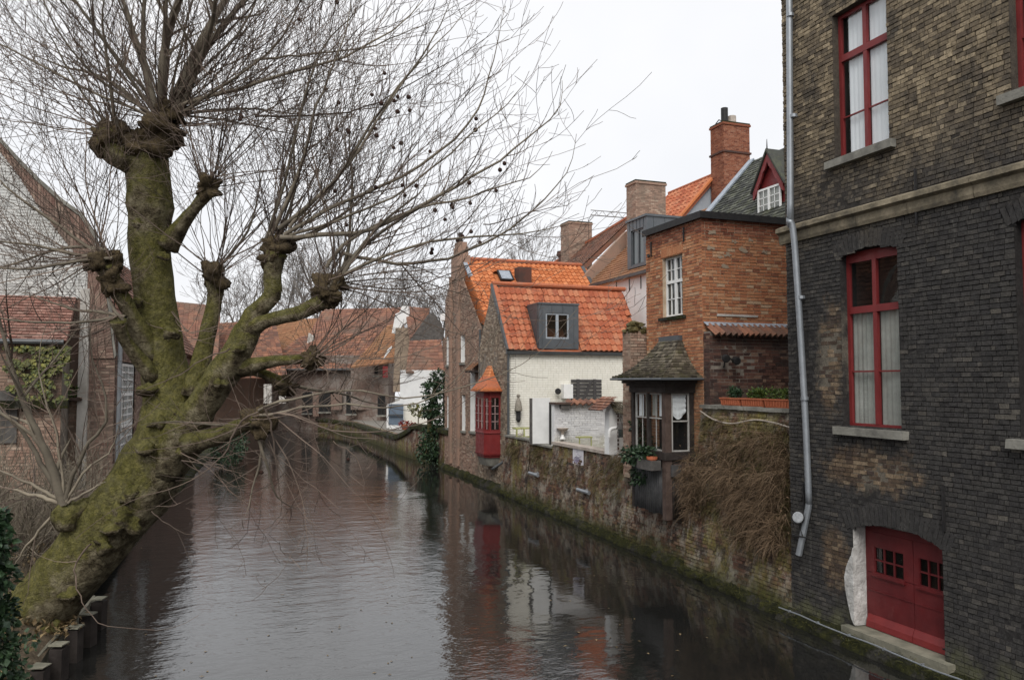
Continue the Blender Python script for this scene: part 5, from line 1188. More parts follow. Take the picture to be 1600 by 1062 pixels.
for i in range(5): MB().wbox((RX + 0.03, d1 + 0.3 + i * 0.33, zz1 - 0.44), (RX + 0.049, d1 + 0.32 + i * 0.33, zz1)).build('standing_seam', 'zinc', dro)
for i in range(4): MB().wbox((RX + 0.4 + i * 0.6, d1 - 0.02, zz0), (RX + 0.42 + i * 0.6, d1 - 0.001, zz1)).build('standing_seam', 'zinc', dro)
window(RH, Fr((RX + 0.05, d0 - 0.35, zz0 + 0.12), CW), d0 - d1 - 0.65, zz1 - zz0 - 0.57, 0.06, 0.06, [((d0 - d1 - 0.65) / 2, 0.08)], (), (), 'zinc', gl='glass_dark', curtain=[(0.06, 0.5, 0.05, 1.7, 'curtain', 0.02), (0.65, 1.1, 0.05, 1.7, 'curtain', 0.02)])
# mossy parapet strip at the far gable of the white house
pa = [on(978, 362, 1, 37.7), on(902, 442, 1, 37.7), on(950, 442, 1, 37.7), on(985, 398, 1, 37.7), on(1010, 380, 1, 37.7), on(1010, 345, 1, 37.7)]
mb = MB(); k = len(pa); mb.add(pa + [p + Vector((0, 0.35, 0)) for p in pa], [tuple(range(k)), tuple(range(2 * k - 1, k - 1, -1))] + [(i, (i + 1) % k, (i + 1) % k + k, i + k) for i in range(k)]); mb.build('gable_parapet', 'brick_brown', RH)
CHN = 0
def chimney(parent, x0, x1, y0, y1, z0, z1, mat='brick_brown', mort='mortar_grey', cap=True, band=None, name='chimney'):
    o = MB().wbox((x0 + 0.012, y0 + 0.012, z0), (x1, y1, z1)).build(name, mort, parent)
    m = MB()
    def face(fr, W):
        v = z0; k = 0
        while v < z1 - 0.02:
            u = 0.0 if k % 2 else -0.11
            while u < W - 0.01:
                a, b = max(0, u), min(W, u + 0.22); 
                if b - a > 0.03: m.box(fr, a + 0.005, b - 0.005, v + 0.005, v + 0.075, -0.02, rnd.uniform(0.002, 0.012), rnd.random())
                u += 0.22
            v += 0.08; k += 1
    face(Fr((x0 + 0.012, y1, 0), CW), y1 - y0); face(Fr((x0, y0 + 0.012, 0), FX), x1 - x0)
    m.build('chimney_brickwork', mat, o, stuff=True)
    if band is not None: MB().wbox((x0 - 0.06, y0 - 0.06, band), (x1 + 0.06, y1 + 0.06, band + 0.1)).build('brick_band', 'brick_red', o)
    if cap:
        MB().wbox((x0 - 0.05, y0 - 0.05, z1 - 0.16), (x1 + 0.05, y1 + 0.05, z1 - 0.05)).build('chimney_cap', mat, o); MB().wbox((x0 - 0.02, y0 - 0.02, z1 - 0.049), (x1 + 0.02, y1 + 0.02, z1 + 0.03)).build('cap_moss', 'moss', o)
    return o
a, b = on(993, 281, 1, 35.6), on(1040, 281, 1, 35.6)
chimney(RH, a.x, b.x, 35.6, 36.6, 11.0, a.z)
# long old roof further back, its ridge running away to the left
LH = thing('long_roofed_house', (22, 45, 0), 'house with long old brown tiled roof and a square brick chimney', 'house')
A = at(991, 335, 45.0); dr_ = Vector((0.162, 0.987, 0)).normalized(); dn_ = Vector((-0.987, 0.162, -0.95))
LB = 26.0
LFm = Fr(A + dr_ * LB + dn_.normalized() * 13.0, -dr_, -dn_)
MB().box(LFm, -0.2, LB + 0.9, 0, 13.0, -0.25, -0.02).build('roof_base', 'tile_old', LH)
plain_tiles(LH, LFm, lambda v: (0, LB + 0.9) if v < 13.0 else None, 'tile_old', 0.30, 0.30)
MB().tube([LFm.p(0, 13.0, 0.03), LFm.p(LB + 0.9, 13.0, 0.03)], 0.13, 6).build('ridge', 'tile_red', LH)
q = A + dr_ * 8.6; a, b = on(889, 345, 1, q.y + 1), on(925, 345, 1, q.y + 1)
chimney(LH, a.x, b.x, q.y + 1, q.y + 2.4, a.z - 4, a.z)
block('wall', 19, 26, 46, 70, 0, 8.5, 'brick_brown', LH)
q = at(882, 393, 60); MB().lathe(q - Z, [(0.5, 0), (0.5, 0.6), (0.65, 0.7), (0.6, 1.0)], 8).build('brick_stub', 'brick_red', LH)
# house with tall chimney, orange roof
PH = thing('chimney_house', (25, 38, 0), 'house with steep orange tile roof and tall red brick chimney', 'house')
PV = Vector((3.2, 0, 3.5)); PF = Fr((25.5 - PV.x, 41.6, 15.93 - PV.z), CW, PV)
MB().box(PF, 0, 5.0, 0, PV.length, -0.15, 0).build('roof_base', 'tile_red', PH)
pantile_roof(PH, PF, 5.0, PV.length, 'tile_red', 0.36, 0.42, lambda u, v, p: ('one' if (pr(p)[1] < 350 and 1010 < pr(p)[0] < 1140) else None))
MB().tube([PF.p(0, PV.length, 0.04), PF.p(5.0, PV.length, 0.04)], 0.1, 8).build('ridge', 'tile_red', PH)
MB().box(PF, 4.9, 5.15, 0, PV.length, 0.03, 0.14, jit=0.01).build('verge', 'tile_bright', PH)
MB().prism(Fr((22.3, 36.75, 0), FX), [(0.1, 0), (7, 0), (7, 11.9), (3.2, 15.7), (0.1, 12.3)], -0.3, 0).build('gable_wall', 'grey_paint', PH)
a, m_, b = on(1116, 190, 1, 35.4), on(1130, 190, 1, 35.4), on(1171, 190, 1, 35.4)
cho = chimney(PH, m_.x, b.x, 35.4, 36.6, 11.5, a.z + 0.1, 'brick_orange', 'mortar_tan', band=on(1130, 237, 1, 35.4).z)
ctz = a.z + 0.1
xx = (m_.x + b.x) / 2
MB().lathe((xx - 0.4, 35.9, ctz), [(0.19, 0), (0.19, 0.9), (0.15, 0.9)], 12).build('chimney_pot', 'iron', cho); MB().lathe((xx + 0.15, 36.0, ctz), [(0.23, 0), (0.22, 0.55), (0.18, 0.55)], 12).build('chimney_pot', 'stone_pale', cho)
MB().tube([Vector((xx - 0.9, 36, ctz)), Vector((xx - 0.7, 36, ctz + 0.25)), Vector((xx - 0.4, 36, ctz + 0.22))], 0.03, 5).build('cowl_vane', 'iron', cho)
# slate roof with red dormer, partly behind the black building
SHs = thing('slate_house', (17, 20, 0), 'lichened slate roof with a dark red carved dormer beside the black building', 'house')
SV = Vector((3.6, 0, 3.9)); SFm = Fr((14.2, 23.4, 8.5), CW, SV)
MB().box(SFm, 0, 6.0, 0, SV.length, -0.15, 0).build('roof_base', 'slate', SHs)
plain_tiles(SHs, SFm, lambda v: (0, 6.0) if v < SV.length else None, 'slate', 0.18, 0.16, th=0.012)
MB().box(SFm, -0.2, 0.12, 0, SV.length, 0.03, 0.09, jit=0.02).build('lead_valley', 'lead', SHs)
block('wall', 14.5, 19, 17.6, 23.3, 3.9, 8.6, 'mortar_tan', SHs)
fX = 15.3; a = on(1183, 298, 0, fX); ap = on(1205, 240, 0, fX); wb = on(1192, 335, 0, fX); wid = (a.y - ap.y) * 2
RDf = Fr((fX, a.y, 0), CW)
o = MB().prism(RDf, [(0.1, wb.z - 0.5), (wid - 0.1, wb.z - 0.5), (wid - 0.1, a.z + 0.15), (wid / 2, ap.z - 0.1), (0.1, a.z + 0.15)], -2.2, 0).build('dormer', 'red_paint', SHs, label='dark red dormer with scalloped bargeboards')
bb = MB(); n = 10
for s_ in (0, 1):
    for i in range(n):
        t0, t1 = i / n, (i + 1) / n
        def pt(t, w_): u = wid / 2 * t; v = a.z - 0.1 + (ap.z - a.z + 0.1) * t; return ((u if not s_ else wid - u), v - w_)
        w0, w1 = 0.22 + 0.07 * abs(math.sin(t0 * 9)), 0.22 + 0.07 * abs(math.sin(t1 * 9))
        bb.prism(RDf, [pt(t0, 0), pt(t1, 0), pt(t1, w1), pt(t0, w0)], 0.1, 0.16)
bb.build('bargeboard', 'red_paint', o)
MB().prism(RDf, [(-0.08, a.z - 0.12), (wid / 2, ap.z + 0.05), (wid + 0.08, a.z - 0.12), (wid + 0.08, a.z - 0.03), (wid / 2, ap.z + 0.14), (-0.08, a.z - 0.03)], -2.2, 0.2).build('dormer_roof', 'slate', o)
MB().tube([Vector((fX - 0.15, ap.y, ap.z)), Vector((fX - 0.15, ap.y, ap.z + 0.42))], [0.03, 0.008], 6).build('finial', 'iron', o)
window(SHs, RDf.sub(0.16, wb.z - 0.05, 0.12), wid - 0.32, a.z - wb.z, 0.0, 0.06, [((wid - 0.32) / 2, 0.08)], (), grid_bars(0.06, wid / 2 - 0.2, 0.06, a.z - wb.z - 0.06, 2, 3, 0.025) + grid_bars(wid / 2 - 0.12, wid - 0.38, 0.06, a.z - wb.z - 0.06, 2, 3, 0.025), 'white_paint', gl='glass', depth=0.04, curtain=[(0.05, wid - 0.37, 0.05, 0.8, 'curtain_grey', 0.01)], room=False)  # grey curtain sheet added as dark backing, hides the red body behind the panes
# tower crane far away
CR = thing('tower_crane', at(990, 420, 160), 'distant pale crane jib above the brown roof', 'crane')
mb = MB(); p, q = at(923, 336, 160), at(1120, 352, 160); off = Vector((0, 0, 1.0)); n = 16
mb.tube([p, q], 0.10, 4).tube([p + off, q + off], 0.08, 4)
for i in range(n): A0 = p.lerp(q, i / n); B0 = p.lerp(q, (i + 1) / n); mb.tube([A0, p.lerp(q, (i + .5) / n) + off], 0.05, 3).tube([p.lerp(q, (i + .5) / n) + off, B0], 0.05, 3)
mb.build('jib', 'far_twig', CR); mb = MB(); mb.tube([at(1120, 352, 160), at(1120, 560, 160)], 0.7, 4).build('mast', 'far_twig', CR)

# ------------------------------------------------------------------ left bank: white gabled house
LX, LY = -2.65, 24.0
LHs = thing('white_gable_house', (-7, 30, 0), 'brick house with whitewashed swept gable and red lean-to roof on the left bank', 'house')
LGf = Fr((-12, LY, 0), FX)
def gp(px, py): p = on(px, py, 1, LY); return (p.x + 12, p.z)
outer = [gp(-70, 150), gp(-30, 195), gp(0, 222), gp(30, 255), gp(60, 285), gp(95, 316), gp(125, 338), gp(145, 368), gp(157, 410), gp(165, 450), gp(172, 500), gp(179, 560)]
inner = [gp(-70, 175), gp(-30, 212), gp(0, 236), gp(30, 275), gp(60, 322), gp(95, 368), gp(125, 405), gp(137, 425)]
W0 = LX + 12
def lclip_w(v):
    for (a, b) in zip(inner, inner[1:]):
        if b[1] <= v <= a[1]: return (2.0, a[0] + (b[0] - a[0]) * (a[1] - v) / max(1e-6, a[1] - b[1]))
    return (2.0, gp(137, 430)[0]) if v < inner[-1][1] else (2.0, 2.05 + max(0, 4 - (v - inner[0][1])))
brickwork(LHs, LGf, 12, gp(0, 462)[1], inner[0][1], 'gable_white', 'gable_mortar', single=0, proud=0.006, clip=lclip_w, bh=0.07)
ring_ = outer + [(W0, 4.5), (W0, 0.3), (0, 0.3), (0, outer[0][1])]
MB().prism(LGf, ring_, -0.4, -0.014).build('gable_core', 'brick_pink', LHs)
# brick coping band following the swept gable
mb = MB(); rows = 5
def lerp2(a, b, t): return (a[0] + (b[0] - a[0]) * t, a[1] + (b[1] - a[1]) * t)
inn = inner + [gp(139, 450), gp(140, 480), gp(141, 520), gp(142, 560)]
path = []
for i in range(len(outer) - 1):
    a, b = Vector(outer[i]), Vector(outer[i + 1]); L = (b - a).length; n = max(1, int(L / 0.085))
    for k in range(n):
        t0, t1 = k / n, (k + 0.88) / n
        O0, O1 = lerp2(outer[i], outer[i + 1], t0), lerp2(outer[i], outer[i + 1], t1); I0, I1 = lerp2(inn[i], inn[i + 1], t0), lerp2(inn[i], inn[i + 1], t1)
        m = 3
        for r_ in range(m):
            s0, s1 = r_ / m, (r_ + 0.93) / m
            mb.prism(LGf, [lerp2(I0, O0, s0), lerp2(I1, O1, s0), lerp2(I1, O1, s1), lerp2(I0, O0, s1)], -0.03, 0.05 + rnd.uniform(0, 0.012), rnd.random())
mb.build('gable_band', 'brick_pink', LHs, stuff=True)
mb = MB()
for i in range(len(outer) - 1):
    a, b = outer[i], outer[i + 1]; mb.prism(LGf, [a, b, (b[0] + 0.04, b[1] + 0.09), (a[0] + 0.04, a[1] + 0.09)], -0.42, 0.09)
mb.build('gable_coping', 'stone', LHs)
u1 = gp(137, 560)[0]
brickwork(LHs, LGf.sub(u1, 0), W0 - u1, 0.4, gp(175, 540)[1], 'brick_pink', 'mortar_grey', single=0, proud=0.01)
brickwork(LHs, LGf.sub(4, 0), u1 - 4.2, 0.4, 4.9, 'brick_brown', 'mortar_grey', [(gp(107, 600)[0] - 4, gp(121, 600)[0] - 4, gp(110, 622)[1], gp(110, 565)[1])], single=0, proud=0.012)
MB().box(LGf, u1 - 0.2, u1 + 0.03, 0.4, 7.0, 0.002, 0.09, jit=0.02).build('plaster_strip', 'plaster_pale', LHs)
a, b = gp(107, 620), gp(121, 565); MB().box(LGf, a[0], b[0], a[1], b[1], -0.3, -0.06).build('niche', 'room', LHs)
mb = MB(); c = LGf.p((a[0] + b[0]) / 2, a[1] + 0.12, 0.05); leaves_blob(mb, c, 0.14, 0.12, 0.16, 120, 0.08); mb.build('niche_plant', 'herb', LHs, stuff=True)
MB().box(LGf, a[0] - 0.15, b[0] + 0.15, a[1] - 0.1, a[1] - 0.01, 0.0, 0.2).build('niche_shelf', 'brown_wood', LHs)
# lean-to roof
e, t_ = on(0, 532, 1, LY - 1.3), on(0, 462, 1, LY)
lv = Vector((0, 1.3, t_.z - e.z)); xr = on(112, 500, 1, LY - 0.6).x
LR = Fr((-12, LY - 1.3, e.z), FX, lv)
MB().box(LR, 0, xr + 12, 0, lv.length, -0.1, 0).build('leanto_base', 'tile_pink', LHs)
plain_tiles(LHs, LR, lambda v: (4.0, xr + 12) if v < lv.length else None, 'tile_pink', 0.16, 0.115, name='leanto_tiles')
MB().tube([LR.p(3, -0.02, 0.0), LR.p(xr + 11.95, -0.02, 0.0)], 0.07, 8).build('leanto_gutter', 'gutter', LHs)
MB().wbox((-12, LY - 1.08, 0.4), (xr - 0.1, LY - 0.02, e.z - 0.05)).build('leanto_wall', 'mortar_grey', LHs)
brickwork(LHs, Fr((-12, LY - 1.1, 0), FX), xr + 11.9, 0.5, e.z - 0.06, 'brick_brown', 'mortar_grey', single=0, proud=0.012)
MB().wbox((-8, LY - 1.16, 3.0), (on(30, 580, 1, LY - 1.1).x, LY - 1.12, 4.3)).build('leanto_door', 'grey_wood', LHs)
mb = MB()
for _ in range(2600):
    px, py = rnd.uniform(8, 110), rnd.uniform(540, 624)
    if mnoise.fractal(Vector((px / 26, py / 20, 0)), 0.7, 2.0, 4) < 0.02 + 0.25 * (abs(px - 62) / 45) ** 3 - 0.15 * (1 - (py - 540) / 84): continue
    p = on(px, py, 1, LY - 1.15) + Vector((0, -rnd.random() * 0.18, 0)); mb.leaf(p, Vector((rnd.uniform(-1, 1), -0.5, -0.7)), Vector((0, -1, 0.5)), rnd.uniform(0.06, 0.15), 0.10, rnd.random() ** 2)
mb.build('climber', 'ivy_yellow', label='yellow-green creeper on the wall below the lean-to roof', cat='creeper', kind='stuff')
mb = MB(); pt0 = on(0, 626, 1, LY - 1.4)
MB().wbox((-9, LY - 1.35, pt0.z - 0.2), (on(105, 630, 1, LY - 1.4).x, LY - 1.12, pt0.z)).build('garden_ledge', 'moss', LHs)
# canal side wall with tall leaded window
LC = Fr((LX, LY, 0), (0.055, 1, 0))
LCW = 26.0
lh = [(0.55, 3.6, 2.0, 5.05), (5.2, 7.5, 2.0, 5.05)]
brickwork(LHs, LC, LCW, 0.2, 5.9, 'brick_pink', 'mortar_grey', lh, single=0, proud=0.012)
MB().box(LC, 0.02, LCW, -0.3, 5.9, -0.4, -0.3).build('wall_core', 'mortar_grey', LHs)
for h in lh:
    w, hh = h[1] - h[0], h[3] - h[2]
    window(LHs, LC.sub(h[0], h[2]), w, hh, 0.06, 0.08, [(w * 0.33, 0.08), (w * 0.66, 0.08)], [(hh * 0.4, 0.08), (hh * 0.7, 0.08)], grid_bars(0.05, w - 0.05, 0.05, hh - 0.05, 9, 14, 0.04), 'white_paint', gl='glass_dark', sill=('stone', 0.1, 0.12, 0.12), roomd=0.25)
MB().tube([LC.p(0.12, 5.9, 0.1), LC.p(0.12, 0.5, 0.1)], 0.06, 8).build('downpipe', 'pipe_zinc', LHs)
rvL = Vector((-2.9, 0.16, 4.2)); LRf = Fr((LX + 0.25, LY + 0.3, 5.85), (0.055, 1, 0), rvL)
MB().box(LRf, 0, LCW, 0, rvL.length, -0.12, 0).build('roof_base', 'tile_old', LHs)
plain_tiles(LHs, LRf, lambda v: (0.0, LCW) if v < rvL.length else None, 'tile_old', 0.3, 0.24)
ledge(LHs, 24.0, 58.0, -2.2, -2.9, 0.3, amp=0.1, x1=0.0)
# ------------------------------------------------------------------ far end of the canal
def fpt(px, py, w): return at(px, py, w)
def slab(name, mat, pix, w, dep, parent, w2=None, **kw):
    # a wall traced at its real distance, with thickness; w2: distance of its right end
    x0, x1 = min(p[0] for p in pix), max(p[0] for p in pix)
    fr_ = [at(p[0], p[1], w + ((w2 or w) - w) * (p[0] - x0) / max(1, x1 - x0)) for p in pix]; k = len(fr_); bk = [p + _f0 * dep for p in fr_]
    return MB().add(fr_ + bk, [tuple(range(k)), tuple(range(2 * k - 1, k - 1, -1))] + [(i, (i + 1) % k, (i + 1) % k + k, i + k) for i in range(k)]).build(name, mat, parent, **kw)
def roof_pix(parent, mat, tl0, tr0, bl0, br0, wt, wb, tw, tl, name='roof_tiles', w2t=None, w2b=None):
    A_, B_, C_, D_ = at(*bl0, wb), at(*br0, w2b or wb), at(*tl0, wt), at(*tr0, w2t or wt)
    MB().quad(A_ - Z * .06, B_ - Z * .06, D_ - Z * .06, C_ - Z * .06).build('roof_base', mat, parent)
    n = max(2, int((C_ - A_).length / tl)); m = MB()
    for r_ in range(n):
        a0, b0 = A_.lerp(C_, r_ / n), B_.lerp(D_, r_ / n); a1, b1 = A_.lerp(C_, min(1, (r_ + 1.2) / n)), B_.lerp(D_, min(1, (r_ + 1.2) / n)); k = max(1, int((b0 - a0).length / tw))
        for q in range(k):
            f0, f1 = q / k, (q + 0.96) / k; up = Z * rnd.uniform(0.05, 0.08)
            P4 = [a0.lerp(b0, f0) + up, a0.lerp(b0, f1) + up, a1.lerp(b1, f1), a1.lerp(b1, f0)]
            m.add(P4 + [P4[0] - Z * 0.07, P4[1] - Z * 0.07], [(0, 1, 2, 3), (4, 5, 1, 0)], rnd.random())
    return m.build(name, mat, parent, stuff=True)
def fwin(parent, px0, px1, py0, py1, w, mat='iron'):
    a = at(px0, py1, w); b = at(px1, py1, w); c = at(px0, py0, w); f = Fr(a, b - a); W_, H_ = (b - a).length, c.z - a.z
    o = MB().box(f, 0, W_, 0, 0.08, 0, 0.06).box(f, 0, W_, H_ - 0.08, H_, 0, 0.06).box(f, 0, 0.08, 0.08, H_ - 0.08, 0, 0.06).box(f, W_ - 0.08, W_, 0.08, H_ - 0.08, 0, 0.06).box(f, 0.08, W_ - 0.08, H_ / 2 - .03, H_ / 2 + .03, 0, 0.05).box(f, W_ / 2 - .03, W_ / 2 + .03, 0.08, H_ - 0.08, 0, 0.055).build('window', mat, parent)
    MB().box(f, 0.08, W_ - 0.08, 0.08, H_ - 0.08, 0.004, 0.02).build('pane', 'glass_dark' if mat == 'white_paint' else 'room', o)
    MB().box(f, -0.1, W_ + 0.1, -0.15, -0.01, 0, 0.15).build('sill', 'stone', o)
FH = thing('far_brick_house', at(520, 660, 78), 'long dark brick house with sweeping red roof closing the canal', 'house')
slab('wall', 'brick_far', [(370, 668), (607, 676), (607, 560), (560, 555), (480, 555), (370, 560)], 80, 4, FH, w2=72)
roof_pix(FH, 'tile_far', (505, 483), (640, 480), (470, 545), (600, 530), 86, 80, 0.5, 0.42, w2t=83, w2b=78)
roof_pix(FH, 'tile_old', (470, 525), (590, 520), (400, 578), (560, 576), 80.5, 77.5, 0.45, 0.4, w2t=77, w2b=73)
roof_pix(FH, 'tile_rust', (420, 500), (500, 497), (385, 560), (470, 548), 85, 80, 0.45, 0.4)
slab('dormer_cheek', 'plaster_pale', [(478, 548), (492, 546), (490, 525), (482, 520)], 79, 0.4, FH)
roof_pix(FH, 'tile_rust', (606, 508), (632, 505), (548, 574), (622, 565), 74, 70.5, 0.4, 0.35)
slab('side_wall', 'brick_far', [(548, 574), (607, 572), (607, 640), (548, 640)], 73.0, 1.0, FH)
MB().tube([at(362, 578, 77.6), at(552, 577, 73)], 0.1, 6).build('gutter', 'gutter', FH)
for (x0, x1, y0, y1) in ((473, 487, 612, 645), (499, 516, 610, 643), (541, 556, 612, 646), (590, 602, 618, 648), (585, 591, 572, 586)):
    fwin(FH, x0, x1, y0, y1, 79.4 - 8 * (x0 - 370) / 237 - 0.4)
for (x0, x1, y0, y1) in ((489, 498, 612, 650), (517, 534, 616, 640), (462, 472, 615, 655)): slab('brick_patch', 'brick_pink', [(x0, y1), (x1, y1), (x1, y0), (x0, y0)], 79.2 - 8 * (x0 - 370) / 237 - 0.3, 0.2, FH)
c = slab('white_chimney', 'white_wall', [(612, 520), (616, 500), (618, 490), (624, 488), (628, 478), (637, 478), (640, 500), (628, 508), (622, 522)], 71, 1.0, FH)
slab('brick_chimney', 'brick_pale', [(614, 612), (650, 612), (648, 512), (618, 512)], 70, 1.2, FH)
slab('white_flashing', 'white_wall', [(598, 562), (612, 545), (612, 540), (606, 545)], 69.8, 0.2, FH)
slab('red_shutter', 'red_paint', [(598, 590), (606, 590), (606, 572), (598, 572)], 70.2, 0.15, FH)
FQ = thing('far_quay_wall', at(520, 668, 76), 'low mossy quay wall curving round the far bend', 'wall')
path = [at(330, 676, 82), at(430, 668, 80.5), at(532, 676, 71.5), at(585, 694, 58), at(634, 713, 48.2), at(660, 720, 45.6), at(703, 733, 41.0)]
path = [Vector((p.x, p.y, 0)) for p in path]; sp = spline(path, 60); mb = MB(); mo = MB()
for i, p in enumerate(sp):
    d = (sp[min(i + 1, 60)] - sp[max(i - 1, 0)]).normalized(); n_ = Vector((-d.y, d.x, 0)); h = 1.0 if i < 36 else 1.0 + 1.0 * min(1, (i - 36) / 8)
    g = 0.08 * mnoise.noise(p * 0.7)
    mb.v += [p - Z * 0.5, p + Z * h, p + n_ * 1.2 + Z * h]; mb.t += [0.5] * 3
    mo.v += [p - n_ * (0.12 + g) + Z * (h - 0.22 + g), p - n_ * (0.16 + g) + Z * (h + 0.05), p + n_ * 0.15 + Z * (h + 0.1 + g), p + n_ * 0.5 + Z * (h + 0.03)]; mo.t += [0.5] * 4
for i in range(60):
    for k in range(2): a = i * 3 + k; mb.f.append((a, a + 1, a + 4, a + 3))
    for k in range(3): a = i * 4 + k; mo.f.append((a, a + 1, a + 5, a + 4))
mb.build('wall', 'brick_quay', FQ); mo.build('moss_ledge', 'moss', FQ, smooth=True)
GH = thing('small_white_house', at(655, 660, 60), 'small white house with red pantile roof and grey weatherboard gable', 'house')
slab('wall', 'white_wall', [(604, 668), (692, 700), (692, 578), (625, 578), (625, 625), (604, 632)], 60, 3, GH, w2=57)
slab('yard_wall', 'brick_cream', [(631, 668), (680, 680), (680, 640), (631, 634)], 57.5, 0.3, GH)
roof_pix(GH, 'tile_far', (640, 532), (690, 530), (634, 582), (694, 582), 61, 58.5, 0.3, 0.34)
roof_pix(GH, 'tile_far', (632, 478), (672, 482), (640, 530), (668, 500), 74, 66, 0.4, 0.4)
slab('grey_gable', 'grey_wood', [(640, 532), (692, 530), (690, 505), (676, 488), (668, 492)], 61.5, 0.4, GH)
slab('blue_door', 'blue_paint', [(607, 664), (630, 664), (630, 631), (607, 631)], 57.2, 0.15, GH)
slab('door_rail', 'gutter', [(607, 649), (630, 649), (630, 647), (607, 647)], 57.0, 0.1, GH)
slab('neighbour_wall', 'white_wall', [(688, 500), (697, 500), (697, 488), (688, 490)], 70, 1, GH)
for i in range(3): MB().lathe(at(632 + i * 9, 671 + i * 2, 54.5), [(0.16, 0), (0.22, 0.35), (0.2, 0.35)], 10).build('flower_pot', 'terracotta', label=('left', 'middle', 'right')[i] + ' of three pots with red plants by the far white house', cat='pot', group='pots with red plants')
mb = MB()
for i in range(3): leaves_blob(mb, at(632 + i * 9, 663 + i * 2, 54.5), 0.42, 0.4, 0.28, 150, 0.12)
mb.build('red_plants', 'red_leaf', label='low red foliage in the pots by the far white house', cat='plant', kind='stuff')
TP = thing('potted_tree', at(653, 680, 53), 'slim clipped ball tree in front of the far white house', 'tree')
MB().tube([at(653, 682, 53), at(654, 640, 53)], 0.04, 6).build('trunk', 'limb', TP)
mb = MB()
for (px, py, r) in ((654, 642, 0.55), (646, 636, 0.4), (662, 646, 0.4)): leaves_blob(mb, at(px, py, 53), r, r, r * 0.7, 180, 0.13)
mb.build('crown', 'ivy_yellow', TP, stuff=True)
IV = thing('ivy_tree', at(680, 715, 43.5), 'dark ivy-smothered trunk standing at the brown gabled house', 'ivy')
MB().tube([at(672, 715, 43.5), at(672, 640, 43.5), at(684, 590, 43.5)], [0.2, 0.16, 0.1], 8).build('trunk', 'bark', IV)
mb = MB()
for (px, py, r, n) in ((680, 690, 1.0, 1100), (668, 705, 0.7, 500), (690, 710, 0.7, 500), (672, 640, 0.5, 500), (690, 640, 0.45, 400), (676, 610, 0.65, 600), (685, 590, 0.5, 350), (690, 665, 0.6, 500)): leaves_blob(mb, at(px, py, 43.2), r, r * 0.8, r, n, 0.15, hang=0.5, shell=0.35)
mb.build('leaves', 'ivy', IV, stuff=True)
mb = MB(); leaves_blob(mb, at(355, 700, 42), 0.9, 2.5, 1.0, 1100, 0.14, hang=0.5); leaves_blob(mb, at(370, 690, 46), 0.7, 2, 0.8, 600, 0.14, hang=0.5)
mb.build('waterside_bush', 'ivy', label='dark evergreen bush overhanging the left waterside behind the trunk', cat='bush', kind='stuff')
LB2 = thing('far_left_house', at(390, 640, 70), 'old brick house with brown roof beyond the trunk on the left', 'house')
slab('wall', 'brick_brown', [(300, 690), (440, 672), (440, 590), (300, 590)], 72, 3, LB2, w2=80)
roof_pix(LB2, 'tile_old', (330, 505), (430, 500), (300, 590), (450, 590), 80, 70, 0.45, 0.4)
roof_pix(LB2, 'tile_far', (265, 470), (345, 478), (250, 570), (340, 575), 76, 66, 0.45, 0.4)
for (x0, x1) in ((412, 424), (436, 446)): slab('white_trim', 'plaster_pale', [(x0, 630), (x1, 630), (x1, 600), (x0, 600)], 69.6, 0.2, LB2)

# ------------------------------------------------------------------ bare trees
def grow(mb, p, d, L, r, depth, rmin, tint=0.5, up=0.12, kink=0.22):
    n = 4; pts = [p]; rad = [r]; q = p
    for i in range(n):
        d = (d + rv(kink) + Z * up).normalized(); q = q + d * (L / n); pts.append(q); rad.append(max(rmin, r * (1 - 0.5 * (i + 1) / n)))
    mb.tube(pts, rad, 5 if r > 0.06 else 3, rnd.random(), cap=False)
    if depth == 0: return
    for i in range(rnd.randint(3, 4)):
        k = rnd.randint(1, n); dd = (d + rv(0.85)).normalized()
        grow(mb, pts[k], dd, L * rnd.uniform(0.55, 0.78), rad[k] * 0.62, depth - 1, rmin, tint, up, kink)
for i, (px, w, top, lab) in enumerate(((826, 120, 360, 'bare tree behind the bright orange roof ridge'), (640, 105, 425, 'leafless tree behind the far white chimney'), (575, 110, 415, 'leafless tree above the long far roof'), (690, 112, 428, 'bare treetop just left of the gable chimney'), (500, 105, 340, 'tall bare tree behind the plane tree branches'), (440, 112, 360, 'bare tree left of the far roof behind the pollard'), (385, 108, 380, 'bare tree rising behind the old brown roof'))):
    base = at(px, 600, w); tp = at(px, top, w); Hh = tp.z - 1
    o = thing('bare_tree', (base.x, base.y, 1), lab, 'tree', 'bare trees beyond the roofs')
    b0 = Vector((base.x, base.y, 1)); mb = MB(); mb.tube([b0, b0 + Z * Hh * 0.22 + rv(0.2), b0 + Z * Hh * 0.45 + rv(0.3)], [0.42, 0.34, 0.26], 8); mb.build('trunk', 'far_twig', o)
    mb = MB()
    for k in range(6): grow(mb, b0 + Z * Hh * (0.25 + 0.05 * k), (Z + rv(0.8)).normalized(), Hh * 0.30, 0.17, 4, 0.022, up=0.10)
    mb.build('crown', 'far_twig', o, stuff=True)
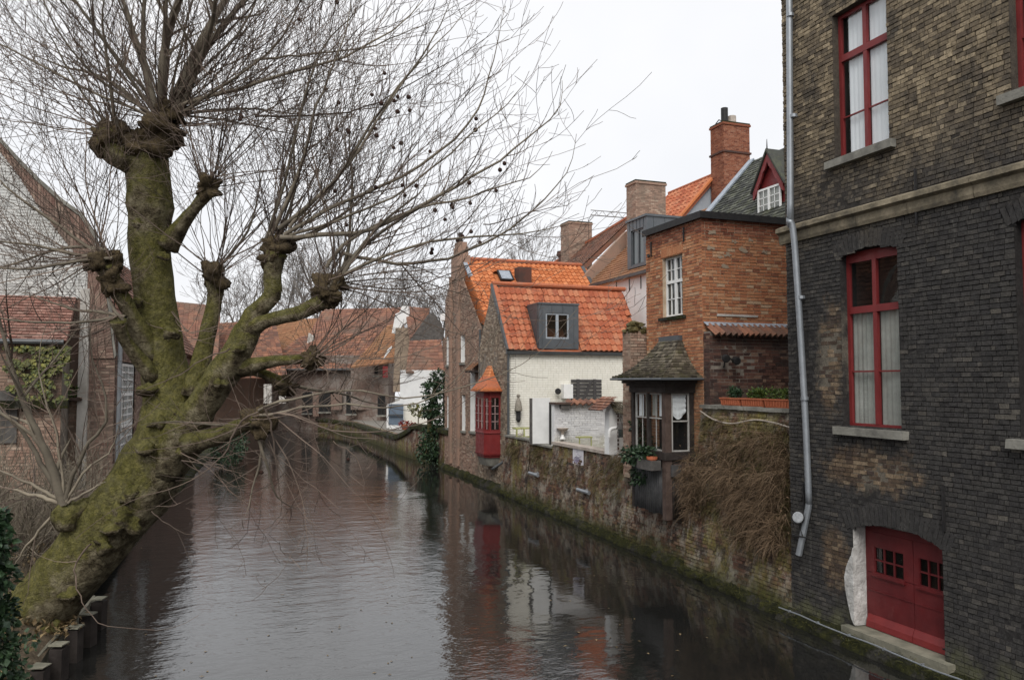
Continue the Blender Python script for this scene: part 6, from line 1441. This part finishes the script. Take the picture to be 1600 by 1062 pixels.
# ------------------------------------------------------------------ the great pollarded plane tree
TR = thing('plane_tree', at(70, 1005, 13.3), 'huge leaning mossy pollarded plane tree spreading bare shoots over the canal', 'tree')
trunk = MB()
def limb(pts, n=16, sides=18, wob=0.28):
    P = [at(a, b, w) for a, b, w, r in pts]; Rr = [r for *_, r in pts]
    sp = spline(P, n); rr = []; Rr = [r * (0.96 if n > 40 else 0.60) for a, b, w, r in pts]
    for i in range(n + 1):
        t = i / n * (len(Rr) - 1); k = min(int(t), len(Rr) - 2); rr.append(Rr[k] + (Rr[k + 1] - Rr[k]) * (t - k))
    trunk.tube(sp, rr, sides, 0.5, wob=wob)
px = 13.6 / FPX
limb([(-14, 1100, 13.1, 0.85), (34, 1010, 13.2, 0.66), (61, 955, 13.3, 0.58), (109, 895, 13.3, 0.55), (172, 820, 13.4, 0.56), (225, 755, 13.5, 0.57), (258, 690, 13.6, 0.54), (264, 630, 13.7, 0.45), (254, 560, 13.8, 0.38), (240, 450, 13.9, 0.345), (232, 370, 14.0, 0.345), (234, 320, 14.0, 0.40), (231, 270, 14.0, 0.385), (222, 235, 14.0, 0.37)], 44, 30, 0.20)
limb([(255, 730, 13.4, 0.55), (300, 665, 13.2, 0.50), (335, 610, 13.1, 0.44), (365, 560, 13.0, 0.40), (386, 515, 13.0, 0.34), (396, 488, 12.97, 0.12)], 20, 20)
limb([(372, 548, 13.0, 0.30), (398, 492, 12.95, 0.30), (425, 462, 12.9, 0.24), (425, 430, 12.9, 0.22), (432, 395, 12.9, 0.26)], 12, 14)
limb([(385, 515, 13.0, 0.28), (420, 500, 12.8, 0.21), (470, 488, 12.7, 0.19), (505, 470, 12.6, 0.24)], 12, 14)
limb([(375, 575, 13.0, 0.26), (420, 565, 12.9, 0.15), (460, 562, 12.8, 0.13), (490, 557, 12.8, 0.16)], 10, 12)
limb([(365, 580, 13.1, 0.22), (400, 580, 13.2, 0.13), (430, 592, 13.2, 0.14), (445, 605, 13.2, 0.15)], 10, 12)
limb([(300, 690, 13.1, 0.40), (345, 680, 12.7, 0.22), (380, 662, 12.5, 0.19), (402, 655, 12.4, 0.25)], 12, 14)
limb([(262, 385, 13.8, 0.34), (285, 350, 13.7, 0.20), (305, 325, 13.6, 0.17), (325, 300, 13.5, 0.22)], 12, 14)
limb([(235, 560, 13.6, 0.36), (205, 490, 13.3, 0.24), (180, 450, 13.1, 0.22), (165, 415, 13.0, 0.28)], 14, 14)
limb([(240, 590, 13.5, 0.3), (205, 545, 13.2, 0.17), (190, 520, 13.0, 0.16), (185, 500, 12.9, 0.2)], 10, 12)
limb([(300, 620, 13.6, 0.34), (322, 530, 13.8, 0.22), (335, 470, 13.9, 0.2), (338, 435, 13.9, 0.25)], 12, 14)
limb([(225, 265, 14.0, 0.40), (195, 250, 13.8, 0.34), (172, 232, 13.7, 0.33), (168, 205, 13.7, 0.30)], 10, 16)
for (a, b, w, r) in ((215, 470, 13.5, 0.10), (268, 520, 13.4, 0.12), (232, 610, 13.3, 0.14), (285, 640, 13.1, 0.12), (205, 770, 13.0, 0.16), (160, 850, 12.9, 0.15), (110, 930, 12.85, 0.16), (230, 700, 13.0, 0.14), (345, 600, 12.75, 0.10), (372, 545, 12.7, 0.09), (255, 400, 13.6, 0.09), (80, 985, 12.8, 0.16), (150, 790, 13.1, 0.13), (215, 350, 13.7, 0.09), (245, 660, 13.05, 0.12)):
    trunk.ball(at(a, b, w), r, 12, 9, 0.8, 0.5, lump=0.9)
trunk.build('trunk', 'bark', TR, smooth=True)
heads = [(255, 205, 13.9, 0.42), (222, 225, 13.9, 0.46), (172, 218, 13.7, 0.34), (270, 180, 13.9, 0.30), (328, 293, 13.5, 0.26), (163, 408, 13.0, 0.33), (175, 440, 13.0, 0.26), (338, 430, 13.9, 0.30), (434, 388, 12.9, 0.28), (425, 410, 12.9, 0.24), (512, 458, 12.6, 0.29), (525, 445, 12.6, 0.20), (488, 558, 12.8, 0.19), (446, 604, 13.2, 0.22), (404, 660, 12.4, 0.28), (292, 705, 13.2, 0.24), (190, 812, 13.0, 0.34)]
for (a, b, w, r) in heads:
    mb = MB(); mb.ball(at(a, b, w), r * 0.74, 26, 20, 0.92, 0.5, lump=0.95).build('pollard_knob', 'knob' if b < 700 else 'bark', TR, smooth=True)
fat, twig = MB(), MB()
RIGHT, UPV, FWD = _rt, _up, _f0
fruits = []
def polyrad(r0, n, rmin): return [max(rmin, r0 * (1 - (i / n)) ** 0.8) for i in range(n + 1)]
def side_twigs(pts, rad, gen, dens, L):
    n = len(pts) - 1; tot = sum((pts[i + 1] - pts[i]).length for i in range(n)); k = int(tot * dens * rnd.uniform(0.8, 1.2))
    for _ in range(k):
        t = rnd.uniform(0.16, 0.97); i = min(int(t * n), n - 1); p = pts[i].lerp(pts[i + 1], t * n - i)
        d = (pts[i + 1] - pts[i]).normalized(); o = rv(); o = (o - d * o.dot(d)).normalized()
        dd = (d * rnd.uniform(0.55, 1.0) + o * rnd.uniform(0.5, 0.9) + UPV * 0.15).normalized()
        shoot(p, dd, L * rnd.uniform(0.4, 1.1) * (1.15 - 0.6 * t) * (1.9 if (gen >= 2 and rnd.random() < 0.22) else 1.0), max(0.0037, rad[i] * 0.55), gen - 1, 0.10)
def shoot(p, d, L, r0, gen, up=0.08, kink=0.15, droop=0.0):
    n = 12 if gen >= 2 else (6 if gen == 1 else 4); pts = [p]; q = p; curl = rv(0.09 if gen >= 2 else 0.14)
    for i in range(n):
        d = (d + rv(kink) + curl + Z * up * (0.4 + i / n) - Z * droop).normalized(); q = q + d * (L / n); pts.append(q)
        if i == n // 2: curl = rv(0.09)
    rad = polyrad(r0, n, 0.0037)
    (fat if r0 > 0.022 else twig).tube(pts, rad, 6 if r0 > 0.022 else 3, rnd.random(), cap=False)
    if gen >= 1: side_twigs(pts, rad, gen, 2.1 if gen >= 2 else 2.3, (1.5 if gen >= 2 else 0.6))
    return pts
def fan(px_, py_, w, n, a0, a1, L0, L1, dep=0.55, r=(0.006, 0.018), up=0.06, droop=0.0):
    for _ in range(n):
        a = R(rnd.uniform(a0, a1)); c = at(px_ + rnd.uniform(-14, 14), py_ + rnd.uniform(-12, 10), w + rnd.uniform(-0.15, 0.15))
        d = (RIGHT * math.cos(a) + UPV * math.sin(a) + FWD * rnd.uniform(-dep, dep)).normalized()
        shoot(c, d, rnd.uniform(L0, L1), r[0] + (r[1] - r[0]) * rnd.random() ** 1.6 + (0.02 if rnd.random() < 0.08 else 0), 2, up, droop=droop)
fan(250, 185, 13.9, 56, 12, 168, 3.5, 6.8, r=(0.008, 0.026))
fan(262, 190, 13.9, 24, -8, 60, 3.0, 6.5)
fan(172, 205, 13.7, 40, 70, 195, 2.5, 5.5)
fan(328, 288, 13.5, 28, 5, 140, 2.8, 5.5)
fan(163, 400, 13.0, 48, 80, 205, 2.0, 4.8)
fan(338, 425, 13.9, 28, 30, 150, 2.5, 5.0)
fan(434, 382, 12.9, 40, 5, 125, 3.0, 6.0)
fan(520, 445, 12.6, 39, -12, 110, 2.6, 5.2)
fan(490, 556, 12.8, 15, -30, 60, 1.6, 3.6)
fan(446, 602, 13.2, 7, -60, 50, 1.2, 3.0)
fan(404, 655, 12.4, 10, -75, 25, 1.2, 3.0, up=0.0, droop=0.02, r=(0.009, 0.018))
fan(404, 655, 12.4, 6, 185, 270, 1.2, 2.6, up=0.0, droop=0.02, r=(0.009, 0.016))
fan(185, 505, 12.9, 15, 120, 215, 1.2, 3.0)
fan(300, 520, 13.6, 13, -20, 200, 0.6, 1.6, r=(0.006, 0.012))
fan(292, 710, 13.0, 8, -50, 20, 0.8, 2.0, up=0, droop=0.02, r=(0.006, 0.012))
for (a0, L_, r_) in ((92, 5.2, 0.085), (74, 5.0, 0.095), (66, 4.8, 0.07), (104, 4.5, 0.06), (112, 4.6, 0.055), (84, 4.6, 0.05), (52, 4.8, 0.05), (128, 4.4, 0.045)):
    a = R(a0); shoot(at(255 + (90 - a0) * 0.5, 185, 13.9), (RIGHT * math.cos(a) + UPV * math.sin(a) + FWD * rnd.uniform(-0.3, 0.3)).normalized(), L_, r_, 2, 0.03, kink=0.06)
def handmade(zl, r0, w=12.7, off=(400, 0), sc=2.529, dens=2.0, gen=2, wd=0.0):
    P = [at(off[0] + x / sc, off[1] + y / sc, w + wd * i / len(zl)) for i, (x, y) in enumerate(zl)]; n = 18; sp = spline(P, n); sp = [p + rv(0.018) for p in sp]
    rad = polyrad(r0, n, 0.0042); (fat if r0 > 0.02 else twig).tube(sp, rad, 7, rnd.random(), cap=False); side_twigs(sp, rad, gen, dens, 1.5)
    return sp
handmade([(100, 940), (300, 925), (470, 900), (700, 790), (870, 690), (1010, 600), (1180, 450), (1210, 320)], 0.042)
handmade([(280, 1060), (330, 980), (420, 920), (610, 830), (800, 790), (960, 740), (1100, 690), (1170, 600)], 0.034)
handmade([(110, 930), (300, 820), (590, 690), (830, 500), (930, 280), (985, 20)], 0.036)
handmade([(340, 1000), (560, 1040), (760, 1020), (960, 930), (1090, 830), (1230, 680), (1265, 530)], 0.030)
handmade([(900, 890), (1090, 835), (1250, 800), (1325, 700)], 0.010, dens=1.2, gen=1)
handmade([(90, 900), (290, 740), (460, 480), (680, 190), (790, -40)], 0.038)
handmade([(130, 900), (370, 640), (600, 300), (900, -20)], 0.030)
handmade([(60, 930), (160, 700), (240, 420), (350, 150), (380, -60)], 0.036, w=12.9)
handmade([(40, 950), (100, 760), (180, 430), (260, 200), (380, 60), (500, -50)], 0.030, w=12.9)
handmade([(130, 930), (350, 860), (560, 770), (820, 560), (1010, 400), (1080, 280)], 0.026)
handmade([(-10, 240), (150, 220), (420, 190), (640, 110), (800, 20)], 0.022, w=13.5)
handmade([(0, 460), (180, 455), (380, 440), (600, 340), (900, 160), (990, 60)], 0.020, w=13.3)
# low branches over the water (photo pixels)
handmade([(404, 640), (450, 625), (500, 615), (560, 608), (640, 622), (740, 600), (830, 560), (905, 480)], 0.024, w=12.3, off=(0, 0), sc=1, dens=1.2, gen=1)
handmade([(404, 650), (470, 637), (540, 632), (600, 638), (680, 620), (740, 560), (800, 490)], 0.022, w=12.2, off=(0, 0), sc=1, dens=1.2, gen=1)
handmade([(410, 650), (460, 648), (520, 672), (600, 672), (680, 655), (760, 600)], 0.018, w=12.2, off=(0, 0), sc=1, dens=1.2, gen=1)
handmade([(412, 636), (424, 665), (432, 740), (440, 800), (410, 830)], 0.018, w=12.2, off=(0, 0), sc=1, dens=0.8, gen=1)
handmade([(405, 645), (378, 655), (355, 700), (328, 731), (283, 758), (201, 782), (119, 840)], 0.016, w=12.0, off=(0, 0), sc=1, dens=0.8, gen=1)
handmade([(520, 690), (560, 720), (575, 790), (610, 860)], 0.008, w=12.2, off=(0, 0), sc=1, dens=1.0, gen=1)
handmade([(540, 440), (620, 435), (700, 452), (760, 470), (820, 470)], 0.012, w=12.4, off=(0, 0), sc=1, dens=1.2, gen=1)
handmade([(360, 545), (320, 560), (270, 590), (200, 610), (130, 570)], 0.013, w=12.4, off=(0, 0), sc=1, dens=1.0, gen=1)
handmade([(235, 800), (280, 830), (340, 840), (420, 845)], 0.009, w=12.4, off=(0, 0), sc=1, dens=0.8, gen=1)
handmade([(140, 850), (118, 885), (125, 930), (160, 975), (240, 985)], 0.016, w=12.2, off=(0, 0), sc=1, dens=0.8, gen=1)
handmade([(20, 880), (18, 920), (22, 960), (14, 985)], 0.010, w=12.0, off=(0, 0), sc=1, dens=0.3, gen=1)
# thick water shoots from the lower trunk on the left
for pl, r0 in (([(100, 790), (80, 730), (55, 670), (25, 590), (0, 500), (-20, 430)], 0.085), ([(98, 785), (60, 715), (30, 670), (0, 640), (-40, 600)], 0.05), ([(95, 785), (40, 770), (-20, 755)], 0.045), ([(100, 785), (55, 760), (0, 735), (-40, 715)], 0.035), ([(102, 785), (115, 740), (140, 690), (165, 660), (160, 600), (140, 540), (150, 470)], 0.04), ([(100, 790), (130, 740), (175, 700), (190, 650)], 0.03), ([(98, 790), (60, 830), (30, 870), (20, 900)], 0.03), ([(104, 785), (150, 760), (165, 752)], 0.028), ([(100, 788), (90, 690), (70, 620), (60, 560), (75, 500)], 0.025)):
    handmade(pl, r0, w=12.9, off=(0, 0), sc=1, dens=3.0)
MB().ball(at(116, 806, 13.1), 0.30, 14, 10, 0.9, lump=0.8).build('pollard_knob', 'bark', TR, smooth=True)
for (a, b, w, r) in heads[:15]:
    for _ in range(34):
        d = (rv() + Z * 0.3).normalized(); shoot(at(a, b, w) + d * r * 0.7, d, rnd.uniform(0.15, 0.8), rnd.uniform(0.004, 0.007), 0, 0.1, 0.3)
fat.build('branches', 'limb', TR, smooth=True, stuff=True)
twig.build('twigs', 'twig', TR, stuff=True)
# hanging seed balls
balls = [(505, 285), (450, 390), (560, 402), (558, 425), (570, 462), (606, 392), (608, 412), (508, 410), (306, 388), (308, 503), (356, 503), (362, 545), (470, 508), (474, 540), (580, 563), (660, 595), (547, 580), (590, 720), (611, 720), (582, 770), (457, 730), (319, 767), (496, 865), (502, 890), (360, 908), (973, 650), (978, 667), (858, 722), (932, 742), (845, 816), (783, 800), (783, 822), (715, 853), (752, 862), (823, 952), (818, 972), (860, 935), (862, 956), (700, 998), (694, 1014), (317, 12), (160, 65), (140, 5), (300, 360)]
sb = MB(); sb.ball((0, 0, 0), 0.034, 10, 7, 1.0, lump=0.12); sme = bpy.data.meshes.new('seed_ball'); sme.from_pydata([tuple(p) for p in sb.v], [], sb.f); sme.materials.append(MT['seed']); sme.shade_smooth()
from mathutils.kdtree import KDTree
kdp = twig.v + fat.v; kd = KDTree(len(kdp))
for i, p in enumerate(kdp): kd.insert(p, i)
kd.balance()
stk = MB()
extra = [(382, 180), (381, 190), (740, 180), (742, 196), (360, 650), (386, 740), (384, 735), (412, 735), (540, 740)]
for k, (x, y) in enumerate([(400 + a / 2.529, b / 2.529) for a, b in balls] + extra):
    v0 = kd.find(at(x, y, 12.7) + Z * 0.14)[0]; p = v0 - Z * rnd.uniform(0.08, 0.16) + rv(0.02); piece('seed_ball', sme, Matrix.Translation(p) @ Matrix.Scale(rnd.uniform(0.85, 1.15), 4), TR)
    stk.tube([p, p.lerp(v0, 0.5) + rv(0.012), v0], 0.0034, 3)
stk.build('seed_stalks', 'twig', TR, stuff=True)

# ------------------------------------------------------------------ left bank foreground
for i, (x, y) in enumerate(((62, 1045), (92, 1010), (117, 983), (138, 962), (155, 938))):
    p = on(x, y, 2, 0.5); mb = MB(); f = Fr((p.x, p.y, 0), _rt)
    mb.box(f, -0.1, 0.1, -0.6, 0.5 + rnd.uniform(-0.02, 0.03), -0.1, 0.1, jit=0.012)
    po = mb.build('mooring_post', 'dark_wood', label=('nearest', 'second', 'third', 'fourth', 'farthest')[i] + ' squared timber pile of the revetment below the plane tree', cat='post', group='revetment piles')
    MB().box(f, -0.105, 0.105, 0.535, 0.555, -0.105, 0.105, jit=0.006).build('pale_top', 'concrete', po)  # thin paler cap laid on the pile top
RV = thing('plank_revetment', (-2.3, 15, 0), 'mossy plank revetment holding the earth under the plane tree', 'revetment')
pts = [on(40, 1075, 2, 0.42), on(62, 1040, 2, 0.42), on(92, 1005, 2, 0.42), on(117, 980, 2, 0.42), on(138, 958, 2, 0.42), on(156, 935, 2, 0.42)]
for (a, b) in zip(pts, pts[1:]):
    d = (b - a); f = Fr((a.x - 0.1, a.y, 0), d)
    for k in range(2): MB().box(f, 0.01, d.length - 0.01, -0.1 + k * 0.27, 0.155 + k * 0.27, -0.03, 0.03, jit=0.008).build('plank', 'concrete' if k else 'dark_wood', RV)
MB().tube([p + Z * 0.05 - Vector((0.1, 0, 0)) for p in pts], 0.028, 6).build('top_rail', 'concrete', RV)
mb = MB()
for _ in range(420):
    p = on(rnd.gauss(108, 12), rnd.gauss(968, 14), 2, 0.5) + Vector((rnd.uniform(-0.25, 0), 0, rnd.uniform(0, 0.12))); mb.leaf(p, rv() + Z * 0.2, Z + rv(0.5), 0.10, 0.06, rnd.random())
for _ in range(2600):
    p = Vector((-2.45 - abs(rnd.gauss(0, 2.5)), rnd.uniform(11, 24), 0)); p.z = 0.5 + 0.75 * min(1, math.sqrt((-2.35 - p.x) / 40) * 14 / 6) + rnd.uniform(0, 0.08); mb.leaf(p, rv() + Z * 0.1, Z + rv(0.5), 0.12, 0.08, rnd.random())
mb.build('leaf_litter', 'litter', label='pale fallen leaves on the bank under the plane tree', cat='leaves', kind='stuff')
mb = MB()
for (x, y, w, r, n) in ((-8, 850, 9.0, 0.2, 380), (-14, 900, 9.0, 0.25, 380), (-8, 960, 9.2, 0.25, 380), (-6, 1020, 9.2, 0.3, 420), (12, 1060, 9.4, 0.25, 260), (-14, 820, 9.0, 0.2, 200), (48, 1000, 11.2, 0.14, 40)): leaves_blob(mb, at(x, y, w), r, r, r, n, rnd.uniform(0.07, 0.1), hang=0.3, shell=0.2)
mb.build('ivy_bush', 'ivy', label='dark green ivy mass in the bottom left corner', cat='ivy', kind='stuff')
gp0 = at(-22, 830, 9); GPr = thing('garden_pier', (gp0.x - 0.22, gp0.y, 0.3), 'brick pier capped by ivy at the bottom left edge', 'pier')
brickwork(GPr, Fr((gp0.x - 0.45, gp0.y - 0.22, 0), FX), 0.45, 0.3, at(0, 815, 9).z, 'brick_brown', 'mortar_grey', single=0)
brickwork(GPr, Fr((gp0.x, gp0.y - 0.22, 0), (0, 1, 0)), 0.45, 0.3, at(0, 815, 9).z, 'brick_brown', 'mortar_grey', single=0)
MB().wbox((gp0.x - 0.45, gp0.y - 0.205, 0.2), (gp0.x - 0.015, gp0.y + 0.23, at(0, 815, 9).z)).build('pier_core', 'mortar_grey', GPr)
MB().wbox((gp0.x - 0.5, gp0.y - 0.27, at(0, 815, 9).z + 0.002), (gp0.x + 0.05, gp0.y + 0.28, at(0, 815, 9).z + 0.07)).build('pier_cap', 'brown_wood', GPr)
# tangled shrubs on the bank between tree and house
for i, (x, y, n, lab) in enumerate(((-4.2, 17.5, 26, 'tangle of bare brown shrub stems left of the plane tree trunk'), (-3.4, 20.0, 26, 'bare twiggy shrub in front of the lean-to'), (-5.6, 19.0, 26, 'leafless shrub at the left edge behind the trunk'), (-3.1, 22.3, 20, 'thin bare shrub below the plaster strip of the brick house'))):
    o = thing('bare_shrub', (x, y, 0.8), lab, 'shrub', 'bare shrubs on the left bank'); mb = MB()
    for _ in range(int(n * 1.7)):
        b0 = Vector((x + rnd.gauss(0, 0.5), y + rnd.gauss(0, 0.4), 0.8)); grow(mb, b0, (Z + rv(0.5)).normalized(), rnd.uniform(0.8, 1.7), rnd.uniform(0.012, 0.022), 2, 0.005, up=0.05)
    mb.build('stems', 'limb', o, stuff=True)
block('bank_garden_wall', -9, -2.75, 20.8, 21.0, 0.4, 2.0, 'brick_far', label='grey crumbling garden wall behind the bare shrubs', cat='wall')

mb = MB()
for _ in range(130):
    p = on(rnd.uniform(180, 1150), rnd.uniform(760, 1060), 2, 0.004)
    if p.x < 9.6: mb.leaf(Vector((p.x, p.y, 0.006)), Vector((rnd.uniform(-1, 1), rnd.uniform(-1, 1), 0.02)), Z, rnd.uniform(0.03, 0.09), 0.04, rnd.random())
mb.build('floating_leaves', 'litter', label='scattered dead leaves floating on the canal', cat='leaves', kind='stuff')
